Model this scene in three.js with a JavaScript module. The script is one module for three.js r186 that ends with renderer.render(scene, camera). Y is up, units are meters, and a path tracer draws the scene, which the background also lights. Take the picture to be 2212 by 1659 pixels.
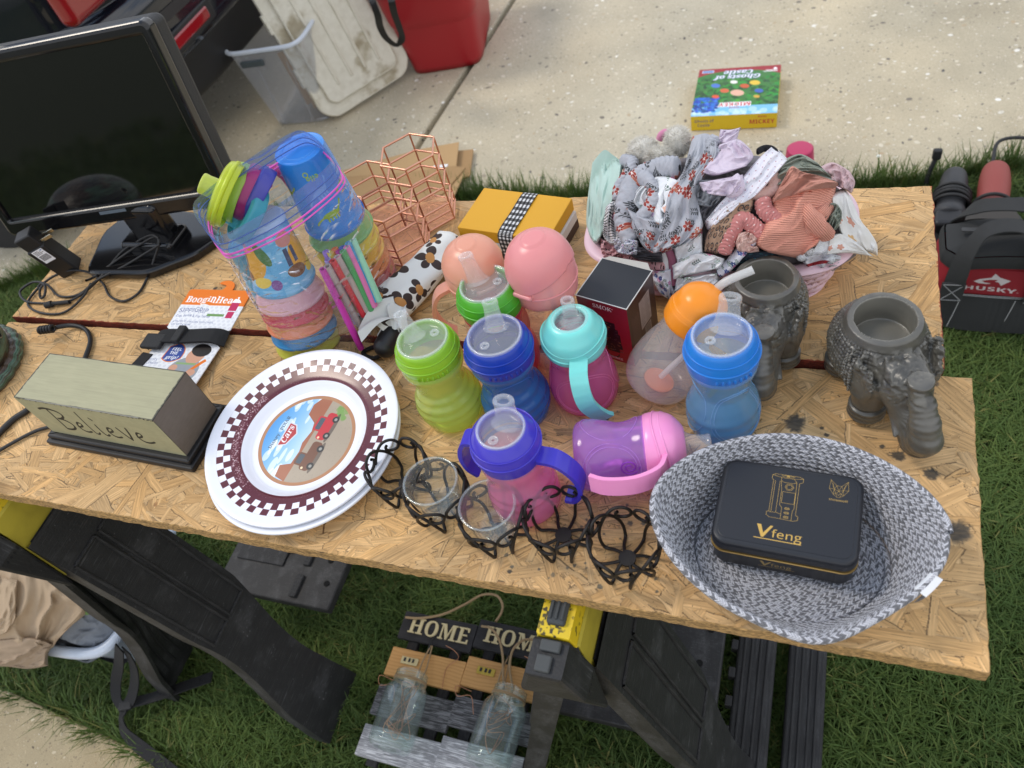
import * as THREE from 'three';
import { RoundedBoxGeometry } from 'three/addons/geometries/RoundedBoxGeometry.js';
import { mergeGeometries, mergeVertices, toCreasedNormals } from 'three/addons/utils/BufferGeometryUtils.js';
import { TextGeometry } from 'three/addons/geometries/TextGeometry.js';
import { FontLoader } from 'three/addons/loaders/FontLoader.js';

// ---------------------------------------------------------------- camera, sky, sun, exposure
const TH = 0.8, EYE = 1.5;                       // table top and eye height, metres
const RX = new THREE.Vector3(0.938, -0.216, -0.27), UY = new THREE.Vector3(-0.084, 0.614, -0.785);
const ZB = new THREE.Vector3().crossVectors(RX, UY).normalize();
UY.crossVectors(ZB, RX).normalize(); RX.normalize();
const scene = new THREE.Scene();
const camera = new THREE.PerspectiveCamera(52.0, 1024 / 768, 0.02, 400);
camera.position.set(0, EYE, 0);
camera.quaternion.setFromRotationMatrix(new THREE.Matrix4().makeBasis(RX, UY, ZB));
camera.focus = 0.93; camera.userData.fStop = 7.5;
scene.add(camera);

const renderer = new THREE.WebGLRenderer({ antialias: true });
renderer.toneMapping = THREE.LinearToneMapping;
renderer.toneMappingExposure = 1.12;
renderer.shadowMap.enabled = true;

// small seeded helpers
const rng = (s) => () => { s = (s + 0x6d2b79f5) | 0; let t = Math.imul(s ^ (s >>> 15), 1 | s); t = (t + Math.imul(t ^ (t >>> 7), 61 | t)) ^ t; return ((t ^ (t >>> 14)) >>> 0) / 4294967296; };
const hash3 = (x, y, z) => { let h = Math.imul(x, 374761393) ^ Math.imul(y, 668265263) ^ Math.imul(z, 1274126177); h = Math.imul(h ^ (h >>> 13), 1274126177); return ((h ^ (h >>> 16)) >>> 0) / 4294967296; };
const sm = (t) => t * t * (3 - 2 * t), lerp = (a, b, t) => a + (b - a) * t, clamp = (x, a = 0, b = 1) => Math.min(b, Math.max(a, x));
const step = (a, b, x) => sm(clamp((x - a) / (b - a)));
function vn(x, y, z = 0, s = 0) {                // value noise 0..1
  const i = Math.floor(x), j = Math.floor(y), k = Math.floor(z), u = sm(x - i), v = sm(y - j), w = sm(z - k), H = (a, b, c) => hash3(i + a + s * 57, j + b, k + c);
  const p = lerp(lerp(H(0, 0, 0), H(1, 0, 0), u), lerp(H(0, 1, 0), H(1, 1, 0), u), v);
  return w === 0 ? p : lerp(p, lerp(lerp(H(0, 0, 1), H(1, 0, 1), u), lerp(H(0, 1, 1), H(1, 1, 1), u), v), w);
}
const fbm = (x, y, z = 0, o = 4, s = 0) => { let a = 0.5, t = 0, n = 0; for (let i = 0; i < o; i++) { t += a * vn(x, y, z, s + i); n += a; a *= 0.5; x *= 2.03; y *= 2.03; z *= 2.03; } return t / n; };

// a cloudy sky, computed over the whole dome: broken bright cloud with some blue
{
  const w = 1024, h = 512, d = new Float32Array(w * h * 4), sun = new THREE.Vector3(-0.72, 0.8, -0.1).normalize();
  for (let j = 0; j < h; j++) for (let i = 0; i < w; i++) {
    const up = ((j + 0.5) / h - 0.5) * Math.PI, a = ((i + 0.5) / w - 0.5) * 2 * Math.PI, y = Math.sin(up), x = Math.cos(a) * Math.cos(up), z = Math.sin(a) * Math.cos(up);
    let c;
    if (y > 0) {
      const k = 1 / (y + 0.22), n = fbm(x * k * 1.5 + 7, z * k * 1.5 + 3, 0.5, 5, 3), m = fbm(x * k * 4 + 1, z * k * 4, 0.5, 4, 9);
      const cl = step(0.33, 0.6, n * 0.8 + m * 0.2 + 0.12 * (1 - y)), glow = Math.pow(Math.max(0, x * sun.x + y * sun.y + z * sun.z), 6);
      const b = 0.8 + 0.55 * m + 0.5 * glow;
      c = [lerp(0.3, 1.0 * b, cl), lerp(0.46, 1.02 * b, cl), lerp(0.74, 1.06 * b, cl)];
    } else c = [0.16, 0.17, 0.13];
    const o = (j * w + i) * 4; d[o] = c[0]; d[o + 1] = c[1]; d[o + 2] = c[2]; d[o + 3] = 1;
  }
  const t = new THREE.DataTexture(d, w, h, THREE.RGBAFormat, THREE.FloatType);
  t.mapping = THREE.EquirectangularReflectionMapping; t.magFilter = THREE.LinearFilter; t.needsUpdate = true;
  scene.background = t; scene.environment = t;
}
const sun = new THREE.DirectionalLight(0xfff3e2, 1.25);
sun.position.set(-3.6, 4.8, -0.9).multiplyScalar(2); sun.castShadow = true; sun.shadow.radius = 32;
sun.shadow.mapSize.set(2048, 2048);
Object.assign(sun.shadow.camera, { left: -5, right: 5, top: 5, bottom: -5, near: 1, far: 30 });
sun.target.position.set(-0.6, 0, -1);
scene.add(sun, sun.target);

// ---------------------------------------------------------------- building helpers
const V = (x, y, z) => new THREE.Vector3(x, y, z), V2 = (x, y) => new THREE.Vector2(x, y), PI = Math.PI, TAU = 2 * PI, R = (d) => (d * PI) / 180;
// the point at height h that was measured at (u, v) on a 2212-wide survey print of the place
function at(u, v, h = TH) {
  const r = V(0, 0, 0).addScaledVector(RX, (u - 1106) / 1701).addScaledVector(UY, -(v - 829.5) / 1701).addScaledVector(ZB, -1);
  return r.multiplyScalar((h - EYE) / r.y).add(V(0, EYE, 0));
}
const used = {};
function numbered(n) { used[n] = (used[n] ?? -1) + 1; return used[n] ? n + '_' + String(used[n]).padStart(3, '0') : n; }
function thing(name, label, category, pos = V(0, 0, 0), turn = 0, group) {
  const o = new THREE.Group(); o.name = numbered(name); o.position.copy(pos); o.rotation.y = turn;
  o.userData = { label, category }; if (group) o.userData.group = group;
  scene.add(o); return o;
}
function part(parent, name, g, m, label) {
  const o = new THREE.Mesh(g, m); o.name = parent === scene ? numbered(name) : name; o.castShadow = o.receiveShadow = true;
  if (label) o.userData.label = label;
  parent.add(o); return o;
}
function single(name, label, category, g, m, pos, turn = 0, group) {
  const o = part(scene, name, g, m); if (pos) o.position.copy(pos); o.rotation.y = turn;
  o.userData = { label, category }; if (group) o.userData.group = group; return o;
}
function setting(name, g, m, kind = 'structure') { const o = part(scene, name, g, m); o.userData.kind = kind; return o; }
const std = (c, roughness = 0.6, o = {}) => new THREE.MeshStandardMaterial({ color: typeof c === 'object' && Array.isArray(c) ? new THREE.Color().setRGB(...c) : new THREE.Color(c), roughness, side: THREE.DoubleSide, ...o });
const phy = (c, roughness = 0.4, o = {}) => new THREE.MeshPhysicalMaterial({ color: Array.isArray(c) ? new THREE.Color().setRGB(...c) : new THREE.Color(c), roughness, side: THREE.DoubleSide, ...o });
const clear = (c, transmission = 0.85, roughness = 0.12, o = {}) => phy(c, roughness, { transmission, thickness: 0, ior: 1.45, ...o });
const rbox = (x, y, z, r = 0.002, s = 2) => new RoundedBoxGeometry(x, y, z, s, Math.min(r, x / 2.01, y / 2.01, z / 2.01));
const mv = (g, x = 0, y = 0, z = 0) => g.translate(x, y, z);
const merge = (l) => mergeGeometries(l.map((g) => { const q = g.index ? g.toNonIndexed() : g; for (const k of Object.keys(q.attributes)) if (!['position', 'normal', 'uv'].includes(k)) q.deleteAttribute(k); q.groups.length = 0; return q; }));
const tube = (pts, r, n = 40, k = 8, closed = false) => new THREE.TubeGeometry(new THREE.CatmullRomCurve3(pts, closed, 'centripetal'), n, r, k, closed);
const lathe = (pts, n = 48) => new THREE.LatheGeometry(pts.map((p) => V2(p[0], p[1])), n);
function smoothProfile(pts, n = 40) { return new THREE.SplineCurve(pts.map((p) => V2(p[0], p[1]))).getPoints(n).map((p) => [Math.max(p.x, 1e-5), p.y]); }
// a grid surface from a function (u, v) -> Vector3
function surf(f, nu, nv, wrapU = false) {
  const p = [], uv = [], ix = [];
  for (let j = 0; j <= nv; j++) for (let i = 0; i <= nu; i++) { const q = f(i / nu, j / nv); p.push(q.x, q.y, q.z); uv.push(i / nu, j / nv); }
  for (let j = 0; j < nv; j++) for (let i = 0; i < nu; i++) { const a = j * (nu + 1) + i, b = a + 1, c = a + nu + 1, d = c + 1; ix.push(a, b, d, a, d, c); }
  const g = new THREE.BufferGeometry(); g.setAttribute('position', new THREE.Float32BufferAttribute(p, 3)); g.setAttribute('uv', new THREE.Float32BufferAttribute(uv, 2)); g.setIndex(ix); g.computeVertexNormals();
  if (wrapU) { const n = g.attributes.normal; for (let j = 0; j <= nv; j++) { const a = j * (nu + 1), b = a + nu, m = V(n.getX(a) + n.getX(b), n.getY(a) + n.getY(b), n.getZ(a) + n.getZ(b)).normalize(); n.setXYZ(a, m.x, m.y, m.z); n.setXYZ(b, m.x, m.y, m.z); } }
  return g;
}
// a flat ribbon swept along points, its width along a given side vector, with real thickness
function ribbon(pts, side, w, th = 0.0015, n = 40) {
  const c = new THREE.CatmullRomCurve3(pts, false, 'centripetal'), sides = Array.isArray(side) ? side : [side];
  const fr = (t) => { const p = c.getPoint(t), tg = c.getTangent(t), k = t * (sides.length - 1), i = Math.min(Math.floor(k), sides.length - 2), s = sides.length > 1 ? sides[i].clone().lerp(sides[i + 1], k - i) : sides[0].clone(); s.addScaledVector(tg, -s.dot(tg)).normalize(); return [p, s, V(0, 0, 0).crossVectors(tg, s).normalize()]; };
  const C = [[-1, -1], [1, -1], [1, 1], [-1, 1], [-1, -1]];
  return toCreasedNormals(surf((u, v) => { const [p, s, nn] = fr(v), k = u * 4, i = Math.min(3, Math.floor(k)), a = C[i], b = C[i + 1], f = k - i; return p.clone().addScaledVector(s, lerp(a[0], b[0], f) * w / 2).addScaledVector(nn, lerp(a[1], b[1], f) * th / 2); }, 4, n), 0.7);
}
// extruded outline lying in the XZ plane (shape y -> -z), from y = 0 up to h
function slab(shape, h, bevel = 0.001, seg = 2) {
  const g = new THREE.ExtrudeGeometry(shape, { depth: h - 2 * bevel, bevelEnabled: bevel > 0, bevelSize: bevel, bevelThickness: bevel, bevelSegments: seg, curveSegments: 24, bevelOffset: -bevel });
  return g.rotateX(-PI / 2).translate(0, bevel, 0);
}
function rrect(w, h, r) { const s = new THREE.Shape(), x = w / 2, y = h / 2; s.moveTo(-x + r, -y); s.lineTo(x - r, -y); s.absarc(x - r, -y + r, r, -PI / 2, 0); s.lineTo(x, y - r); s.absarc(x - r, y - r, r, 0, PI / 2); s.lineTo(-x + r, y); s.absarc(-x + r, y - r, r, PI / 2, PI); s.lineTo(-x, -y + r); s.absarc(-x + r, -y + r, r, PI, 1.5 * PI); return s; }
// closed smooth surface of a signed distance field inside a box (surface nets)
function sdfMesh(f, lo, hi, cell) {
  const n = [0, 1, 2].map((i) => Math.ceil((hi[i] - lo[i]) / cell) + 1), F = new Float32Array(n[0] * n[1] * n[2]), id = (i, j, k) => (k * n[1] + j) * n[0] + i;
  for (let k = 0; k < n[2]; k++) for (let j = 0; j < n[1]; j++) for (let i = 0; i < n[0]; i++) F[id(i, j, k)] = f(lo[0] + i * cell, lo[1] + j * cell, lo[2] + k * cell);
  const P = [], ix = [], vi = new Int32Array(F.length).fill(-1), E = [[0, 1], [0, 2], [0, 4], [1, 3], [1, 5], [2, 3], [2, 6], [3, 7], [4, 5], [4, 6], [5, 7], [6, 7]];
  for (let k = 0; k < n[2] - 1; k++) for (let j = 0; j < n[1] - 1; j++) for (let i = 0; i < n[0] - 1; i++) {
    const c = []; let s = 0; for (let q = 0; q < 8; q++) { const v = F[id(i + (q & 1), j + ((q >> 1) & 1), k + (q >> 2))]; c.push(v); s += v < 0; }
    if (s === 0 || s === 8) continue;
    let x = 0, y = 0, z = 0, m = 0;
    for (const [a, b] of E) if ((c[a] < 0) !== (c[b] < 0)) { const t = c[a] / (c[a] - c[b]); x += lerp(a & 1, b & 1, t); y += lerp((a >> 1) & 1, (b >> 1) & 1, t); z += lerp(a >> 2, b >> 2, t); m++; }
    vi[id(i, j, k)] = P.length / 3; P.push(lo[0] + (i + x / m) * cell, lo[1] + (j + y / m) * cell, lo[2] + (k + z / m) * cell);
  }
  for (let k = 1; k < n[2] - 1; k++) for (let j = 1; j < n[1] - 1; j++) for (let i = 1; i < n[0] - 1; i++) {
    const a = F[id(i, j, k)] < 0;
    const quad = (p, q, r, s, fl) => { const A = vi[p], B = vi[q], C = vi[r], D = vi[s]; if (A < 0 || B < 0 || C < 0 || D < 0) return; fl ? ix.push(A, B, C, A, C, D) : ix.push(A, C, B, A, D, C); };
    if (a !== F[id(i + 1, j, k)] < 0) quad(id(i, j - 1, k - 1), id(i, j, k - 1), id(i, j, k), id(i, j - 1, k), a);
    if (a !== F[id(i, j + 1, k)] < 0) quad(id(i - 1, j, k - 1), id(i - 1, j, k), id(i, j, k), id(i, j, k - 1), a);
    if (a !== F[id(i, j, k + 1)] < 0) quad(id(i - 1, j - 1, k), id(i, j - 1, k), id(i, j, k), id(i - 1, j, k), a);
  }
  const g = new THREE.BufferGeometry(); g.setAttribute('position', new THREE.Float32BufferAttribute(P, 3)); g.setIndex(ix); g.computeVertexNormals();
  const uv = []; for (let i = 0; i < P.length; i += 3) uv.push(Math.atan2(P[i], P[i + 2]) / TAU, P[i + 1] * 10); g.setAttribute('uv', new THREE.Float32BufferAttribute(uv, 2));
  return g;
}
const smin = (a, b, k) => { const h = clamp(0.5 + (0.5 * (b - a)) / k); return lerp(b, a, h) - k * h * (1 - h); };
const cap = (x, y, z, a, b, r1, r2) => { const bx = b[0] - a[0], by = b[1] - a[1], bz = b[2] - a[2], t = clamp(((x - a[0]) * bx + (y - a[1]) * by + (z - a[2]) * bz) / (bx * bx + by * by + bz * bz)); return Math.hypot(x - a[0] - t * bx, y - a[1] - t * by, z - a[2] - t * bz) - lerp(r1, r2, t); };
const ell = (x, y, z, c, r) => { const k = Math.hypot((x - c[0]) / r[0], (y - c[1]) / r[1], (z - c[2]) / r[2]); return (k - 1) * Math.min(...r); };
// textures
function canvasTex(w, h, draw, rep, srgb = true) {
  const c = document.createElement('canvas'); c.width = w; c.height = h; const x = c.getContext('2d'); draw(x, w, h);
  const t = new THREE.CanvasTexture(c); if (srgb) t.colorSpace = THREE.SRGBColorSpace; t.anisotropy = 8;
  if (rep) { t.wrapS = t.wrapT = THREE.RepeatWrapping; t.repeat.set(rep[0], rep[1]); } return t;
}
// per-pixel textures: f(u, v) -> [r, g, b] sRGB 0..1 or one grey value
function pixTex(w, h, f, rep, srgb = true) {
  const d = new Uint8Array(w * h * 4); for (let j = 0; j < h; j++) for (let i = 0; i < w; i++) { const c = f((i + 0.5) / w, (j + 0.5) / h), o = (j * w + i) * 4; if (typeof c === 'number') d[o] = d[o + 1] = d[o + 2] = clamp(c) * 255; else { d[o] = clamp(c[0]) * 255; d[o + 1] = clamp(c[1]) * 255; d[o + 2] = clamp(c[2]) * 255; } d[o + 3] = 255; }
  const t = new THREE.DataTexture(d, w, h); t.magFilter = THREE.LinearFilter; t.minFilter = THREE.LinearMipmapLinearFilter; t.generateMipmaps = true; if (srgb) t.colorSpace = THREE.SRGBColorSpace; t.wrapS = t.wrapT = THREE.RepeatWrapping; if (rep) t.repeat.set(rep[0], rep[1]); t.needsUpdate = true; return t;
}
// tileable fbm for pixTex
const tn = (u, v, f, s = 0) => { const i = Math.floor(u * f), j = Math.floor(v * f), a = sm(u * f - i), b = sm(v * f - j), H = (p, q) => hash3((i + p) % f, (j + q) % f, s); return lerp(lerp(H(0, 0), H(1, 0), a), lerp(H(0, 1), H(1, 1), a), b); };
const tfbm = (u, v, f, o = 4, s = 0) => { let a = 0.5, t = 0, n = 0; for (let k = 0; k < o; k++) { t += a * tn(u, v, f, s + k); n += a; a *= 0.55; f *= 2; } return t / n; };
// ---------------------------------------------------------------- ground, driveway, sidewalk, grass
function aggregate(seed, base, n) {
  const r = rng(seed), pal = [[236, 230, 214], [214, 204, 182], [150, 140, 122], [112, 106, 98], [92, 88, 84], [222, 210, 190], [180, 160, 130], [240, 238, 230]];
  const list = []; for (let i = 0; i < n; i++) { const big = r() < 0.07; list.push([r(), r(), (big ? 3 + r() * 6.5 : 1.1 + r() * 2.4), r() * PI, 0.4 + r() * 0.5, pal[Math.floor(r() * pal.length)], big ? 0.5 + r() * 0.5 : 0.3 + r() * 0.6]); }
  const paint = (mono) => (x, w, h) => {
    if (mono) { x.fillStyle = '#707070'; x.fillRect(0, 0, w, h); }
    else { const im = x.getImageData(0, 0, w, h), d = im.data; for (let j = 0; j < h; j++) for (let i = 0; i < w; i++) { const u = i / w, v = j / h, f = 0.76 + 0.2 * tfbm(u, v, 8, 4, seed) + 0.16 * tfbm(u, v, 3, 4, seed + 9) + 0.2 * (hash3(i, j, seed) - 0.5), o = (j * w + i) * 4, k = tfbm(u, v, 4, 3, seed + 5); d[o] = base[0] * f; d[o + 1] = base[1] * f * (0.97 + 0.04 * k); d[o + 2] = base[2] * f * (0.92 + 0.1 * k); d[o + 3] = 255; } x.putImageData(im, 0, 0); }
    for (const [u, v, s, a, e, c, al] of list) for (const du of [-1, 0, 1]) for (const dv of [-1, 0, 1]) {
      const px = (u + du) * w, py = (v + dv) * h; if (px < -12 || py < -12 || px > w + 12 || py > h + 12) continue;
      const g = mono ? 90 + c[0] * 0.5 : 0; x.globalAlpha = mono ? 0.9 : al; x.fillStyle = mono ? `rgb(${g},${g},${g})` : `rgb(${c})`;
      x.beginPath(); x.ellipse(px, py, s, s * e, a, 0, TAU); x.fill();
    }
    x.globalAlpha = 1;
  };
  return [canvasTex(2048, 2048, paint(false), [0.5, 0.5]), canvasTex(2048, 2048, paint(true), [0.5, 0.5], false)];
}
const [conC, conB] = aggregate(11, [199, 189, 166], 17000);
const M = {};
M.driveway = std(0xffffff, 0.92, { map: conC, bumpMap: conB, bumpScale: 0.002 });
const walkC = conC.clone(), walkB = conB.clone(); walkC.repeat.set(0.9, 0.9); walkB.repeat.set(0.9, 0.9);
M.walk = std(0xe4dccd, 0.92, { map: walkC, bumpMap: walkB, bumpScale: 0.002 });
M.soil = std([0.05, 0.062, 0.022], 1, { map: pixTex(512, 512, (u, v) => { const n = 0.55 + 0.6 * tfbm(u, v, 16, 4, 2); return [n, n, n]; }, [1, 1], false) });
const planeUV = (g) => { const p = g.attributes.position, u = g.attributes.uv; for (let i = 0; i < p.count; i++) u.setXY(i, p.getX(i), p.getZ(i)); return g; };
setting('ground', planeUV(new THREE.PlaneGeometry(240, 240, 1, 1).rotateX(-PI / 2).translate(0, -0.035, 0)), M.soil);

// the driveway's edge against the lawn, a gentle flare
const edge = new THREE.SplineCurve([[-6.2, 1.6], [-4.4, 0.1], [-3.4, -0.72], [-2.65, -1.34], [-2.0, -1.64], [-1.5, -1.77], [-0.99, -1.83], [0.1, -1.89], [0.52, -1.99], [1.4, -2.2], [3, -2.6], [9, -4]].map((p) => V2(...p)));
const edgePts = edge.getPoints(80);
const edgeZ = (x) => { for (let i = 1; i < edgePts.length; i++) if (edgePts[i].x >= x) { const a = edgePts[i - 1], b = edgePts[i]; return lerp(a.y, b.y, (x - a.x) / (b.x - a.x)); } return -4; };
// two slabs either side of a joint filled with dark sealant
const jx = (z) => -1.298 + (z + 2.068) * -0.0718;
function slabFrom(pts) { const s = new THREE.Shape(pts.map((p) => V2(p[0], -p[1]))); return slab(s, 0.1, 0.006, 2).translate(0, -0.1, 0); }
{
  const L = edgePts.filter((p) => p.x < jx(-1.8) - 0.014).map((p) => [p.x, p.y]), Rr = edgePts.filter((p) => p.x > jx(-1.8) + 0.014).map((p) => [p.x, p.y]);
  const zi = edgeZ(-1.3);
  L.push([jx(zi) - 0.012, zi], [jx(-12) - 0.012, -12], [-9, -12], [-9, 3]);
  Rr.push([9, -12], [jx(-12) + 0.012, -12], [jx(zi) + 0.012, zi]);
  setting('driveway', slabFrom(L), M.driveway); setting('driveway', slabFrom(Rr), M.driveway);
  setting('driveway_joint', merge([mv(new THREE.BoxGeometry(0.036, 0.05, 12.4), 0, 0, 0).applyMatrix4(new THREE.Matrix4().makeRotationY(0.0717).setPosition(jx(-7), -0.03, -7.0 - 1.15))]), std([0.018, 0.018, 0.017], 0.9));
}
const walkZ = (x) => -0.093 + (x + 1.08) * 0.092;
setting('sidewalk', slabFrom([[-7, walkZ(-7)], [1.2, walkZ(1.2)], [9, walkZ(9)], [9, walkZ(9) + 2.6], [-7, walkZ(-7) + 2.6]]), M.walk);

// lawn: tufts of curved blades
function tuft(seed, n, hh, lean) {
  const r = rng(seed), l = [];
  for (let i = 0; i < n; i++) {
    const a = r() * TAU, h = hh * (0.55 + 0.75 * r()), b = h * lean * (0.3 + r()), x0 = (r() - 0.5) * 0.03, z0 = (r() - 0.5) * 0.03, w = 0.0011 + 0.0012 * r(), ca = Math.cos(a), sa = Math.sin(a), p = [], uv = [], ix = [];
    for (let k = 0; k <= 3; k++) { const t = k / 3, d = b * t * t, y = h * t * (1 - 0.18 * lean * t), ww = w * (1 - t * t * 0.92); p.push(x0 + ca * d - sa * ww, y, z0 + sa * d + ca * ww, x0 + ca * d + sa * ww, y, z0 + sa * d - ca * ww); uv.push(0, t, 1, t); }
    for (let k = 0; k < 3; k++) { const q = k * 2; ix.push(q, q + 1, q + 3, q, q + 3, q + 2); }
    const g = new THREE.BufferGeometry(); g.setAttribute('position', new THREE.Float32BufferAttribute(p, 3)); g.setAttribute('uv', new THREE.Float32BufferAttribute(uv, 2)); g.setIndex(ix); g.computeVertexNormals(); l.push(g);
  }
  return merge(l);
}
M.blade = phy(0xffffff, 0.62, { transmission: 0.25, thickness: 0, specularIntensity: 0.5 });
function lawn(name, label, seed, count, inside, geo, sc) {
  const r = rng(seed), im = new THREE.InstancedMesh(geo, M.blade, count), m = new THREE.Matrix4(), q = new THREE.Quaternion(), c = new THREE.Color(), Y = V(0, 1, 0); let n = 0, guard = 0;
  while (n < count && guard++ < count * 30) {
    const p = inside(r); if (!p) continue;
    const s = sc * (0.7 + 0.6 * r()); q.setFromAxisAngle(Y, r() * TAU); m.compose(V(p[0], -0.034, p[1]), q, V(s, s * (0.75 + 0.5 * fbm(p[0] * 3, p[1] * 3)), s)); im.setMatrixAt(n, m);
    const k = fbm(p[0] * 5 + 3, p[1] * 5, 0, 3), y = r(); { const dry = r() < 0.035 ? 1 : 0; c.setRGB(0.058 + 0.052 * k + 0.06 * y * y + 0.16 * dry, 0.112 + 0.068 * k + 0.055 * y * y + 0.09 * dry, 0.024 + 0.014 * k + 0.014 * y * y + 0.04 * dry); }; im.setColorAt(n, c); n++;
  }
  im.count = n; im.name = numbered(name); im.userData = { kind: 'stuff', label, category: 'grass' }; im.castShadow = im.receiveShadow = true; scene.add(im);
}
lawn('grass', 'dense green lawn under and around the plank table', 5, 74000, (r) => { const x = -3.6 + 5.6 * r(), z = -2.3 + 2.45 * r(); return z > edgeZ(x) - 0.004 && z < walkZ(x) + 0.004 ? [x, z] : null; }, tuft(3, 9, 0.043, 0.8), 1.0);
lawn('grass', 'taller ragged grass along the driveway edge', 6, 3200, (r) => { const x = -3.4 + 5 * r(); return [x, edgeZ(x) + 0.045 * r() * r() + 0.004]; }, tuft(8, 7, 0.075, 0.5), 1.0);
lawn('grass', 'grass growing over the sidewalk edge in front', 7, 1800, (r) => { const x = -3.4 + 5 * r(); return [x, walkZ(x) - 0.03 * r()]; }, tuft(9, 7, 0.055, 0.9), 1.0);
lawn('grass', 'broad lawn on the far side of the sidewalk', 8, 15000, (r) => { const x = -5 + 9 * r(), z = 2.5 + 5 * r() * r(); return [x, z + (x + 1) * 0.092]; }, tuft(4, 10, 0.05, 0.75), 1.8);
// ---------------------------------------------------------------- car, tubs, tote, cardboard, game box, flower pot
{
  const t = thing('parked_car', 'black glossy car with its rear bumper beside the storage tubs', 'car', V(-1.93, 0, -2.45));
  // closed body: rounded plan outline swept up a profile of [height, inset]
  const prof = [[0.24, 0.16], [0.27, 0.075], [0.3, 0.05], [0.36, 0.035], [0.43, 0.012], [0.455, 0.0], [0.5, -0.004], [0.6, 0.0], [0.655, 0.012], [0.672, 0.035], [0.69, 0.04], [0.82, 0.05], [0.95, 0.075], [0.985, 0.1]];
  const outline = (a, ins) => { const w = 0.98 - ins, l = 2.25 - ins, n = 0.32, c = Math.cos(a), s = Math.sin(a); return [-2.25 + Math.sign(c) * l * Math.pow(Math.abs(c), n), Math.sign(s) * w * Math.pow(Math.abs(s), n * 1.35)]; };
  const sp = new THREE.SplineCurve(prof.map((p) => V2(p[1], p[0])));
  const band = (v0, v1, nv, off = 0, u0 = 0, u1 = 1, nu = 220) => surf((u, v) => { const q = sp.getPoint(lerp(v0, v1, v)), a = lerp(u0, u1, u) * TAU, [x, z] = outline(a, q.x - off); return V(x, q.y, z); }, nu, nv);
  const paint = phy([0.008, 0.01, 0.016], 0.16, { clearcoat: 1, clearcoatRoughness: 0.03, specularIntensity: 0.7 }), matte = std([0.012, 0.012, 0.013], 0.55);
  part(t, 'body', band(4.2 / 13, 1, 40), paint); part(t, 'bumper', band(0, 4.2 / 13, 16), matte);
  part(t, 'glass', merge([surf((u, v) => { const a = u * TAU, ins = 0.1 + 0.55 * v, [x, z] = outline(a, ins * 0.7); return V(x - 0.35 * v * (x > -2 ? 1 : -2.5), lerp(0.985, 1.5, v), z * (1 - 0.12 * v)); }, 120, 8), mv(new THREE.BoxGeometry(2.1, 0.06, 1.1), -2.1, 1.5, 0)]), phy([0.01, 0.012, 0.014], 0.05, { clearcoat: 1 }));
  part(t, 'trim', band(0.505, 0.53, 2, 0.003), std([0.02, 0.02, 0.022], 0.4));
  const red = phy([0.28, 0.006, 0.012], 0.12, { clearcoat: 1 });
  const strip = (z0, z1, y0, y1, off) => surf((u, v) => V(off, lerp(y0, y1, v) + 0.012 * (u - 0.5), lerp(z0, z1, u)), 20, 4);
  for (const s of [1, -1]) { part(t, 'reflector', merge([mv(rbox(0.02, 0.042, 0.27, 0.01), 0.0, 0.497, s * 0.43)]), red);
    part(t, 'reflector_surround', mv(rbox(0.012, 0.068, 0.33, 0.006), 0.0, 0.497, s * 0.43), matte);
    part(t, 'taillight', mv(rbox(0.06, 0.17, 0.28, 0.028, 4), -0.05, 0.785, s * 0.64), red);
    for (const wx of [-0.85, -3.5]) { const w = part(t, 'wheel', new THREE.CylinderGeometry(0.34, 0.34, 0.23, 40).rotateX(PI / 2).translate(wx, 0.34, s * 0.82), std([0.015, 0.015, 0.015], 0.85)); part(w, 'rim', new THREE.CylinderGeometry(0.21, 0.19, 0.24, 24).rotateX(PI / 2).translate(wx, 0.34, s * 0.826), std([0.3, 0.3, 0.31], 0.35, { metalness: 0.8 })); } }
}
// a lidless plastic tub: walls with thickness and a rolled rim; plan is a rounded rectangle that widens upward
function tubWall(w0, d0, w1, d1, h, rad, ribs = 0) {
  const pt = (a, w, d) => { const n = 0.3, c = Math.cos(a), s = Math.sin(a); return [Math.sign(c) * w / 2 * Math.pow(Math.abs(c), n), Math.sign(s) * d / 2 * Math.pow(Math.abs(s), n)]; };
  return { wall: (th) => surf((u, v) => { const prof = [[0.0, 0, 0], [1, 0, 0], [1, h, 1], [0, 0, 0]]; let y, k, ins = 0; if (v < 0.12) { y = 0; k = 0; ins = 1 - v / 0.12; } else if (v < 0.55) { k = (v - 0.12) / 0.43; y = h * k; } else if (v < 0.9) { k = 1 - (v - 0.55) / 0.35; y = Math.max(th, h * k); ins = -1; } else { y = th; k = 0; ins = (v - 0.9) / 0.1; }
      const inner = v >= 0.55; let w = lerp(w0, w1, k) - (inner ? 2 * th : 0), d = lerp(d0, d1, k) - (inner ? 2 * th : 0); const f = (v < 0.12 || v > 0.9) ? 1 - ins : 1; const [x, z] = pt(u * TAU, Math.max(w * f, 1e-4), Math.max(d * f, 1e-4)); const rb = ribs && v > 0.12 && v < 0.55 ? 0.003 * Math.max(0, Math.sin(k * PI * ribs)) : 0; return V(x * (1 + rb), y, z * (1 + rb)); }, 96, 40, true),
    rim: (r, drop = 0) => { const c = []; for (let i = 0; i < 96; i++) { const [x, z] = pt((i / 96) * TAU, w1 + r, d1 + r); c.push(V(x, h - drop, z)); } return tube(c, r, 192, 8, true); }, pt };
}
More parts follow.
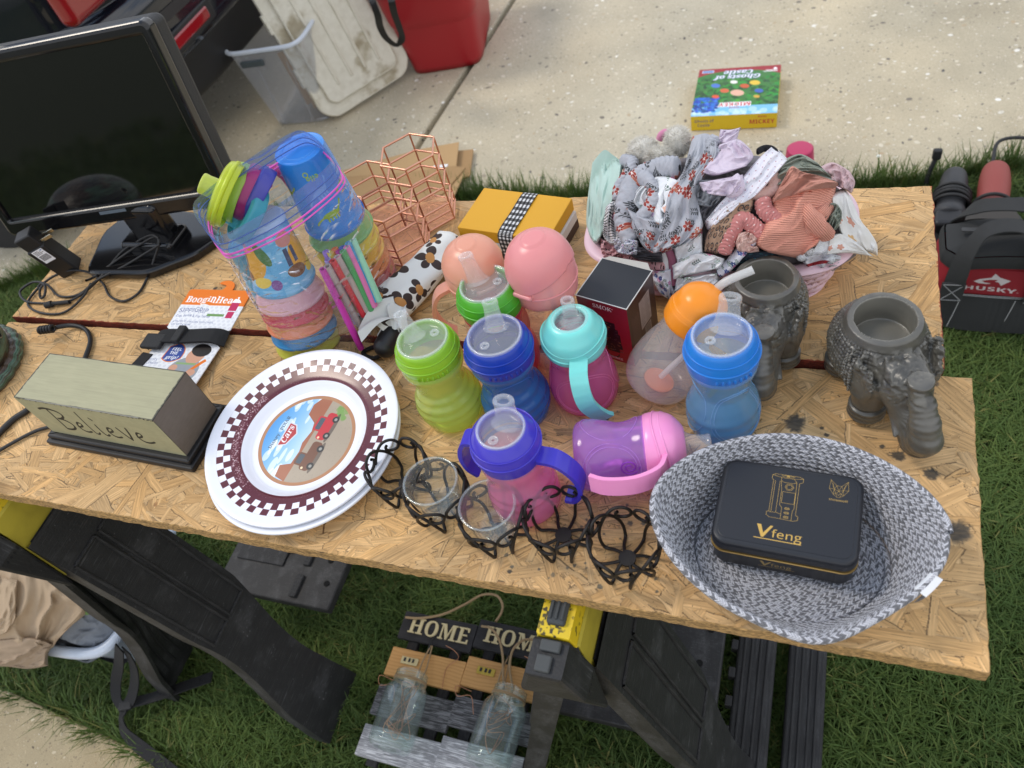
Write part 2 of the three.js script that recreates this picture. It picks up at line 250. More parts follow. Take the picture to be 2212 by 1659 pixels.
{
  const base = at(650, 235, 0), t = thing('storage_tub', 'clear plastic storage tub with grey latch, beside the car bumper', 'storage tub', V(-1.86, 0, -2.41), 0.12);
  const W0 = tubWall(0.24, 0.34, 0.3, 0.44, 0.33, 0.05), film = clear([0.9, 0.91, 0.93], 0.92, 0.1, { ior: 1.35 });
  part(t, 'body', W0.wall(0.0025), film); part(t, 'rim', W0.rim(0.008), clear([0.82, 0.86, 0.92], 0.4, 0.35));
  part(t, 'latch', mv(rbox(0.09, 0.022, 0.012, 0.004), -0.05, 0.285, 0.221), std([0.06, 0.075, 0.08], 0.6));
  for (const [x, z] of [[0.06, 0.17], [-0.06, 0.17]]) part(t, 'moulded_rib', mv(rbox(0.006, 0.24, 0.006, 0.003), x, 0.14, z + 0.018), film);
  single('cardboard_flap', 'brown cardboard pieces standing inside the clear storage tub', 'cardboard', merge([mv(rbox(0.16, 0.22, 0.005, 0.001), 0, 0.12, 0).rotateZ(0.1), mv(rbox(0.14, 0.16, 0.005, 0.001), 0.02, 0.09, 0.04).rotateY(0.3)]), std(0xa8855c, 0.9), V(-1.80, 0.005, -2.38), 0.25);
}
{
  // big off-white lid, its foot on the concrete, leaning back against tub and tote
  const t = thing('storage_cover', 'large dirty off-white plastic lid leaning between the clear tub and red tote', 'lid', V(-1.64, 0.0, -2.365));
  const dirt = pixTex(512, 512, (u, v) => { const n = tfbm(u, v, 5, 5, 4), s = tfbm(u, v, 30, 3, 8), d = step(0.58, 0.8, n) * 0.35 + 0.12 * s; return [0.86 - d * 0.6, 0.84 - d * 0.66, 0.78 - d * 0.75]; });
  const m = std(0xffffff, 0.55, { map: dirt }), lid = new THREE.Group();
  const L = 0.56, Wd = 0.40, g1 = slab(rrect(Wd, L, 0.07), 0.024, 0.006, 3), g2 = slab(rrect(Wd - 0.09, L - 0.09, 0.04), 0.018, 0.006, 3).translate(0, 0.021, 0);
  const scaleUV = (g) => { const u = g.attributes.uv; for (let i = 0; i < u.count; i++) u.setXY(i, u.getX(i) * 2 + 0.5, u.getY(i) * 2 + 0.5); return g; };
    const X = V(0.63, 0.06, -0.77).normalize(), Z = V(0.15, -0.42, 0.02); Z.addScaledVector(X, -Z.dot(X)).normalize(); const N = V(0, 0, 0).crossVectors(Z, X);
  const mat = new THREE.Matrix4().makeBasis(X, N, Z).setPosition(-0.07 + 0.63 * 0.2 - 0.15 * 0.62, 0.285, 0.095 - 0.77 * 0.2);
  const fit = (g) => { g.applyMatrix4(mat); return g; };
  part(t, 'lid_rim', fit(scaleUV(g1)), m); part(t, 'lid_panel', fit(scaleUV(g2)), m);
  for (const k of [-0.09, -0.03, 0.03, 0.09]) part(t, 'lid_rib', fit(mv(rbox(0.012, 0.006, 0.36, 0.003), k, 0.04, 0)), m);
  for (const k of [-0.1, 0.1]) part(t, 'lid_clip', fit(mv(rbox(0.012, 0.03, 0.07, 0.004), -Wd / 2 - 0.002, 0.01, k)), m);
}
{
  const t = thing('red_tote', 'deep red plastic tote bin with a black bag strap over its rim', 'tote bin', V(-1.39, 0, -2.765), 0.2);
  const B = tubWall(0.28, 0.42, 0.37, 0.52, 0.38, 0.04), red = phy([0.34, 0.012, 0.018], 0.38, {});
  part(t, 'body', B.wall(0.004), red); part(t, 'rim', B.rim(0.012, 0.004), red);
  part(t, 'rim_skirt', surf((u, v) => { const [x, z] = B.pt(u * TAU, 0.395 - 0.006 * v, 0.545 - 0.006 * v); return V(x, 0.378 - 0.045 * v, z); }, 96, 3, true), red);
  const step2 = surf((u, v) => { const k = lerp(0.5, 0.98, v), [x, z] = B.pt(u * TAU, lerp(0.28, 0.37, k) + 0.012 * Math.sin(Math.min(1, v * 6) * PI / 2), lerp(0.42, 0.52, k) + 0.012 * Math.sin(Math.min(1, v * 6) * PI / 2)); return V(x, 0.38 * k, z); }, 96, 12, true);
  part(t, 'moulded_band', step2, red);
}
{
  const t = thing('tote_bag', 'black and white patterned tote bag stuffed inside the red tote', 'bag', V(-1.42, 0.1, -2.7), 0.2);
  const zig = pixTex(128, 128, (u, v) => (Math.abs(((u * 8) % 1) - 0.5) * 2 + v * 8) % 1 < 0.5 ? 0.85 : 0.06);
  part(t, 'bag_body', surf((u, v) => { const a = u * TAU, r = 0.11 * (1 - 0.2 * v) * (1 + 0.15 * Math.sin(3 * a + 2 * v)); return V(r * 1.2 * Math.cos(a), 0.32 * v, r * 0.8 * Math.sin(a)); }, 48, 16, true), std(0xffffff, 0.85, { map: zig }));
  const S = std([0.01, 0.01, 0.011], 0.75);
  const w = (u, v, h) => at(u, v, h).sub(V(-1.42, 0.1, -2.7)).applyAxisAngle(V(0, 1, 0), -0.2);
  part(t, 'strap', ribbon([w(800, -14, 0.42), w(806, 6, 0.43), w(815, 30, 0.39), w(822, 60, 0.3), w(838, 86, 0.22), w(858, 98, 0.18), w(868, 84, 0.21), w(862, 58, 0.29), w(852, 30, 0.37), w(846, 4, 0.43), w(843, -14, 0.42)], [V(1, 0.1, 0.2), V(1, 0.2, 0.3), V(0.6, 0.5, 0.4), V(-1, 0.4, 0), V(-1, -0.1, -0.2)], 0.024, 0.002, 60), S);
}
{
  // flattened cartons lying on the driveway edge
  const card = std(0xb8966a, 0.9), inner = std(0xa5845b, 0.9);
  const sheet = (pts, y, h, sag) => { const s = new THREE.Shape(pts.map((p) => V2(p[0], -p[1]))); return slab(s, h, 0.001, 1).translate(0, y, 0); };
  const t = thing('flattened_carton', 'flattened brown cardboard carton with a white label, behind the wire organizer', 'cardboard', V(-1.3, 0, -1.95));
  const loc = (l) => l.map(([u, v]) => { const p = at(u, v, 0.03); return [p.x + 1.3, p.z + 1.95]; });
  part(t, 'carton_panel', sheet(loc([[735, 372], [905, 325], [992, 309], [985, 372], [880, 390], [760, 400]]), 0.03, 0.005), card);
  part(t, 'carton_flap', sheet(loc([[740, 396], [880, 386], [985, 372], [1010, 376], [962, 432], [900, 455], [745, 470]]), 0.05, 0.006), inner);
  part(t, 'carton_panel', sheet(loc([[985, 318], [1020, 314], [1012, 372], [975, 384], [900, 398], [905, 340]]), 0.01, 0.006), inner);
  part(t, 'carton_flap', sheet(loc([[1010, 377], [985, 432], [940, 466], [900, 470], [950, 415]]), 0.044, 0.006), card);
  part(t, 'white_label', sheet(loc([[938, 362], [969, 358], [963, 382], [934, 384]]), 0.0365, 0.0012), std(0xeeeeee, 0.6));
}
{
  const A = at(1512, 255, 0.05), Bc = at(1664, 265, 0.05), p = V(-0.243, 0, -2.27), t = thing('board_game_box', 'colourful children\'s board game box lying flat on the driveway', 'board game', p, 0.03);
  const top = canvasTex(512, 512, (x, w, h) => {
    x.translate(w, h); x.rotate(PI);                                  // the print reads from the far side
    x.fillStyle = '#3d7a34'; x.fillRect(0, 0, w, h);
    const r = rng(4); for (let i = 0; i < 500; i++) { x.fillStyle = `hsl(${100 + r() * 30},${40 + r() * 25}%,${18 + r() * 22}%)`; x.beginPath(); x.ellipse(r() * w, r() * h * 0.8, 8 + r() * 22, 4 + r() * 12, r() * 3, 0, TAU); x.fill(); }
    x.fillStyle = '#7ec2e8'; x.fillRect(0, 0, w, 92); for (let i = 0; i < 30; i++) { x.fillStyle = 'rgba(220,240,250,.5)'; x.beginPath(); x.arc(r() * w, r() * 60, 10 + r() * 16, 0, TAU); x.fill(); }
    for (let i = 0; i < 140; i++) { x.fillStyle = `hsl(${208 + r() * 20},70%,${30 + r() * 30}%)`; x.beginPath(); x.arc(w - r() * 150, 40 + r() * 150, 7 + r() * 8, 0, TAU); x.fill(); }
    x.fillStyle = '#a01f2a'; x.beginPath(); x.moveTo(0, h); x.lineTo(0, h - 92); x.quadraticCurveTo(w * 0.2, h - 36, w * 0.42, h - 34); x.lineTo(w * 0.62, h - 34); x.quadraticCurveTo(w * 0.85, h - 40, w, h - 92); x.lineTo(w, h); x.fill();
    x.fillStyle = '#eef'; x.fillRect(w - 96, h - 44, 74, 26); x.fillStyle = '#3a7fc0'; x.fillRect(w - 92, h - 40, 66, 18); x.fillStyle = '#fff'; x.fillRect(20, h - 66, 86, 6); x.fillRect(20, h - 54, 70, 6); x.beginPath(); x.arc(34, h - 34, 11, 0, TAU); x.fill();
    for (const [px, py, c, s] of [[150, 330, '#e8c23a', 34], [210, 300, '#cf5a2c', 30], [330, 260, '#d9673a', 30], [120, 240, '#3f63b8', 28], [390, 320, '#4e79cc', 30], [280, 350, '#f1efe6', 24], [380, 200, '#e4542d', 24], [130, 180, '#d8a53a', 20], [250, 230, '#e9b59a', 44], [330, 340, '#2f5f2a', 24]]) { x.fillStyle = c; x.beginPath(); x.ellipse(px, py, s, s * 0.72, 0.4, 0, TAU); x.fill(); }
    x.textAlign = 'center'; x.font = 'bold 52px sans-serif'; x.lineWidth = 10; x.strokeStyle = '#fff'; x.fillStyle = '#c4202a'; x.strokeText('MICKEY', w / 2, 128); x.fillText('MICKEY', w / 2, 128); x.font = 'bold 20px sans-serif'; x.fillText('Disney', w / 2, 80);
    x.font = 'bold italic 60px serif'; x.fillStyle = '#f4f2ff'; x.strokeStyle = '#6d7bb0'; x.lineWidth = 4; for (const [s, y] of [['Ghosts of', h - 84], ['Castle', h - 32]]) { x.strokeText(s, w / 2, y); x.fillText(s, w / 2, y); }
  });
  const side = canvasTex(512, 96, (x, w, h) => { x.fillStyle = '#d9b81e'; x.fillRect(0, 0, w, h); x.font = 'bold 40px sans-serif'; x.fillStyle = '#b0262c'; x.fillText('MICKEY', 350, 66); x.font = 'bold 16px sans-serif'; x.fillText('Disney', 400, 24); x.font = 'bold 26px sans-serif'; x.fillStyle = '#6a5f7c'; x.fillText('Ghosts of', 20, 44); x.fillText('Castle', 38, 72); });
  const yel = std(0xd9b81e, 0.5), ms = [yel, yel, std(0xffffff, 0.35, { map: top }), yel, std(0xffffff, 0.5, { map: side }), yel];
  part(t, 'lid', new THREE.BoxGeometry(0.252, 0.05, 0.256).translate(0, 0.027, 0), ms); part(t, 'tray', mv(rbox(0.246, 0.02, 0.25, 0.001), 0, 0.01, 0), yel);
}
single('flower_pot', 'small dark pink plastic pot upside down behind the laundry basket', 'flower pot', merge([lathe([[0.0001, 0.098], [0.03, 0.098], [0.035, 0.094], [0.042, 0.018], [0.047, 0.018], [0.048, 0]]), lathe([[0.0001, 0.092], [0.028, 0.092], [0.042, 0]])]), std(0xb8365e, 0.5), at(1724, 382, 0));
single('black_cap', 'black cloth bag lying in the grass behind the plank table', 'bag', surf((u, v) => { const a = u * TAU, r = 0.13 * Math.sqrt(v), n = fbm(3 + Math.cos(a) * v * 2, 3 + Math.sin(a) * v * 2); return V(r * Math.cos(a) * 1.7, 0.075 * (1 - v * v) * (0.7 + 0.6 * n), r * Math.sin(a) * 0.8); }, 48, 16), std([0.012, 0.012, 0.014], 0.85), V(0.13, 0.0, -1.62));
// ---------------------------------------------------------------- plank table: strand boards on folding sawhorses
function strandTex(w, h, mx, my, seed, spots) {
  // strands of wood pressed flat in many layers: colour and height
  const r = rng(seed), col = new Float32Array(w * h * 3), hg = new Float32Array(w * h), sx = w / mx, sy = h / my, n = Math.round(mx * my * 13000);
  for (let o = 0; o < w * h; o++) { col[o * 3] = 0.62; col[o * 3 + 1] = 0.48; col[o * 3 + 2] = 0.3; }
  for (let k = 0; k < n; k++) {
    const late = k / n, big = r() < 0.3, L = (big ? 0.06 + r() * 0.085 : 0.022 + r() * 0.05) / 2, W = (big ? 0.008 + r() * 0.017 : 0.0035 + r() * 0.0075) / 2, cx = r() * mx, cy = r() * my;
    const a = (r() < 0.62 ? (r() + r() + r() - 1.5) * 1.1 : r() * PI), ca = Math.cos(a), sa = Math.sin(a), tone = 0.925 + 0.11 * r() + (r() < 0.08 ? -0.09 : 0), red = r(), hb = 0.3 + 0.7 * r() * 1, tilt = (r() - 0.5) * 0.5, s1 = (r() - 0.5) * 1.2, s2 = (r() - 0.5) * 1.2, ph = r() * 100, fq = 500 + r() * 700;
    const base = [0.85 * tone, (0.672 + 0.03 * red) * tone, (0.43 + 0.06 * red) * tone];
    const ex = Math.abs(ca) * L + Math.abs(sa) * W + 0.01, ey = Math.abs(sa) * L + Math.abs(ca) * W + 0.01;
    const i0 = Math.max(0, Math.floor((cx - ex) * sx)), i1 = Math.min(w - 1, Math.ceil((cx + ex) * sx)), j0 = Math.max(0, Math.floor((cy - ey) * sy)), j1 = Math.min(h - 1, Math.ceil((cy + ey) * sy));
    for (let j = j0; j <= j1; j++) for (let i = i0; i <= i1; i++) {
      const dx = i / sx - cx, dy = j / sy - cy, u = dx * ca + dy * sa, v = -dx * sa + dy * ca, wob = 0.0022 * (vn(u * 110 + ph, ph) - 0.5);
      const lim = L + (u > 0 ? s1 : s2) * v + 0.003 * (vn(v * 900 + ph, 3.1) - 0.5), e1 = W - Math.abs(v + wob), e2 = lim - Math.abs(u); if (e1 < 0 || e2 < 0) continue;
      const g = vn(u * 26 + ph, v * fq + ph), g2 = vn(u * 90 + ph * 2, v * 1600 + ph), e = Math.min(e1, e2), o = j * w + i, side = hash3(k, 3, seed) > 0.5 ? 1 : -1, crk = (W - side * (v + wob) < 0.0011 && vn(u * 70 + ph, 2.5) > 0.5 && hash3(k, 7, seed) > 0.35) || (e2 < 0.0009 && hash3(k, 9, seed) > 0.6 && vn(v * 300 + ph, 7.5) > 0.35), ed = crk ? 0.48 + 0.3 * hash3(i, j, 4) : e < 0.0008 ? 0.93 : 1, f = (0.83 + 0.17 * g + 0.15 * g2 * g2 - (vn(u * 30 + ph, v * 1100 + ph * 3) > 0.86 ? 0.16 : 0)) * ed * (vn(i * 0.5, j * 0.5, 0, seed) > 0.985 ? 0.6 : 1);
      col[o * 3] = base[0] * f; col[o * 3 + 1] = base[1] * f * (0.985 + 0.02 * g); col[o * 3 + 2] = base[2] * f * (0.95 + 0.06 * g);
      hg[o] = hb * 0.6 + tilt * (v / W) * 0.3 + 0.16 * g + 0.1 * g2;
    }
  }
  // worn-in marks: splats of grey paint, dots, knots and scratches
  for (const [px, py, s, dark, c] of spots) {
    const i0 = Math.max(0, Math.floor((px - s * 2) * sx)), i1 = Math.min(w - 1, Math.ceil((px + s * 2) * sx)), j0 = Math.max(0, Math.floor((py - s * 2) * sy)), j1 = Math.min(h - 1, Math.ceil((py + s * 2) * sy));
    for (let j = j0; j <= j1; j++) for (let i = i0; i <= i1; i++) { const dx = i / sx - px, dy = j / sy - py, a = Math.atan2(dy, dx), d = Math.hypot(dx, dy) / s, rr = 0.66 + 0.42 * vn(a * 2.3 + px * 90, py * 70 + 5) + (s > 0.006 ? 0.25 * Math.pow(vn(a * 7 + px * 50, 9), 3) : 0), k = step(1.2, 0.6, d / rr + 0.25 * (vn(i * 0.35, j * 0.35, 0, 5) - 0.5)) * dark * (0.75 + 0.25 * vn(i * 0.08, j * 0.4, 0, 6)); const o = j * w + i, cc = c || [0.17, 0.17, 0.165]; for (let q = 0; q < 3; q++) col[o * 3 + q] = lerp(col[o * 3 + q], cc[q] * (0.8 + 0.4 * vn(i * 0.2, j * 0.2)), k); hg[o] = lerp(hg[o], 0.45, k * 0.6); }
  }
  for (let j = 0; j < h; j++) for (let i = 0; i < w; i++) { const o = j * w + i, k = 0.9 + 0.2 * fbm(i / sx * 5, j / sy * 9, 0, 4, seed) - 0.1 * step(0.6, 0.75, fbm(i / sx * 14 + 40, j / sy * 14, 0, 3, seed + 2)); col[o * 3] *= k; col[o * 3 + 1] *= k; col[o * 3 + 2] *= k * (0.97 + 0.06 * k); }
  const mk = (f, srgb) => { const d = new Uint8Array(w * h * 4); for (let o = 0; o < w * h; o++) { f(d, o); d[o * 4 + 3] = 255; } const t = new THREE.DataTexture(d, w, h); t.magFilter = THREE.LinearFilter; t.minFilter = THREE.LinearMipmapLinearFilter; t.generateMipmaps = true; if (srgb) t.colorSpace = THREE.SRGBColorSpace; t.needsUpdate = true; return t; };
  return [mk((d, o) => { for (let q = 0; q < 3; q++) d[o * 4 + q] = clamp(col[o * 3 + q]) * 255; }, true), mk((d, o) => { d[o * 4] = d[o * 4 + 1] = d[o * 4 + 2] = clamp(hg[o]) * 255; }, false)];
}
const BX0 = -1.155, BMX = 1.33;
function board(name, label, corners, top, th, seed, redEdges, spots) {
  const zs = corners.map((c) => c[1]), z1 = Math.max(...zs), my = z1 - Math.min(...zs), r = rng(seed), pts = [];
  for (let k = 0; k < 4; k++) { const a = corners[k], b = corners[(k + 1) % 4], L = Math.hypot(b[0] - a[0], b[1] - a[1]), n = Math.round(L / 0.008); for (let i = 0; i < n; i++) { const t = i / n, j = (r() - 0.5) * 0.0016 * (i ? 1 : 0) + (k % 2 ? 0.003 * (fbm(t * 9, k * 7) - 0.5) : 0.001 * (fbm(t * 30, k) - 0.5)); pts.push(V2(lerp(a[0], b[0], t) + j * (b[1] - a[1]) / L, -(lerp(a[1], b[1], t) - j * (b[0] - a[0]) / L))); } }
  const red = [0.42, 0.12, 0.07];
  const fr = []; for (const k of redEdges) { const a = corners[k], b = corners[(k + 1) % 4], L = Math.hypot(b[0] - a[0], b[1] - a[1]); for (let i = 0; i < L / 0.004; i++) { const t = r(); if (fbm(t * 14, k * 3 + 1) < 0.42) continue; fr.push([lerp(a[0], b[0], t), lerp(a[1], b[1], t), 0.0012 + 0.003 * r() * r(), 0.75, [0.60, 0.25, 0.16]]); } }
  const W = 2048, H = 512, [c, b] = strandTex(W, H, BMX, my, seed, [...spots, ...fr].map(([x, z, s, d, q]) => [x - BX0, z1 - z, s, d, q]));
  const g = new THREE.ExtrudeGeometry(new THREE.Shape(pts), { depth: th - 0.0016, bevelEnabled: true, bevelSize: 0.0008, bevelThickness: 0.0008, bevelOffset: -0.0008, bevelSegments: 1, steps: 1 });
  g.rotateX(-PI / 2).translate(0, top - th + 0.0008, 0);
  const p = g.attributes.position, u = g.attributes.uv; for (const gr of g.groups) for (let i = gr.start; i < gr.start + gr.count; i++) { if (gr.materialIndex === 0) u.setXY(i, (p.getX(i) - BX0) / BMX, (z1 - p.getZ(i)) / my); else u.setXY(i, (p.getX(i) + p.getZ(i)) * 1, p.getY(i)); }
  const faceM = std(0xffffff, 0.78, { map: c, bumpMap: b, bumpScale: 0.0011 });
  const lay = (cs) => { const t = pixTex(1024, 64, (x, y) => { const n = tfbm(x, y, 40, 3, seed), s = vn(x * 500, y * 14 + 3 * vn(x * 60, 1), 0, seed), k = 0.62 + 0.38 * s - 0.25 * (n < 0.36 ? 1 : 0); return [cs[0] * k, cs[1] * k, cs[2] * k]; }, [1, 1 / th]); return t; };
  const sideM = std(0xffffff, 0.9, { map: lay(redEdges.length ? [0.55, 0.21, 0.13] : [0.84, 0.67, 0.43]), bumpMap: b, bumpScale: 0.001 });
  const o = part(scene, name, g, [faceM, sideM]); o.userData = { label, category: 'board' }; return o;
}
const world = (l, h = TH) => l.map(([u, v, s, d, c]) => { const p = at(u, v, h); return [p.x, p.z, s, d ?? 0.85, c]; });
const dots = (seed, n, x0, x1, z0, z1, s0, s1) => { const r = rng(seed), l = []; for (let i = 0; i < n; i++) l.push([lerp(x0, x1, r()), lerp(z0, z1, r()), lerp(s0, s1, r() * r()), 0.55 + 0.4 * r(), [0.3, 0.3, 0.27]]); return l; };
board('strand_board', 'nearer strand board plank holding the cups, plates and rope basket', [[-1.155, -0.2715], [0.1672, -0.2715], [0.169, -0.574], [-1.152, -0.547]], TH, 0.018, 21, [],
  [...world([[1718, 915, 0.0115], [2012, 1025, 0.0075], [2066, 1150, 0.0125, 0.85], [1940, 985, 0.007], [1905, 965, 0.003], [1785, 940, 0.003], [1775, 925, 0.0025], [1520, 905, 0.0035], [1990, 1060, 0.0025], [2020, 830, 0.004, 0.6], [700, 1130, 0.002], [1100, 1235, 0.003], [1310, 905, 0.003], [170, 990, 0.003, 0.6, [0.5, 0.33, 0.18]], [335, 1090, 0.004, 0.6, [0.5, 0.33, 0.18]], ...[...Array(40)].map((_, i) => [703 - i * 0.15, 1098 + i * 1.4, 0.0012, 0.7, [0.32, 0.2, 0.1]])]), ...dots(3, 46, -0.28, -0.08, -0.42, -0.285, 0.0014, 0.0034), ...dots(5, 22, -0.3, 0.0, -0.5, -0.3, 0.001, 0.0025), ...dots(6, 30, -1.0, 0.1, -0.55, -0.28, 0.0007, 0.0014)]);
board('strand_board', 'farther red-edged strand board plank under the monitor and laundry basket', [[-1.143, -0.552], [0.1435, -0.578], [0.139, -0.866], [-1.148, -0.796]], TH + 0.007, 0.018, 22, [0, 1],
  [...world([[1793, 795, 0.004, 0.7], [1940, 800, 0.004, 0.5, [0.36, 0.25, 0.15]], [560, 660, 0.006, 0.8], [470, 630, 0.004]]), ...dots(9, 60, -0.98, -0.66, -0.77, -0.6, 0.0012, 0.003), ...dots(10, 16, -0.4, 0.1, -0.83, -0.6, 0.0007, 0.0013)]);
// butt joint seen across the nearer board
{
  const scuff = pixTex(512, 512, (u, v) => { const n = tfbm(u, v, 6, 5, 12), s = tfbm(u, v, 60, 3, 5), l = Math.pow(vn(u * 12 + v * 4, v * 260), 8), k = 0.135 + 0.1 * step(0.45, 0.8, n) * (0.4 + s) + 0.16 * l + (s > 0.84 ? 0.18 : 0); return [k, k * 1.0, k * 1.02]; }, [3, 3]);
  const scB = pixTex(256, 256, (u, v) => tfbm(u, v, 48, 3, 3), [8, 8], false);
  M.black = std(0xffffff, 0.58, { map: scuff, bumpMap: scB, bumpScale: 0.0004 });
  M.blackClean = std([0.02, 0.02, 0.021], 0.6, { bumpMap: scB, bumpScale: 0.0003 });
  const yel = pixTex(512, 512, (u, v) => { const n = tfbm(u, v, 5, 4, 41), s = tfbm(u, v, 70, 2, 6), k = step(0.58, 0.68, n) * step(0.42, 0.62, s) * 0.85 + (tfbm(u, v, 40, 2, 9) > 0.79 ? 0.5 : 0); return [lerp(0.86, 0.14, k), lerp(0.74, 0.13, k), lerp(0.12, 0.12, k)]; }, [4, 4]);
  M.yellow = std(0xffffff, 0.5, { map: yel }); M.yellowDusty = std(0xb9a83a, 0.62, { map: pixTex(256, 256, (u, v) => { const n = 0.55 + 0.6 * tfbm(u, v, 4, 5, 31); return [n, n, n * 0.9]; }, [5, 5], false) });
}
function sawhorse(label, xc, extra) {
  const t = thing('sawhorse', label, 'sawhorse', V(xc, 0, -0.53));
  const zF = 0.325, zB = -0.34;                                        // local ends (front at world z about -0.205)
  const prism = (prof, z0, z1, bev = 0.003) => { const s = new THREE.Shape(prof.map((p) => V2(...p))); return new THREE.ExtrudeGeometry(s, { depth: z1 - z0 - 2 * bev, bevelEnabled: true, bevelSize: bev, bevelThickness: bev, bevelOffset: -bev, bevelSegments: 2 }).translate(0, 0, z0 + bev); };
    part(t, 'top_beam', prism([[-0.014, 0.768], [0.012, 0.768], [0.016, 0.62], [-0.018, 0.62]], zB + 0.05, zF - 0.1), M.black);
  part(t, 'yellow_top', prism([[-0.019, 0.757], [-0.018, 0.777], [0.015, 0.777], [0.02, 0.757]], zF - 0.108, zF - 0.034, 0.002), M.yellow);
  part(t, 'yellow_top', prism([[-0.019, 0.757], [-0.018, 0.778], [0.015, 0.778], [0.02, 0.757]], zF - 0.21, zF - 0.122, 0.002), M.yellow);
  part(t, 'yellow_clip', mv(rbox(0.006, 0.02, 0.02, 0.002), -0.021, 0.764, zF - 0.115), M.yellow);
  part(t, 'hinge_pin', new THREE.CylinderGeometry(0.007, 0.007, 0.036, 16).rotateZ(PI / 2).translate(-0.003, 0.764, zF - 0.115), M.blackClean);
  part(t, 'side_plate', prism([[0.0195, 0.76], [0.0222, 0.757], [0.0262, 0.615], [0.0225, 0.615]], zF - 0.3, zF - 0.036, 0.001), M.yellowDusty);
  part(t, 'side_plate', prism([[-0.0195, 0.76], [-0.0222, 0.757], [-0.0262, 0.615], [-0.0225, 0.615]], zF - 0.3, zF - 0.036, 0.001), M.yellowDusty);
  part(t, 'rubber_pad', merge([mv(rbox(0.0185, 0.008, 0.05, 0.003), -0.001, 0.779, zF - 0.07), ...[-0.006, 0, 0.006].map((x) => mv(rbox(0.003, 0.01, 0.042, 0.0012), x - 0.001, 0.7805, zF - 0.07))]), std([0.055, 0.06, 0.062], 0.8));
  const capP = [[-0.02, 0.774], [0.016, 0.774], [0.031, 0.72], [0.031, 0.6], [-0.045, 0.6], [-0.036, 0.72]];
  const cg = prism(capP, zF - 0.034, zF + 0.004, 0.004); { const p = cg.attributes.position; for (let i = 0; i < p.count; i++) if (p.getZ(i) > zF - 0.012) p.setZ(i, p.getZ(i) - 0.03 * step(0.70, 0.6, p.getY(i)) ); cg.computeVertexNormals(); }
  part(t, 'end_cap', cg, M.black);
  part(t, 'end_cap', prism(capP, zB + 0.0, zB + 0.045, 0.004), M.black);
  part(t, 'cap_pad', merge([mv(rbox(0.02, 0.006, 0.011, 0.002), -0.001, 0.7765, zF - 0.025), mv(rbox(0.015, 0.006, 0.016, 0.002), -0.004, 0.776, zF - 0.008)]), std([0.07, 0.075, 0.075], 0.8));
  part(t, 'cap_vent', merge([0, 1, 2, 3].map((k) => mv(rbox(0.002, 0.03, 0.003, 0.0008).rotateZ(0.24), 0.0275, 0.727, zF - 0.03 + k * 0.007))), std([0.006, 0.006, 0.006], 0.9));
  // legs: hollow moulded channels with a raised frame outside and ribs inside
  const leg = (sx, z0, curve) => {
    const top = V(sx * 0.03, 0.70, 0), foot = V(sx * 0.2, 0.0, 0), n = 24, hw = (k) => 0.062 - 0.012 * Math.sin(clamp((k - 0.45) / 0.4) * PI) + 0.006 * step(0.85, 1, k), cz = (k) => z0 + curve * (step(0.45, 0.85, k) * 0.03), pos = (k) => top.clone().lerp(foot, k), th = 0.034, dir = foot.clone().sub(top).normalize(), nn = V(-dir.y * sx, dir.x * sx, 0).normalize().multiplyScalar(1);
    const out = nn.x * sx > 0 ? nn : nn.negate();
    const ring = [[-1, 0], [1, 0], [1, -1], [0.86, -1], [0.86, -0.15], [-0.86, -0.15], [-0.86, -1], [-1, -1], [-1, 0]];
    const sh = surf((u, v) => { const q = u * 8, i = Math.min(7, Math.floor(q)), f = q - i, a = lerp(ring[i][0], ring[i + 1][0], f), b = lerp(ring[i][1], ring[i + 1][1], f), p = pos(v); return p.addScaledVector(out, b * th).add(V(0, 0, cz(v) + a * hw(v))); }, 8, n);
    const g = part(t, 'leg', toCreasedNormals(sh, 0.5), M.black);
    const fr = (a0, a1, k0, k1) => { const h = 0.005, l = []; const bar = (aa, ab, ka, kb, w) => { const A = pos(ka).add(V(0, 0, cz(ka) + aa * hw(ka))), B = pos(kb).add(V(0, 0, cz(kb) + ab * hw(kb))); return tube([A.addScaledVector(out, 0.001), A.clone().lerp(B, 0.5), B.addScaledVector(out, 0.001)], w, 8, 6); }; l.push(bar(a0, a0, k0, k1, 0.0028), bar(a1, a1, k0, k1, 0.0028), bar(a0, a1, k0, k0, 0.0028), bar(a0, a1, k1, k1, 0.0028)); return merge(l); };
    part(g, 'panel_frame', fr(-0.86, -0.08, 0.1, 0.5), M.black); part(g, 'panel_frame', fr(0.08, 0.86, 0.1, 0.5), M.black);
    for (const a of [-0.6, -0.3, 0, 0.3, 0.6]) part(g, 'rib', tube([0.05, 0.25, 0.45, 0.6, 0.75, 0.92].map((k) => pos(k).addScaledVector(out, -th * 0.16).add(V(0, 0, cz(k) + a * hw(k)))), 0.0026, 20, 5), M.blackClean);
    return g;
  };
  leg(1, zF - 0.1, 1); leg(-1, zF - 0.1, 1); leg(1, zB + 0.1, -1); leg(-1, zB + 0.1, -1);
  extra(t); return t;
}
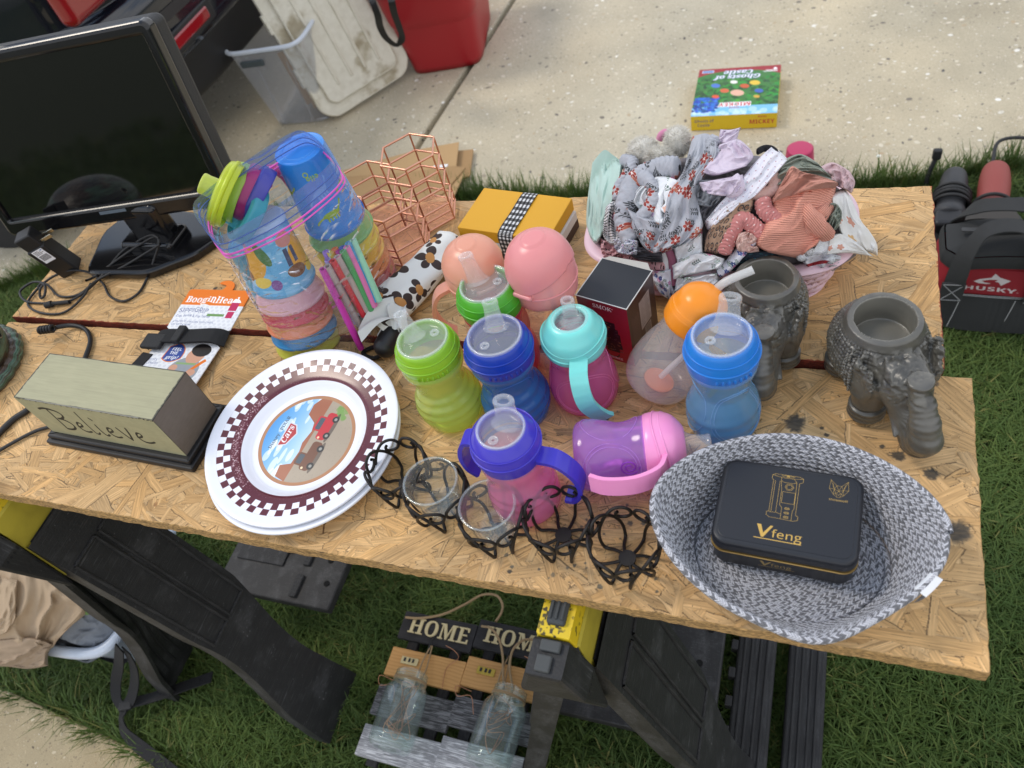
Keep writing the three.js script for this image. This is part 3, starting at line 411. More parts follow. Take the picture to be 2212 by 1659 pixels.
const trayParts = (t, x0, x1, y, z0, z1) => {
  const cx = (x0 + x1) / 2, cz = (z0 + z1) / 2, w = x1 - x0, d = z1 - z0;
  part(t, 'tray', mv(rbox(w, 0.022, d, 0.004), cx, y, cz), M.black);
  part(t, 'tray_hinge', merge([0, 1, 2, 3, 4].map((k) => mv(rbox(0.016, 0.012, d * 0.14, 0.003), cx + w * 0.18, y + 0.012, cz - d * 0.4 + k * d * 0.2))), M.black);
  part(t, 'tray_slot', merge([0, 1, 2, 3, 4, 5].map((k) => mv(new THREE.CylinderGeometry(0.006, 0.006, 0.004, 12), cx + w * 0.36 + 0.012 * (k % 2), y + 0.0105, cz - d * 0.35 + k * d * 0.14))), std([0.003, 0.003, 0.003], 1));
  part(t, 'tray_panel', mv(rbox(w * 0.42, 0.006, d * 0.5, 0.002), cx - w * 0.22, y + 0.0125, cz + d * 0.05), M.black);
  part(t, 'tray_handle', merge([mv(rbox(0.008, 0.01, d * 0.2, 0.002), cx + w * 0.03, y + 0.014, cz + d * 0.1), mv(rbox(0.02, 0.01, 0.006, 0.002), cx - w * 0.02, y + 0.014, cz + d * 0.2)]), M.blackClean);
};
sawhorse('black folding sawhorse with yellow top, left one, above the khaki trousers', -0.979, (t) => { trayParts(t, -0.1, 0.17, 0.14, -0.22, 0.12); });
sawhorse('black folding sawhorse with scuffed yellow top, right one, beside the hanging signs', -0.193, (t) => {
  trayParts(t, -0.14, 0.12, 0.12, -0.24, 0.2);
  for (const [x, w] of [[0.172, 0.066], [0.257, 0.062]]) { const g = part(t, 'stretcher', mv(rbox(w, 0.05, 0.66, 0.006), x, 0.03, 0.0), M.black); part(g, 'groove', merge([-0.3, -0.12, 0.1, 0.28].map((k) => mv(rbox(0.004, 0.004, 0.64, 0.0015), x + k * w, 0.0555, 0))), M.black); }
  part(t, 'notched_rail', merge([...Array(9)].map((_, k) => mv(rbox(0.012, 0.02, 0.018, 0.002), 0.134, 0.045, -0.2 + k * 0.05))), M.blackClean);
});
single('wood_chip', 'pale wood chip lying on the black leg of the left sawhorse', 'wood chip', slab(new THREE.Shape([V2(0, 0), V2(0.014, 0.002), V2(0.018, 0.03), V2(0.004, 0.034)]), 0.003, 0.0008, 1).rotateZ(-1.2), std(0xb79f62, 0.8), at(384, 1240, 0.445));
// ---------------------------------------------------------------- toddler cups
// stand on the table between a survey of the foot and of the lid at height h
function stand(bu, bv, tu, tv, h, y = TH) { const b = at(bu, bv, y), c = at(tu, tv, y + h); return V((b.x + c.x) / 2, y, (b.z + c.z) / 2); }
const silicone = clear([0.97, 0.98, 0.985], 0.83, 0.1);
const tinted = (c, tr = 0.72, ro = 0.2) => clear(c, tr, ro, { specularIntensity: 1 });
const shell = (c, tr = 0.0, ro = 0.28) => phy(c, ro, tr ? { transmission: tr, thickness: 0 } : { clearcoat: 0.3, clearcoatRoughness: 0.2 });
// hourglass body: profile plus spiral grip grooves between two heights
function bodyGeo(prof, grooves = 0, g0 = 0, g1 = 1, amp = 0.0012, twist = 0) {
  const c = new THREE.SplineCurve(prof.map((p) => V2(p[0], p[1])));
  return surf((u, v) => { const p = c.getPoint(v), a = u * TAU, k = step(g0, g0 + 0.02, p.y) * step(g1, g1 - 0.02, p.y), r = Math.max(1e-4, p.x + (grooves ? amp * k * Math.sin((p.y * grooves + (twist * a) / TAU) * TAU) : 0) + (twist && !grooves ? amp * k * Math.cos(3 * a + p.y * 60) : 0)); return V(Math.cos(a) * r, p.y, Math.sin(a) * r); }, 72, 72, true);
}
function spoutGeo(r, h, flat = 0.8) { const pr = [[r * 1.35, 0], [r * 1.02, h * 0.18], [r * 0.86, h * 0.45], [r * 0.78, h * 0.78], [r * 0.84, h * 0.9], [r * 0.78, h], [r * 0.5, h * 0.99], [r * 0.42, h * 0.9]]; const c = new THREE.SplineCurve(pr.map((p) => V2(...p))); return surf((u, v) => { const p = c.getPoint(v), a = u * TAU; return V(Math.cos(a) * p.x, p.y, Math.sin(a) * p.x * flat); }, 32, 28, true); }
// collar with an open top, a clear soft insert in it, a leaning soft spout and a small vent
function softLid(t, r, y, h, m, dir, o = {}) {
  const ro = o.open ?? r * 0.76, lid = part(t, 'lid', lathe(smoothProfile([[r * 0.97, y - 0.004], [r * 1.03, y + h * 0.12], [r * 1.07, y + h * 0.38], [r * 1.05, y + h * 0.55], [r * 1.0, y + h * 0.72], [ro + 0.003, y + h * 0.96], [ro, y + h], [ro - 0.0015, y + h * 0.97], [ro - 0.001, y + h * 0.6]], 48), 64), m);
  part(lid, 'lid_ridge', merge([tube([...Array(48)].map((_, i) => V(Math.cos(i / 48 * TAU) * r * 1.068, y + h * 0.46, Math.sin(i / 48 * TAU) * r * 1.068)), 0.0011, 96, 6, true), tube([...Array(48)].map((_, i) => V(Math.cos(i / 48 * TAU) * r * 1.0, y + h * 0.74, Math.sin(i / 48 * TAU) * r * 1.0)), 0.0008, 96, 6, true)]), m);
  const d = V(dir[0], 0, dir[1]).normalize(), ins = part(t, 'soft_insert', lathe(smoothProfile([[1e-4, y + h * 0.9], [ro * 0.5, y + h * 0.9], [ro * 0.82, y + h * 0.92], [ro * 0.9, y + h * 1.03], [ro * 1.0, y + h * 1.06], [ro * 1.06, y + h * 0.99]], 32), 56), silicone);
  part(ins, 'insert_rim', merge([tube([...Array(48)].map((_, i) => V(Math.cos(i / 48 * TAU) * ro, y + h * 1.05, Math.sin(i / 48 * TAU) * ro)), 0.0012, 96, 6, true)]), silicone);
  const sg = spoutGeo(o.spoutR ?? 0.0105, o.spoutH ?? 0.032, 0.8); const q = new THREE.Quaternion().setFromUnitVectors(V(0, 1, 0), V(d.x * (o.lean ?? 0.28), 1, d.z * (o.lean ?? 0.28)).normalize());
  sg.applyQuaternion(q).translate(d.x * ro * 0.55, y + h * 0.88, d.z * ro * 0.55); part(ins, 'spout', sg, silicone);
  const va = o.vent ?? [-d.x, -d.z]; part(ins, 'vent', merge([new THREE.TorusGeometry(0.0042, 0.0011, 8, 24).rotateX(PI / 2).translate(va[0] * ro * 0.6, y + h * 0.93, va[1] * ro * 0.6), new THREE.TorusGeometry(0.0022, 0.0008, 8, 20).rotateX(PI / 2).translate(va[0] * ro * 0.6, y + h * 0.935, va[1] * ro * 0.6)]), silicone);
  if (o.bumps !== 0) part(lid, 'grip_bump', merge([-3, -2, -1, 0, 1, 2, 3].map((k) => { const a = 1.1 + k * 0.16; return new THREE.SphereGeometry(0.0016, 10, 8).scale(1, 2.2, 1).translate(Math.cos(a) * r * 1.055, y + h * 0.22, Math.sin(a) * r * 1.055); })), m);
}
function handle(t, m, pts, w, side, th = 0.0045) { return part(t, 'handle', ribbon(pts.map((p) => V(...p)), side.map((s) => V(...s)), w, th, 28), m); }
// raised lines moulded into a body: sweeping ovals and arcs that follow its profile
function moulded(t, prof, m, arcs) { const c = new THREE.SplineCurve(prof.map((p) => V2(p[0], p[1]))).getPoints(120), R2 = (y) => { for (let i = 20; i < c.length; i++) if (c[i].y >= y) return c[i].x; return c[c.length - 1].x; }; for (const [a0, y0, da, dy, ph, full] of arcs) part(t, 'moulded_line', tube([...Array(37)].map((_, i) => { const q = ph + (i / 36) * (full ?? TAU), y = y0 + dy * Math.sin(q), a = a0 + da * Math.cos(q), r = R2(y) + 0.0002; return V(Math.cos(a) * r, y, Math.sin(a) * r); }), 0.00045, 90, 6), m); }
const tall = (k, h) => [[1e-4, 0.004], [k * 0.72, 0.003], [k * 0.9, 0.0], [k * 1.02, 0.008], [k * 1.1, h * 0.22], [k * 1.06, h * 0.38], [k * 0.84, h * 0.56], [k * 0.78, h * 0.64], [k * 0.86, h * 0.78], [k * 1.0, h * 0.93], [k * 0.98, h]];
const cups = 'toddler drinking cups on the planks';
{ // lime
  const t = thing('sippy_cup', 'lime green sippy cup with clear spout, nearest the plates', 'sippy cup', stand(977, 890, 920, 730, 0.127), 0, cups);
  part(t, 'body', bodyGeo(tall(0.0345, 0.098), 95, 0.015, 0.066, 0.0011, 1), tinted([0.78, 0.9, 0.26], 0.68));
  softLid(t, 0.0325, 0.094, 0.033, shell([0.38, 0.72, 0.03], 0.35, 0.3), [-0.95, -0.45], { open: 0.0265, vent: [0.55, -0.75] });
}
{ // dark blue
  const t = thing('sippy_cup', 'dark blue sippy cup with clear spout, beside the lime green cup', 'sippy cup', stand(1125, 885, 1068, 728, 0.128), 0, cups);
  part(t, 'body', bodyGeo(tall(0.0345, 0.098), 80, 0.012, 0.066, 0.0012, 1), tinted([0.07, 0.3, 0.74], 0.58));
  moulded(t, tall(0.0345, 0.098), clear([0.1, 0.3, 0.75], 0.5, 0.15), [[0.9, 0.05, 0.9, 0.034, 0], [2.9, 0.05, 0.9, 0.034, 0], [4.9, 0.05, 0.9, 0.034, 0]]);
  softLid(t, 0.034, 0.094, 0.035, shell([0.012, 0.06, 0.5], 0.25, 0.25), [-0.25, -1], { open: 0.0275, vent: [-0.45, 0.75] });
}
{ // sky blue, far right
  const t = thing('sippy_cup', 'sky blue sippy cup with clear spout, standing behind the rope basket', 'sippy cup', stand(1567, 915, 1553, 722, 0.142), 0, cups);
  part(t, 'body', bodyGeo(tall(0.0335, 0.11), 70, 0.016, 0.06, 0.0007, 1), tinted([0.3, 0.62, 0.9], 0.66));
  moulded(t, tall(0.0335, 0.11), clear([0.35, 0.62, 0.88], 0.5, 0.15), [[0.9, 0.05, 0.9, 0.036, 0], [0.9, 0.05, 0.8, 0.032, 0], [2.9, 0.05, 0.9, 0.036, 0], [4.9, 0.05, 0.9, 0.036, 0]]);
  softLid(t, 0.0328, 0.104, 0.036, shell([0.02, 0.25, 0.78], 0.2, 0.28), [0.25, -1], { open: 0.0262, vent: [-0.6, 0.3], spoutR: 0.0125, spoutH: 0.034 });
}
{ // green lid, red body
  const t = thing('sippy_cup', 'red sippy cup with grass green lid, in front of the peach cup', 'sippy cup', stand(1112, 790, 1043, 615, 0.138), 0, cups);
  part(t, 'body', bodyGeo(tall(0.034, 0.108), 0, 0, 1, 0.0), tinted([0.92, 0.1, 0.15], 0.45));
  softLid(t, 0.0335, 0.103, 0.035, shell([0.1, 0.52, 0.03], 0.25, 0.26), [-0.8, -0.55], { open: 0.0268, vent: [0.7, -0.45], spoutH: 0.034 });
}
function domeLid(t, r, y, h, m, o = {}) {
  const ro = o.open ?? 0.0165;
  const lid = part(t, 'lid', lathe(smoothProfile([[r * 0.96, y - 0.004], [r * 1.02, y], [r * 1.045, y + h * 0.2], [r * 1.03, y + h * 0.4], [r * 0.97, y + h * 0.6], [r * 0.86, y + h * 0.76], [ro + 0.006, y + h * 0.96], [ro, y + h], [ro - 0.001, y + h * 0.9]], 56), 72), m);
  part(lid, 'lid_ridge', merge([0.3, 0.5].map((k, i) => tube([...Array(60)].map((_, q) => { const a = q / 60 * TAU; return V(Math.cos(a) * r * (1.043 - i * 0.03), y + h * (k - 0.05) + 0.0035 * Math.cos(2 * a), Math.sin(a) * r * (1.043 - i * 0.03)); }), 0.0012, 120, 6, true))), m);
  return ro;
}
{ // turquoise lid, magenta body
  const t = thing('sippy_cup', 'magenta sippy cup with turquoise lid and handle, in front of the red carton', 'sippy cup', stand(1262, 845, 1236, 690, 0.122), 0, cups);
  part(t, 'body', bodyGeo([[1e-4, 0.004], [0.026, 0.002], [0.033, 0.0], [0.0365, 0.006], [0.0385, 0.022], [0.036, 0.04], [0.0315, 0.056], [0.0295, 0.066], [0.0315, 0.078], [0.0325, 0.09]], 0, 0, 1, 0), tinted([0.94, 0.27, 0.58], 0.64));
  moulded(t, [[1e-4, 0.004], [0.026, 0.002], [0.033, 0.0], [0.0365, 0.006], [0.0385, 0.022], [0.036, 0.04], [0.0315, 0.056], [0.0295, 0.066], [0.0315, 0.078], [0.0325, 0.09]], clear([0.93, 0.32, 0.6], 0.5, 0.15), [[1.2, 0.036, 1.0, 0.026, 0], [1.2, 0.036, 0.92, 0.023, 0], [3.6, 0.036, 1.0, 0.026, 0], [-0.9, 0.036, 1.0, 0.026, 0]]);
  const m = shell([0.2, 0.72, 0.66], 0, 0.3), ro = domeLid(t, 0.0325, 0.085, 0.037, m);
  const ins = part(t, 'soft_insert', lathe(smoothProfile([[1e-4, 0.116], [0.011, 0.116], [0.0145, 0.119], [ro, 0.1235], [ro + 0.003, 0.122]], 24), 48), silicone);
  part(ins, 'spout', spoutGeo(0.0088, 0.033, 0.85).translate(0.001, 0.114, -0.003), silicone); part(ins, 'spout_base', lathe(smoothProfile([[0.013, 0.1165], [0.0105, 0.121], [0.009, 0.127]], 12), 36).translate(0.001, 0, -0.003), silicone);
  handle(t, m, [[0.012, 0.094, 0.028], [0.015, 0.085, 0.047], [0.021, 0.06, 0.058], [0.031, 0.036, 0.054], [0.038, 0.027, 0.05]], 0.0185, [[1, 0, -0.3], [1, 0, -0.3]]);
  handle(t, m, [[-0.012, 0.094, -0.03], [-0.016, 0.08, -0.048], [-0.02, 0.05, -0.058], [-0.026, 0.03, -0.054]], 0.0175, [[1, 0, -0.3], [1, 0, -0.3]]);
}
{ // violet-blue lid, pink body
  const t = thing('sippy_cup', 'pink sippy cup with violet blue lid and two handles, behind the wire holder', 'sippy cup', stand(1135, 1075, 1088, 928, 0.126), 0, cups);
  part(t, 'body', bodyGeo([[1e-4, 0.004], [0.026, 0.002], [0.033, 0.0], [0.036, 0.006], [0.037, 0.022], [0.034, 0.042], [0.0305, 0.058], [0.03, 0.068], [0.0315, 0.08], [0.032, 0.092]], 85, 0.02, 0.055, 0.0009, 1), tinted([0.98, 0.4, 0.66], 0.64));
  const m = shell([0.06, 0.045, 0.56], 0.12, 0.22); softLid(t, 0.0318, 0.088, 0.038, m, [0.25, -1], { open: 0.0225, vent: [-0.35, 0.85], spoutR: 0.0125, spoutH: 0.03, lean: 0.12, bumps: 0 });
  handle(t, m, [[0.031, 0.095, 0.004], [0.048, 0.092, 0.004], [0.064, 0.07, 0.004], [0.066, 0.044, 0.004], [0.056, 0.028, 0.004], [0.048, 0.028, 0.004]], 0.0185, [[0, 0, 1], [0, 0, 1]]);
  handle(t, m, [[-0.03, 0.098, -0.004], [-0.046, 0.094, -0.006], [-0.056, 0.07, -0.006], [-0.054, 0.046, -0.006], [-0.046, 0.036, -0.006]], 0.0185, [[0, 0, 1], [0, 0, 1]]);
}
// flip-top straw cups: a helmet dome over a clear hourglass
function strawCup(t, k, hb, hd, capM, bodyM, o = {}) {
  part(t, 'body', bodyGeo([[1e-4, 0.004], [k * 0.8, 0.002], [k * 0.98, 0.0], [k * 1.1, 0.01], [k * 1.12, hb * 0.25], [k * 1.0, hb * 0.5], [k * 0.86, hb * 0.7], [k * 0.92, hb * 0.88], [k, hb]], 0, 0, 1, 0), bodyM);
  const lid = part(t, 'lid', lathe(smoothProfile([[k * 0.98, hb - 0.003], [k * 1.06, hb], [k * 1.1, hb + hd * 0.2], [k * 1.1, hb + hd * 0.4], [k * 1.02, hb + hd * 0.64], [k * 0.8, hb + hd * 0.85], [k * 0.42, hb + hd * 0.98], [1e-4, hb + hd]], 56), 72), capM);
  // hinged flip cover: a proud shell over the crown, its edge an arch, with a thumb lip in front
  const dp = new THREE.SplineCurve([[1.06, 0], [1.1, 0.2], [1.1, 0.4], [1.02, 0.64], [0.8, 0.85], [0.42, 0.98], [0.0, 1]].map((p) => V2(...p))).getPoints(80), dome = (y) => { const q = clamp((y - hb) / hd); for (let i = 1; i < dp.length; i++) if (dp[i].y >= q) return k * lerp(dp[i - 1].x, dp[i].x, clamp((q - dp[i - 1].y) / Math.max(1e-6, dp[i].y - dp[i - 1].y))); return 0; };
  const tabA = o.tab ?? 0.9, cover = surf((u, v) => { const a = u * TAU, low = 0.3 + 0.26 * Math.pow(Math.abs(Math.sin(a - tabA)), 1.5) * (Math.cos(a - tabA) < 0 ? 1.15 : 1), q = 1 - (1 - low) * Math.pow(1 - v, 1.6), y = hb + hd * q, r = dome(y) + (v < 0.02 ? -0.0005 : 0.0016) * Math.min(1, (1 - v) * 8); return V(Math.cos(a) * Math.max(r, 1e-4), y + (v > 0.9 ? 0.0016 : 0), Math.sin(a) * Math.max(r, 1e-4)); }, 96, 40, true);
  part(lid, 'flip_cover', cover, capM);
  part(lid, 'lid_band', tube([...Array(48)].map((_, i) => V(Math.cos(i / 48 * TAU) * k * 1.1, hb + hd * 0.24, Math.sin(i / 48 * TAU) * k * 1.1)), 0.0013, 96, 6, true), capM);
  part(lid, 'flip_tab', mv(rbox(0.007, 0.006, 0.024, 0.0028), k * 1.11, hb + hd * 0.3, 0).rotateY(-tabA), capM);
  part(t, 'straw', tube([V(0.004, hb + 0.004, 0), V(0.006, hb * 0.75, 0.004), V(0.001, hb * 0.4, 0.002), V(0.006, 0.012, 0.008)], 0.0032, 24, 10), clear([0.93, 0.9, 0.88], 0.45, 0.4));
  part(t, 'straw_weight', new THREE.SphereGeometry(0.009, 20, 14).scale(1, 0.8, 1).translate(0.006, 0.01, 0.008), shell(o.weight ?? [0.9, 0.45, 0.3]));
}
{
  const m = shell([0.94, 0.48, 0.33], 0.35, 0.3), t = thing('straw_cup', 'clear straw cup with peach dome lid and handles, behind the green lidded cup', 'straw cup', stand(1068, 728, 1030, 572, 0.135, TH + 0.001), 0, cups);
  strawCup(t, 0.0312, 0.1, 0.06, m, tinted([0.95, 0.86, 0.8], 0.85, 0.15));
  for (const s of [-1, 1]) handle(t, m, [[s * 0.028, 0.108, 0.012], [s * 0.042, 0.104, 0.022], [s * 0.053, 0.08, 0.027], [s * 0.051, 0.052, 0.025], [s * 0.04, 0.036, 0.02]], 0.016, [[0.3, 0, -0.8 * s], [0.3, 0, -0.8 * s]]);
}
{
  const t = thing('straw_cup', 'clear straw cup with salmon pink dome lid, behind the turquoise lidded cup', 'straw cup', stand(1208, 752, 1172, 572, 0.145, TH + 0.001), 0, cups);
  strawCup(t, 0.0335, 0.108, 0.07, shell([0.93, 0.38, 0.38], 0.3, 0.3), tinted([0.96, 0.88, 0.86], 0.88, 0.12), { tab: 1.9 });
}
{ // orange: leaning back on the elephant, straw up
  const b = at(1421, 815, TH + 0.027), c = at(1510, 667, TH + 0.118), d = c.clone().sub(b).normalize();
  const t = thing('straw_cup', 'clear straw cup with orange lid leaning against the elephant figure', 'straw cup', b.clone().addScaledVector(d, -0.008), 0, cups); t.quaternion.setFromUnitVectors(V(0, 1, 0), d);
  const m = shell([0.95, 0.3, 0.01], 0.1, 0.28);
  part(t, 'body', bodyGeo([[1e-4, 0.004], [0.026, 0.002], [0.031, 0.0], [0.0365, 0.008], [0.038, 0.026], [0.034, 0.05], [0.0275, 0.072], [0.0255, 0.088], [0.0265, 0.096]], 0, 0, 1, 0), clear([0.94, 0.9, 0.89], 0.82, 0.18));
  part(t, 'base_disc', lathe([[1e-4, 0.006], [0.0165, 0.006], [0.017, 0.0075], [0.0165, 0.009], [1e-4, 0.0095]], 40).translate(0.002, 0.0, 0.003), shell([0.95, 0.3, 0.12]));
  part(t, 'lid', lathe(smoothProfile([[0.0265, 0.09], [0.0285, 0.092], [0.029, 0.106], [0.028, 0.112], [0.027, 0.114], [0.023, 0.126], [0.012, 0.135], [1e-4, 0.137]], 40), 60), m);
  part(t, 'collar', lathe([[0.0284, 0.092], [0.0298, 0.094], [0.0298, 0.107], [0.0284, 0.109]], 48), m);
  part(t, 'straw', tube([V(0.004, 0.12, -0.008), V(0.01, 0.14, -0.012), V(0.03, 0.162, -0.02)], 0.0042, 16, 12), clear([0.9, 0.9, 0.88], 0.6, 0.3));
  part(t, 'inner_straw', tube([V(0.002, 0.1, 0), V(0.012, 0.07, 0.004), V(0.006, 0.03, 0.002), V(0.002, 0.012, 0.002)], 0.003, 20, 10), clear([0.92, 0.9, 0.88], 0.5, 0.35));
  handle(t, m, [[0.026, 0.09, 0.012], [0.046, 0.08, 0.024], [0.052, 0.06, 0.03], [0.05, 0.042, 0.03]], 0.018, [[0.4, 0, -0.8], [0.4, 0, -0.8]]);
}
{ // purple, lying on its side
  const b = at(1246, 986, TH + 0.0365), c = at(1500, 962, TH + 0.0365), d = c.clone().sub(b).normalize();
  const t = thing('sippy_cup', 'purple sippy cup with pink lid lying on its side', 'sippy cup', b, 0, cups);
  const X = V(0, 0.25, 0.97); X.addScaledVector(d, -X.dot(d)).normalize(); t.quaternion.setFromRotationMatrix(new THREE.Matrix4().makeBasis(X, d, V(0, 0, 0).crossVectors(X, d)));
  part(t, 'body', bodyGeo([[1e-4, 0.002], [0.024, 0.0], [0.032, 0.0015], [0.0355, 0.008], [0.0362, 0.02], [0.034, 0.034], [0.0315, 0.046], [0.032, 0.056], [0.0345, 0.066], [0.0355, 0.074]], 0, 0.01, 0.06, 0.0012, 3), tinted([0.72, 0.36, 0.9], 0.68, 0.14));
  moulded(t, [[1e-4, 0.002], [0.024, 0.0], [0.032, 0.0015], [0.0355, 0.008], [0.0362, 0.02], [0.034, 0.034], [0.0315, 0.046], [0.032, 0.056], [0.0345, 0.066], [0.0355, 0.074]], clear([0.7, 0.38, 0.88], 0.5, 0.12), [[-1.5, 0.036, 0.8, 0.028, 0], [-1.5, 0.036, 0.7, 0.025, 0], [0.2, 0.036, 0.8, 0.028, 0], [0.2, 0.036, 0.7, 0.025, 0], [1.9, 0.036, 0.8, 0.028, 0]]);
  const swirl = [...Array(26)].map((_, i) => { const a = i * 0.5, r = 0.0015 + i * 0.00034; return V(0.0335 - r * r * 8, 0.053 + r * Math.cos(a), 0.009 + r * Math.sin(a)); });
  part(t, 'moulded_swirl', tube(swirl, 0.0007, 80, 6), tinted([0.5, 0.1, 0.78], 0.5));
  const m = shell([0.93, 0.32, 0.62], 0, 0.3); domeLid(t, 0.0355, 0.072, 0.036, m, { open: 0.0155 });
  part(t, 'soft_insert', lathe(smoothProfile([[0.0165, 0.107], [0.013, 0.111], [0.0108, 0.118], [0.0098, 0.127], [0.0105, 0.131], [0.008, 0.133], [1e-4, 0.132]], 32), 40), silicone);
  handle(t, m, [[0.031, 0.088, 0.01], [0.048, 0.082, 0.012], [0.06, 0.06, 0.012], [0.059, 0.03, 0.012], [0.052, 0.016, 0.012]], 0.0195, [[0, 0, 1], [0, 0, 1]]);
  handle(t, m, [[-0.03, 0.084, 0.0], [-0.038, 0.08, -0.01], [-0.041, 0.058, -0.014], [-0.039, 0.036, -0.012]], 0.018, [[0, 0, 1], [0, 0, 1]]);
}
// ---------------------------------------------------------------- rope basket, tin, wire holder, glasses
{
  // braided cotton rope: chevrons of grey and white yarn, one V per 4 mm
  const W = 1024, H = 256, yarn = (u, v) => { const s = Math.abs(((v * 2) % 1) - 0.5) * 2, q = u * 24 + s * 1.15, k = Math.floor(q), f = q - k, e = Math.sin(f * PI), mix = hash3(k & 63, Math.floor(v * 2) + 3, 9), fib = vn(u * 360 + s * 8, v * 160, 0, 4), row = Math.floor(v * 4); const tone = ((k + row) % 3 === 0) !== (hash3(k % 24, row & 3, 2) > 0.8) ? 0.6 : 1.0; return [(tone * (0.72 + 0.36 * fib)) * (0.8 + 0.2 * e), e * 0.8 + 0.2 * fib]; };
  const col = pixTex(W, H, (u, v) => { const k = yarn(u, v)[0]; return [k, k * 1.0, k * 1.03]; }), bmp = pixTex(W, H, (u, v) => yarn(u, v)[1], null, false);
  const m = std(0xffffff, 0.95, { map: col, bumpMap: bmp, bumpScale: 0.0012 });
  const C = V(0.0085, TH, -0.347), t = thing('rope_basket', 'oval grey and white coiled rope basket holding the black tin', 'basket', C);
  // plan of ring k: a pointed oval, pinched at the front rim, leaning outward as it climbs
  const rr = 0.0031, rings = 13, floorN = 14;
  const plan = (a, k) => { // k 0 at the floor, 1 at the rim
    const c = Math.cos(a), s = Math.sin(a), rx = lerp(0.084, 0.1185, Math.pow(k, 0.75)), rz = lerp(0.066, 0.091, Math.pow(k, 0.8));
    let x = rx * c, z = rz * s * (1 - 0.16 * k * c * c);
    const pinch = Math.exp(-Math.pow((a - 1.32) / 0.3, 2)) * k; z += 0.009 * pinch * 1.0;
    return [x, z]; };
  const pts = [];
  for (let i = 0; i < floorN * 40; i++) { const a = (i / 40) * TAU, f = (i / 40 + 0.3) / (floorN + 0.3) * 0.985; const [x, z] = plan(a, 0); pts.push(V(x * f, rr + 0.0006 * Math.sin(a * 3 + f * 20), z * f)); }
  for (let i = 0; i < rings * 96; i++) { const a = (i / 96) * TAU, q = i / 96, k = q / rings, [x, z] = plan(a % TAU, k), dip = 0.006 * Math.exp(-Math.pow((a % TAU - 1.32) / 0.4, 2)); pts.push(V(x, rr + rr * 1.72 * q * (1 - 0.05 * k) - dip * k + 0.006 * k * Math.cos(2 * (a % TAU)), z)); }
  const curve = new THREE.CatmullRomCurve3(pts, false, 'centripetal'); curve.arcLengthDivisions = 9000;
  const len = curve.getLength(), g = new THREE.TubeGeometry(curve, 5600, rr * 1.05, 8); { const u = g.attributes.uv; for (let i = 0; i < u.count; i++) u.setXY(i, u.getX(i) * len / 0.06, u.getY(i) * 2 + 0.25); }
  part(t, 'rope_coil', g, m);
  part(t, 'floor_lining', surf((u, v) => { const [x, z] = plan(u * TAU, 0.04); return V(x * v, rr * 0.9, z * v); }, 64, 2), std(0x83858a, 0.95));
  const tagM = std(0xe9e9ea, 0.8);
  part(t, 'sewn_label', surf((u, v) => { const a = lerp(0.42, 0.62, u), k = lerp(1.03, 0.72, v), [x, z] = plan(a, Math.min(1, k)), n = Math.sin(v * PI) * 0.001; const o = v < 0.12 ? -0.004 : 0.006 + n; const l = Math.hypot(x, z); return V(x + (x / l) * o, rr + rr * 1.72 * rings * 0.95 * k - (v < 0.12 ? 0.001 : 0.002) + 0.006 * Math.cos(2 * a), z + (z / l) * o); }, 12, 10), tagM);
}
const GOLD = '#c9a24a';
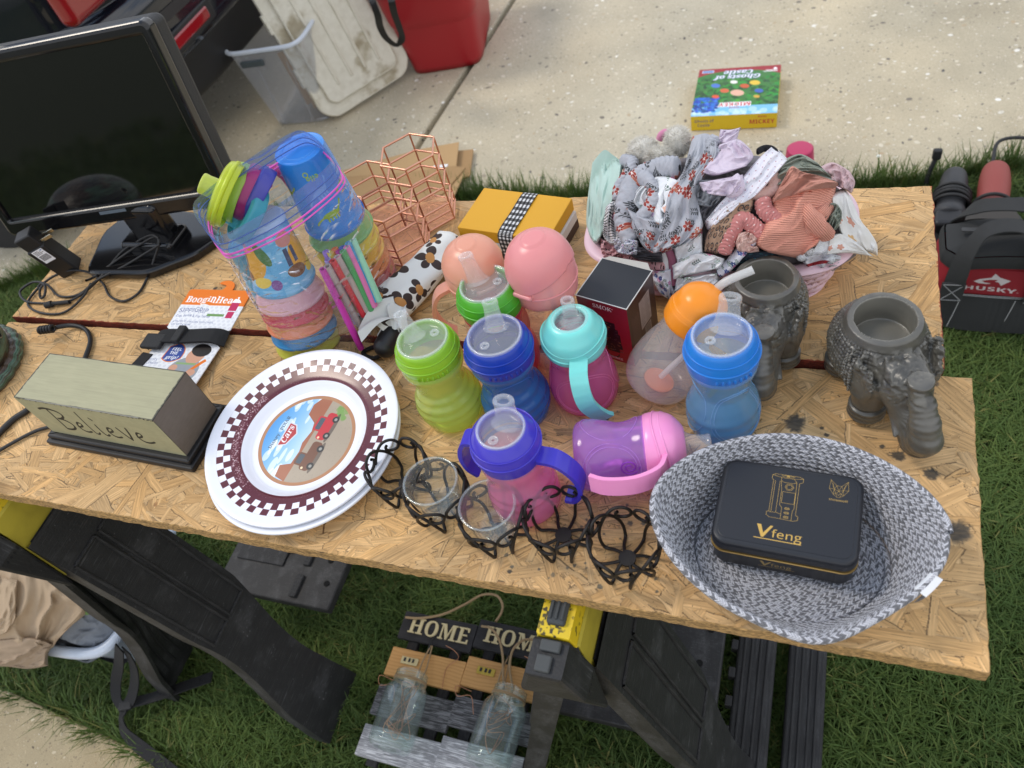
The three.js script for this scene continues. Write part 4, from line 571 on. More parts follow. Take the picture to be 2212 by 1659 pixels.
{
  const t = thing('tin_box', 'black metal tin box with gold print lying in the rope basket', 'tin box', V(0.0045, TH + 0.0094, -0.368), -0.045);
  const top = canvasTex(1024, 760, (x, w, h) => {
    x.fillStyle = '#0e1018'; x.fillRect(0, 0, w, h); const r = rng(5); for (let i = 0; i < 160; i++) { x.fillStyle = `rgba(200,205,220,${0.05 + 0.1 * r()})`; x.fillRect(r() * w, r() * h, 1 + r() * 5, 1); }
    x.strokeStyle = GOLD; x.fillStyle = GOLD; x.lineWidth = 2.6; x.lineJoin = 'round';
    const L = (p, c = false) => { x.beginPath(); p.forEach((q, i) => (i ? x.lineTo(q[0], q[1]) : x.moveTo(q[0], q[1]))); if (c) x.closePath(); x.stroke(); };
    // outline drawing of a small handheld device
    L([[372, 105], [396, 92], [570, 92], [596, 106], [596, 138], [572, 150], [572, 430], [590, 438], [590, 470], [560, 482], [392, 478], [368, 462], [368, 436], [384, 428], [384, 148], [372, 138]], true); L([[372, 105], [440, 118], [530, 118], [596, 106]]); L([[440, 118], [440, 146], [460, 158], [530, 158], [552, 146], [530, 118]]); x.beginPath(); x.ellipse(486, 102, 46, 8, 0, 0, TAU); x.stroke(); x.beginPath(); x.ellipse(486, 102, 14, 4, 0, 0, TAU); x.fill();
    L([[398, 150], [398, 432]]); L([[432, 150], [432, 428]]); L([[440, 146], [452, 236], [452, 360], [470, 382], [470, 476]]); L([[552, 146], [556, 380], [546, 400], [546, 478]]); L([[384, 436], [432, 430], [470, 440]]);
    const hx = (cx, cy, q) => L([0, 1, 2, 3, 4, 5].map((k) => [cx + q * Math.cos(k * PI / 3), cy + q * Math.sin(k * PI / 3)]), true); hx(504, 196, 32); hx(504, 196, 22); L([[462, 242], [552, 242], [552, 340], [462, 340]], true); for (const y of [376, 414, 450]) { x.beginPath(); x.roundRect(490, y, 34, 17, 8); x.stroke(); x.beginPath(); x.roundRect(495, y + 5, 24, 7, 3); x.stroke(); }
    // wolf head of straight lines
    const o = [848, 148], S = 1.05, wl = [[-58, -74], [-16, -30], [16, -30], [58, -74], [64, 0], [34, 46], [8, 66], [-8, 66], [-34, 46], [-64, 0]].map((q) => [o[0] + q[0] * S, o[1] + q[1] * S]); x.lineWidth = 2; L(wl, true); const pt = (a, b) => [o[0] + a * S, o[1] + b * S];
    for (const s of [-1, 1]) { L([pt(s * 58, -74), pt(s * 30, 2), pt(s * 8, 66)]); L([pt(s * 16, -30), pt(s * 30, 2), pt(s * 64, 0)]); L([pt(0, 14), pt(s * 30, 2)]); L([pt(s * 16, -30), pt(0, 14)]); L([pt(s * 42, -44), pt(s * 30, 2), pt(s * 34, 46)]); L([pt(s * 12, 30), pt(s * 34, 46)]); L([pt(0, 14), pt(s * 12, 30), pt(0, 50)]); }
    x.font = '25px sans-serif'; x.textAlign = 'center'; x.save(); x.translate(850, 250); x.scale(1.22, 1); x.fillText('snowwolf', 0, 0); x.restore();
    x.save(); x.translate(316, 652); x.beginPath(); x.moveTo(0, -102); x.lineTo(30, -102); x.lineTo(52, -34); x.lineTo(96, -102); x.lineTo(116, -102); x.lineTo(56, 2); x.lineTo(40, 2); x.closePath(); x.fill(); x.font = '88px sans-serif'; x.textAlign = 'left'; x.scale(1.24, 1); x.fillText('feng', 86, -8); x.restore(); x.fillRect(306, 662, 330, 7);
  });
  const front = canvasTex(1024, 220, (x, w, h) => { x.fillStyle = '#0d0f16'; x.fillRect(0, 0, w, h); x.fillStyle = '#a88a4a'; x.save(); x.translate(312, 130); x.beginPath(); x.moveTo(0, -90); x.lineTo(30, -90); x.lineTo(52, -30); x.lineTo(96, -90); x.lineTo(116, -90); x.lineTo(56, 2); x.lineTo(40, 2); x.closePath(); x.fill(); x.font = '82px sans-serif'; x.scale(1.24, 1); x.fillText('feng', 86, -4); x.restore(); x.fillRect(300, 146, 350, 6); });
  const Wd = 0.122, Dp = 0.089, mt = phy(0xffffff, 0.42, { map: top, clearcoat: 0.25, clearcoatRoughness: 0.35 }), dark = phy([0.006, 0.007, 0.011], 0.4, { clearcoat: 0.25, clearcoatRoughness: 0.35 });
  const uvTop = (g) => { const p = g.attributes.position, u = g.attributes.uv; for (let i = 0; i < p.count; i++) u.setXY(i, p.getX(i) / Wd + 0.5, 0.5 - p.getZ(i) / Dp); return g; };
  const base = part(t, 'tin_base', slab(rrect(Wd - 0.003, Dp - 0.003, 0.0125), 0.025, 0.002, 3), dark);
  part(t, 'gold_rim', slab(rrect(Wd + 0.0012, Dp + 0.0012, 0.0132), 0.0016, 0.0006, 1).translate(0, 0.0245, 0), std(0xb8975a, 0.35, { metalness: 0.8 }));
  const lid = part(t, 'tin_lid', slab(rrect(Wd, Dp, 0.013), 0.016, 0.0045, 5).translate(0, 0.0255, 0), dark);
  part(lid, 'lid_print', uvTop(slab(rrect(Wd - 0.0105, Dp - 0.0105, 0.0095), 0.0012, 0.0005, 2)).translate(0, 0.0407, 0), mt);
  part(base, 'front_print', new THREE.PlaneGeometry(0.09, 0.0193).translate(0, 0.0125, (Dp - 0.003) / 2 + 0.0004), phy(0xffffff, 0.4, { map: front, clearcoat: 0.25 }));
}
{
  const C = [[882, 1052], [965, 1102], [1082, 1153], [1220, 1164], [1357, 1214]].map(([u, v]) => at(u, v, TH));
  const iron = std([0.018, 0.015, 0.013], 0.5, { metalness: 0.35 }), t = thing('candle_holder', 'dark wrought wire holder with five scrolled rings in a row', 'candle holder', C[2].clone());
  C.forEach((c, k) => {
    const o = c.clone().sub(C[2]), r = rng(k + 3), rot = [0.5, 0.15, 0.35, 0.62, 0.85][k], wires = [];
    const cyl = (th, rad, h) => V(o.x + Math.cos(th) * rad, h, o.z + Math.sin(th) * rad);
    for (let q = 0; q < 4; q++) for (const s of [-1, 1]) {
      // from the disc out along the foot, up the side, over an arch and down into a scroll that faces its mirror twin
      const m = rot + q * PI / 2, RR = 0.0325, p = [cyl(m + s * 0.1, 0.006, 0.008), cyl(m + s * 0.32, 0.016, 0.005), cyl(m + s * 0.44, 0.0265, 0.002), cyl(m + s * 0.42, 0.0315, 0.016), cyl(m + s * 0.27, RR, 0.03), cyl(m + s * 0.02, RR, 0.0415), cyl(m - s * 0.24, RR, 0.0478)];
      const tc = m - s * 0.46, hc = 0.0375, R0 = 0.0108; for (let i = 0; i < 11; i++) { const a = PI * 0.5 + i * 0.55, rad = R0 * (1 - i * 0.055); p.push(cyl(tc + s * Math.cos(a) * rad / RR, RR, hc + Math.sin(a) * rad)); }
      wires.push(tube(p, 0.0017, 110, 7));
    }
    const gRing = part(t, 'scroll_ring', merge(wires), iron);
    part(t, 'centre_disc', mv(new THREE.CylinderGeometry(0.0082, 0.0082, 0.0035, 28), o.x, 0.0075, o.z), iron);
  });
  const glass = clear([0.95, 0.975, 0.97], 0.95, 0.03, { ior: 1.6 });
  [[1, 'left glass candle cup in the wire holder'], [2, 'right glass candle cup in the wire holder, nearer the violet lidded cup']].forEach(([k, l]) => {
    const g = thing('glass_cup', l.replace('left', 'clear left').replace('right', 'clear right'), 'glass cup', C[k].clone().add(V(0, 0.0096, 0)), 0, 'glass cups in the wire holder');
    part(g, 'wall', lathe(smoothProfile([[0.019, 0.0], [0.0215, 0.004], [0.0245, 0.018], [0.0272, 0.04], [0.0285, 0.0485], [0.0282, 0.0505], [0.0262, 0.0495], [0.0245, 0.04], [0.022, 0.018], [0.0195, 0.008], [0.016, 0.006], [1e-4, 0.006]], 60), 64), glass);
    part(g, 'base', lathe(smoothProfile([[1e-4, 0.0008], [0.013, 0.0008], [0.0165, 0.0], [0.019, 0.0006]], 12), 48), glass);
    part(g, 'rim', new THREE.TorusGeometry(0.0274, 0.0014, 10, 64).rotateX(PI / 2).translate(0, 0.0502, 0), glass);
  });
}
// ---------------------------------------------------------------- left end: monitor, adapter, lamp, block, card, plates
const TB = TH + 0.007;                                              // top of the farther plank
{
  const BL = V(-1.178, 0.868, -0.672), BR = V(-0.8, 0.866, -0.757), X = BR.clone().sub(BL), wd = X.length(); X.normalize();
  const Y = V(-0.052, 0.255, -0.034); Y.addScaledVector(X, -Y.dot(X)); const hh = 0.264; Y.normalize(); const N = V(0, 0, 0).crossVectors(X, Y);
  const t = thing('monitor', 'black flat screen monitor on a glossy stand at the left end of the planks', 'monitor', V(-0.955, TB, -0.70));
  const m4 = new THREE.Matrix4().makeBasis(X, Y, N).setPosition(BL.clone().addScaledVector(X, wd / 2).addScaledVector(Y, hh / 2).sub(t.position)), fit = (g) => { g.applyMatrix4(m4); return g; };
  const gloss = phy([0.006, 0.006, 0.007], 0.18, { clearcoat: 0.35, clearcoatRoughness: 0.08, specularIntensity: 0.7 });
  const fr = rrect(wd, hh, 0.012), hole = rrect(wd - 0.03, hh - 0.044, 0.002); hole.translate = 0; const hp = new THREE.Path(hole.getPoints(8).map((p) => V2(p.x, p.y + 0.005))); fr.holes.push(hp);
  part(t, 'bezel', fit(new THREE.ExtrudeGeometry(fr, { depth: 0.012, bevelEnabled: true, bevelSize: 0.005, bevelThickness: 0.005, bevelOffset: -0.005, bevelSegments: 4, curveSegments: 8 }).translate(0, 0, -0.004)), gloss);
  part(t, 'screen', fit(new THREE.BoxGeometry(wd - 0.026, hh - 0.04, 0.006).translate(0, 0.005, 0.004)), phy([0.004, 0.004, 0.0045], 0.05, { ior: 1.6, clearcoat: 0.6, clearcoatRoughness: 0.04 }));
  part(t, 'back_shell', fit(new THREE.ExtrudeGeometry(rrect(wd - 0.006, hh - 0.006, 0.012), { depth: 0.02, bevelEnabled: true, bevelSize: 0.03, bevelThickness: 0.02, bevelOffset: -0.03, bevelSegments: 4 }).translate(0, 0, -0.034)), M.blackClean);
  part(t, 'lower_trim', fit(mv(new THREE.BoxGeometry(wd - 0.03, 0.0012, 0.0012), 0, -hh / 2 + 0.0255, 0.0134)), std([0.2, 0.22, 0.24], 0.25, { metalness: 0.6 }));
  const logo = canvasTex(160, 64, (x, w, h) => { x.fillStyle = '#060607'; x.fillRect(0, 0, w, h); x.fillStyle = '#9a9a9a'; x.beginPath(); x.arc(34, 32, 24, 0, TAU); x.fill(); x.strokeStyle = '#222'; x.lineWidth = 3; x.beginPath(); x.arc(34, 32, 15, 0.2, 4.8); x.stroke(); x.fillRect(30, 24, 3, 16); x.fillStyle = '#b5b5b5'; x.font = 'bold 46px sans-serif'; x.fillText('LG', 70, 49); });
  part(t, 'maker_logo', fit(new THREE.PlaneGeometry(0.023, 0.0092).translate(0.045, -hh / 2 + 0.0125, 0.0135)), phy(0xffffff, 0.2, { map: logo }));
  part(t, 'reflective_label', fit(mv(new THREE.BoxGeometry(0.045, 0.005, 0.0006), -0.0, -hh / 2 + 0.0185, 0.0133)), std([0.12, 0.15, 0.18], 0.2));
  const w = (u, v, h) => at(u, v, h).sub(t.position), bp = [w(232, 518, TB), w(196, 604, TB), w(326, 606, TB), w(430, 566, TB), w(492, 522, TB), w(430, 470, TB), w(290, 470, TB)];
  const bs = new THREE.Shape(new THREE.SplineCurve([...bp, bp[0]].flatMap((p, i, a) => i < a.length - 1 ? [V2(lerp(p.x, a[i + 1].x, 0.12), -lerp(p.z, a[i + 1].z, 0.12)), V2(lerp(p.x, a[i + 1].x, 0.5), -lerp(p.z, a[i + 1].z, 0.5)), V2(lerp(p.x, a[i + 1].x, 0.88), -lerp(p.z, a[i + 1].z, 0.88))] : [])).getPoints(90));
  part(t, 'stand_base', slab(bs, 0.016, 0.006, 4), gloss);
  part(t, 'stand_neck', merge([mv(rbox(0.075, 0.075, 0.03, 0.01, 3), 0.0, 0.045, -0.025), mv(rbox(0.1, 0.02, 0.055, 0.008, 3), 0.0, 0.02, -0.015)]), gloss);
}
{
  const p = at(152, 596, TB), t = thing('power_adapter', 'black plug-in power adapter with a white label, lying before the monitor', 'power adapter', V(p.x, TB, p.z), 0);
  const q = new THREE.Quaternion().setFromEuler(new THREE.Euler(0.1, 0.42, 0.2)), f = (g) => g.applyQuaternion(q).translate(-0.006, 0.036, -0.006);
  part(t, 'case', f(merge([rbox(0.034, 0.066, 0.028, 0.003), mv(rbox(0.03, 0.03, 0.024, 0.003), 0.0, 0.042, 0)])), std([0.009, 0.009, 0.01], 0.5));
  const lab = canvasTex(96, 128, (x, w, h) => { x.fillStyle = '#e9e9ee'; x.fillRect(0, 0, w, h); x.fillStyle = '#333'; for (let i = 0; i < 24; i++) x.fillRect(10 + i * 3.2, 54, 1 + (i % 3) * 0.7, 50); for (let i = 0; i < 4; i++) x.fillRect(10, 10 + i * 10, 40 + (i * 17) % 36, 4); x.fillStyle = '#47a'; x.fillRect(70, 8, 18, 8); });
  part(t, 'white_label', f(new THREE.PlaneGeometry(0.02, 0.027).translate(0.001, 0.018, 0.0144)), std(0xffffff, 0.5, { map: lab }));
  for (const dz of [-0.006, 0.006]) part(t, 'prong', f(rbox(0.022, 0.006, 0.0016, 0.0006).translate(0.026, 0.036, dz)), std([0.65, 0.62, 0.5], 0.25, { metalness: 1 }));
}
function cable(name, label, pts, r, m, seg = 160) { return single(name, label, 'cable', tube(pts, r, seg, 8), m); }
const cordM = std([0.01, 0.01, 0.011], 0.5);
{
  const w = (u, v, h = 0.004) => at(u, v, TB + h), t = thing('power_lead', 'thin black cord looping from the adapter round the monitor stand', 'cable', w(200, 640, 0));
  const o = (l) => l.map((p) => w(...p).sub(t.position));
  part(t, 'cord', tube(o([[186, 606, 0.02], [200, 600, 0.01], [255, 560, 0.02], [300, 530, 0.03], [340, 512, 0.045], [343, 525, 0.04], [333, 560, 0.02], [318, 600, 0.004], [298, 634, 0.003], [270, 650, 0.003], [238, 640, 0.003], [222, 612, 0.006], [190, 588, 0.01], [150, 585, 0.012], [110, 600, 0.006], [80, 625, 0.004], [60, 655, 0.003], [90, 676, 0.003], [140, 674, 0.003], [180, 640, 0.004], [196, 612, 0.006]]), 0.0019, 220, 8), cordM);
  part(t, 'cord', tube(o([[343, 515, 0.045], [330, 508, 0.045], [300, 520, 0.03], [262, 545, 0.02], [225, 590, 0.012], [190, 625, 0.004], [150, 650, 0.003], [100, 655, 0.003], [55, 650, 0.003], [44, 628, 0.003], [70, 610, 0.005], [100, 614, 0.005], [130, 640, 0.003], [170, 636, 0.003], [210, 605, 0.01], [268, 575, 0.016], [318, 545, 0.028], [346, 528, 0.04]]), 0.0019, 220, 8), cordM);
  part(t, 'cord_knot', tube(o([[82, 620, 0.004], [90, 612, 0.01], [98, 622, 0.012], [95, 640, 0.006], [88, 644, 0.004], [86, 626, 0.012], [92, 616, 0.014]]), 0.0019, 60, 8), cordM);
  part(t, 'barrel_plug', merge([tube(o([[98, 660, 0.006], [112, 656, 0.006]]), 0.0052, 8, 12), tube(o([[112, 656, 0.006], [150, 652, 0.005]]), 0.0032, 8, 12)]), M.blackClean);
}
{
  const p = V(-1.145, TH, -0.437), t = thing('dome_lamp', 'mottled green brown ceramic dome lamp with round holes at the left edge', 'lamp', p);
  const c = pixTex(512, 256, (u, v) => { const n = tfbm(u, v, 8, 5, 61), k = tfbm(u, v, 24, 3, 62), g = step(0.5, 0.62, tfbm(u, v, 6, 4, 64)), d = step(0.5, 0.3, n); return [lerp(0.30, 0.3, g) * (0.55 + k * 0.8) * (1 - 0.6 * d), lerp(0.22, 0.42, g) * (0.55 + k * 0.8) * (1 - 0.6 * d), lerp(0.14, 0.33, g) * (0.55 + k * 0.8) * (1 - 0.6 * d)]; }), b = pixTex(512, 256, (u, v) => 0.5 * tfbm(u, v, 12, 4, 66) + 0.5 * (1 - Math.abs(2 * tfbm(u, v, 16, 3, 68) - 1)), null, false);
  const m = phy(0xffffff, 0.38, { map: c, bumpMap: b, bumpScale: 0.004, clearcoat: 0.5, clearcoatRoughness: 0.25 });
  part(t, 'dome', lathe(smoothProfile([[0.074, 0.012], [0.082, 0.02], [0.083, 0.036], [0.076, 0.058], [0.055, 0.079], [0.028, 0.09], [1e-4, 0.093]], 60), 72), m);
  part(t, 'scalloped_base', surf((u, v) => { const a = u * TAU, sc = 1 + 0.03 * Math.abs(Math.sin(a * 14)), pr = [[0.074, 0.02], [0.09, 0.016], [0.093, 0.007], [0.088, 0.0]][Math.round(v * 3)]; return V(Math.cos(a) * pr[0] * sc, pr[1], Math.sin(a) * pr[0] * sc); }, 200, 3, true), m);
  const ring = std([0.35, 0.33, 0.27], 0.35, { metalness: 0.7 }), dark = std([0.004, 0.004, 0.004], 0.9);
  for (const [a, y] of [[0.2, 0.042], [-0.25, 0.06], [0.75, 0.058], [0.55, 0.034], [1.3, 0.046], [-0.7, 0.042], [2, 0.056], [2.8, 0.038], [3.6, 0.054], [4.4, 0.042]]) { const r = y < 0.05 ? 0.0825 - (y - 0.036) * 0.25 : 0.0775 - (y - 0.055) * 0.8, el = y < 0.05 ? 0.25 : 0.7, g = (q) => q.rotateX(0).rotateZ(-PI / 2 + el).rotateY(-a).translate(Math.cos(a) * r, y, Math.sin(a) * r); const h = part(t, 'hole_grommet', g(new THREE.TorusGeometry(0.0055, 0.0013, 8, 24).rotateX(PI / 2)), ring); part(h, 'hole', g(new THREE.CylinderGeometry(0.0052, 0.0052, 0.003, 20)), dark); }
}
{
  const w = (u, v, h = 0.005) => at(u, v, TH + h), t = thing('lamp_lead', 'flat black lamp cord curling behind the painted block', 'cable', w(150, 720, 0));
  const o = (l) => l.map((p) => w(...p).sub(t.position));
  part(t, 'cord', tube(o([[92, 712, 0.02], [108, 710, 0.016], [150, 703, 0.008], [182, 710, 0.005], [195, 735, 0.005], [185, 770, 0.005], [172, 800, 0.005], [120, 815, 0.004]]), 0.0034, 80, 8), cordM);
  part(t, 'strain_relief', merge([0, 1, 2, 3, 4].map((k) => { const a = w(88 + k * 6, 713 - k * 0.8, 0.02).sub(t.position); return new THREE.TorusGeometry(0.0045, 0.0022, 8, 16).rotateY(PI / 2).translate(a.x, a.y, a.z); })), cordM);
  part(t, 'cord', tube(o([[80, 860, 0.005], [60, 885, 0.005], [30, 905, 0.005], [-10, 945, 0.005], [-60, 1010, 0.005]]), 0.0042, 40, 8), cordM);
  part(t, 'cord', tube(o([[125, 918, 0.004], [80, 930, 0.004], [30, 955, 0.004], [-20, 985, 0.004], [-70, 1020, 0.004]]), 0.0024, 40, 8), cordM);
}
{
  const t = thing('word_block', 'sage painted wooden block reading Believe on a black base', 'decor block', V(-0.783, TH, -0.392), -0.035);
  const worn = (rgb, ed) => pixTex(512, 256, (u, v) => { const g = 0.94 + 0.05 * vn(u * 8 + 2 * tfbm(u, v, 4, 3, 1), v * 70) + 0.06 * (tfbm(u, v, 12, 3, 7) - 0.5), e = Math.min(u, 1 - u, v * 0.5, (1 - v) * 0.5), k = step(0.012, 0.004, e + 0.012 * (tfbm(u, v, 20, 3, 5) - 0.5)) * ed; return [lerp(rgb[0] * g, 0.13, k), lerp(rgb[1] * g, 0.13, k), lerp(rgb[2] * g, 0.12, k)]; });
  const sage = [0.665, 0.65, 0.52], face = canvasTex(1024, 256, (x, w, h) => {
    const im = x.getImageData(0, 0, w, h), d = im.data; for (let j = 0; j < h; j++) for (let i = 0; i < w; i++) { const g = 0.95 + 0.05 * vn(i * 0.02, j * 0.4) + 0.08 * (fbm(i * 0.03, j * 0.03) - 0.5), o = (j * w + i) * 4; d[o] = 170 * g; d[o + 1] = 166 * g; d[o + 2] = 130 * g; d[o + 3] = 255; } x.putImageData(im, 0, 0);
    x.strokeStyle = '#24261f'; x.fillStyle = '#24261f'; x.lineCap = 'round'; x.lineJoin = 'round';
    const pen = (wd, f) => { x.lineWidth = wd * 1.5; x.beginPath(); f(x); x.stroke(); };
    x.save(); x.translate(120, 12);
    pen(9, () => { x.moveTo(0, 52); x.quadraticCurveTo(60, 30, 128, 48); x.bezierCurveTo(190, 72, 130, 112, 86, 110); x.moveTo(68, 44); x.lineTo(64, 190); x.moveTo(86, 110); x.bezierCurveTo(180, 108, 190, 196, 64, 190); });
    pen(8, () => { x.moveTo(196, 152); x.bezierCurveTo(262, 150, 250, 104, 218, 120); x.bezierCurveTo(180, 150, 200, 206, 268, 178); });
    pen(7, () => { x.moveTo(300, 32); x.quadraticCurveTo(286, 130, 296, 184); x.quadraticCurveTo(312, 198, 332, 176); });
    pen(8, () => { x.moveTo(366, 112); x.quadraticCurveTo(362, 150, 368, 180); x.quadraticCurveTo(386, 198, 404, 176); x.moveTo(372, 62); x.lineTo(382, 74); });
    pen(8, () => { x.moveTo(426, 152); x.bezierCurveTo(492, 150, 480, 104, 448, 120); x.bezierCurveTo(410, 150, 430, 206, 498, 178); });
    pen(9, () => { x.moveTo(530, 106); x.quadraticCurveTo(548, 160, 568, 186); x.quadraticCurveTo(592, 150, 606, 96); });
    pen(8, () => { x.moveTo(640, 152); x.bezierCurveTo(706, 150, 694, 104, 662, 120); x.bezierCurveTo(624, 150, 644, 214, 742, 172); });
    x.restore();
    const r = rng(6); x.fillStyle = '#2a2b27'; for (let i = 0; i < 160; i++) x.fillRect(r() * w, r() * 6, 3 + r() * 12, 1 + r() * 4);
  });
  const topM = std(0xffffff, 0.62, { map: worn(sage, 0.7) }), side = std(0xffffff, 0.65, { map: worn([0.44, 0.40, 0.36], 0.6) });
  const W = 0.222, D = 0.071, Hh = 0.074;
  const g = toCreasedNormals(rbox(W, Hh, D, 0.0022, 2), 0.6); part(t, 'block', mv(new THREE.BoxGeometry(W, Hh, D), 0, 0.016 + Hh / 2, 0), [side, side, topM, side, std(0xffffff, 0.62, { map: face }), side]);
  const edge = std([0.06, 0.058, 0.05], 0.7); part(t, 'worn_edge', merge([tube([V(-W / 2 + 0.02, 0.016 + Hh, D / 2), V(0, 0.0161 + Hh, D / 2 + 0.0001), V(W / 2 - 0.02, 0.016 + Hh, D / 2)], 0.0007, 40, 6)]), std([0.25, 0.24, 0.2], 0.7));
  part(t, 'base', merge([slab(rrect(0.242, 0.096, 0.002), 0.009, 0.002, 3), slab(rrect(0.234, 0.086, 0.002), 0.008, 0.003, 3).translate(0, 0.0085, 0)]), std([0.012, 0.012, 0.013], 0.5));
}
{
  const t = thing('product_card', 'orange and white hang card with black strap lying behind the painted block', 'product card', V(-0.786, TH + 0.002, -0.536), 0.03);
  const W = 0.108, L = 0.185, art = canvasTex(640, 1096, (x, w, h) => {
    x.fillStyle = '#f2f3f5'; x.fillRect(0, 0, w, h); x.fillStyle = '#e9a; '; x.fillStyle = 'rgba(120,130,150,.12)'; for (let j = 0; j < 26; j++) for (let i = 0; i < 14; i++) { x.beginPath(); x.arc(i * 48 + (j % 2) * 24, 200 + j * 36, 15, 0, TAU); x.fill(); }
    x.fillStyle = '#ee7a17'; x.fillRect(0, 0, w, 178); x.fillStyle = '#fff'; x.font = 'bold 96px serif'; x.textAlign = 'left'; x.save(); x.translate(28, 150); x.scale(0.92, 1); x.fillText('BooginHead', 0, 0); x.restore();
    x.fillStyle = '#3a4a86'; x.font = '66px sans-serif'; x.fillText('SIPPIGRIP', 20, 262); x.font = '32px sans-serif'; x.fillText('Cup, Bottle & Toy Tether', 22, 312); x.font = '23px sans-serif'; x.fillText('ATTACHES TO STROLLERS, HIGH CHAIRS,', 22, 372); x.fillText('CAR SEATS & MORE', 22, 404);
    x.fillStyle = '#c4225c'; x.fillRect(510, 130, 80, 100); x.fillStyle = '#fff'; x.beginPath(); x.moveTo(500, 140); x.quadraticCurveTo(550, 60, 600, 140); x.fill(); x.fillStyle = '#6f9a55'; x.fillRect(330, 270, 170, 26); x.fillStyle = '#c4225c'; x.fillRect(520, 240, 66, 70);
    // lower picture: a small child holding an orange strap
    x.fillStyle = '#9aa0a6'; x.beginPath(); x.ellipse(430, 900, 150, 160, 0.3, 0, TAU); x.fill(); x.fillStyle = '#d7a184'; x.beginPath(); x.ellipse(470, 720, 84, 92, 0.2, 0, TAU); x.fill(); x.fillStyle = '#1f1a18'; x.beginPath(); x.ellipse(490, 660, 96, 66, 0.25, 0, TAU); x.fill(); x.fillStyle = '#8fae74'; x.fillRect(330, 800, 190, 20);
    x.strokeStyle = '#ee7a17'; x.lineWidth = 34; x.beginPath(); x.moveTo(590, 760); x.quadraticCurveTo(470, 900, 400, 1090); x.stroke(); x.fillStyle = '#d7a184'; x.beginPath(); x.ellipse(520, 900, 44, 36, 0, 0, TAU); x.fill(); x.beginPath(); x.ellipse(330, 860, 40, 34, 0, 0, TAU); x.fill();
    x.fillStyle = '#2c4a9a'; x.beginPath(); x.moveTo(170, 640); x.lineTo(250, 600); x.quadraticCurveTo(360, 640, 340, 760); x.quadraticCurveTo(250, 840, 160, 770); x.closePath(); x.fill(); x.strokeStyle = '#ee7a17'; x.lineWidth = 8; x.stroke(); x.fillStyle = '#fff'; x.font = 'bold 44px sans-serif'; x.textAlign = 'center'; x.fillText('FEEL', 252, 680); x.fillText('THE', 244, 722); x.font = 'italic bold 50px serif'; x.fillText('grip!', 250, 772); x.fillStyle = '#3a4a86'; x.font = '30px sans-serif'; x.textAlign = 'left'; x.fillText('ADJUSTS', 14, 800); x.fillText('IN LENGTH', 8, 836);
  });
  const s = new THREE.Shape(); const hw = W / 2, hl = L / 2; s.moveTo(-hw + 0.004, -hl); s.lineTo(hw - 0.006, -hl); s.quadraticCurveTo(hw, -hl, hw, -hl + 0.006); s.lineTo(hw, -0.012); s.quadraticCurveTo(hw - 0.014, -0.003, hw - 0.014, 0.004); s.quadraticCurveTo(hw - 0.013, 0.012, hw, 0.02); s.lineTo(hw, hl - 0.006); s.quadraticCurveTo(hw, hl, hw - 0.006, hl); s.lineTo(0.02, hl); s.quadraticCurveTo(0.022, hl + 0.016, 0.006, hl + 0.018); s.quadraticCurveTo(-0.006, hl + 0.018, -0.008, hl + 0.012); s.lineTo(0.002, hl + 0.01); s.quadraticCurveTo(0.01, hl + 0.008, 0.002, hl); s.lineTo(-hw + 0.006, hl); s.quadraticCurveTo(-hw, hl, -hw, hl - 0.006); s.lineTo(-hw, 0.02); s.quadraticCurveTo(-hw + 0.013, 0.012, -hw + 0.014, 0.004); s.quadraticCurveTo(-hw + 0.014, -0.003, -hw, -0.012); s.lineTo(-hw, -hl + 0.004);
  const g = slab(s, 0.0016, 0.0003, 1), p = g.attributes.position, u = g.attributes.uv; for (let i = 0; i < p.count; i++) { const z = p.getZ(i); u.setXY(i, p.getX(i) / W + 0.5, Math.min(0.999, 0.5 - z / L)); p.setY(i, p.getY(i) + 0.004 + 0.05 * Math.max(0, z) * 0.5 + 0.3 * z * z); } g.computeVertexNormals();
  part(t, 'card', g, std(0xffffff, 0.45, { map: art }));
  const web = std([0.012, 0.012, 0.013], 0.85);
  part(t, 'strap', ribbon([V(-0.062, 0.004, 0.012), V(-0.05, 0.013, 0.006), V(0, 0.014, 0.002), V(0.044, 0.013, -0.002), V(0.056, 0.004, -0.004)], V(0, 0.1, 1), 0.026, 0.003, 30), web);
  const st = part(t, 'strap', ribbon([V(-0.055, 0.006, 0.03), V(-0.06, 0.007, 0.055), V(-0.072, 0.006, 0.085), V(-0.082, 0.004, 0.115)], V(1, 0.1, 0.25), 0.021, 0.003, 24), web);
  const word = canvasTex(256, 48, (x, w, h) => { x.fillStyle = '#101011'; x.fillRect(0, 0, w, h); x.fillStyle = '#d8d8d8'; x.font = 'bold 40px serif'; x.textAlign = 'center'; x.fillText('BooginHead', w / 2, 36, 240); });
  const wg = new THREE.PlaneGeometry(0.058, 0.011).rotateZ(PI / 2).rotateX(-PI / 2).rotateY(-0.28).translate(-0.0715, 0.0085, 0.084); part(st, 'strap_print', wg, std(0xffffff, 0.8, { map: word }));
  part(t, 'buckle', merge([mv(rbox(0.034, 0.007, 0.026, 0.003), -0.05, 0.014, 0.014), mv(rbox(0.012, 0.009, 0.029, 0.002), -0.012, 0.0165, 0.002)]), M.blackClean);
}
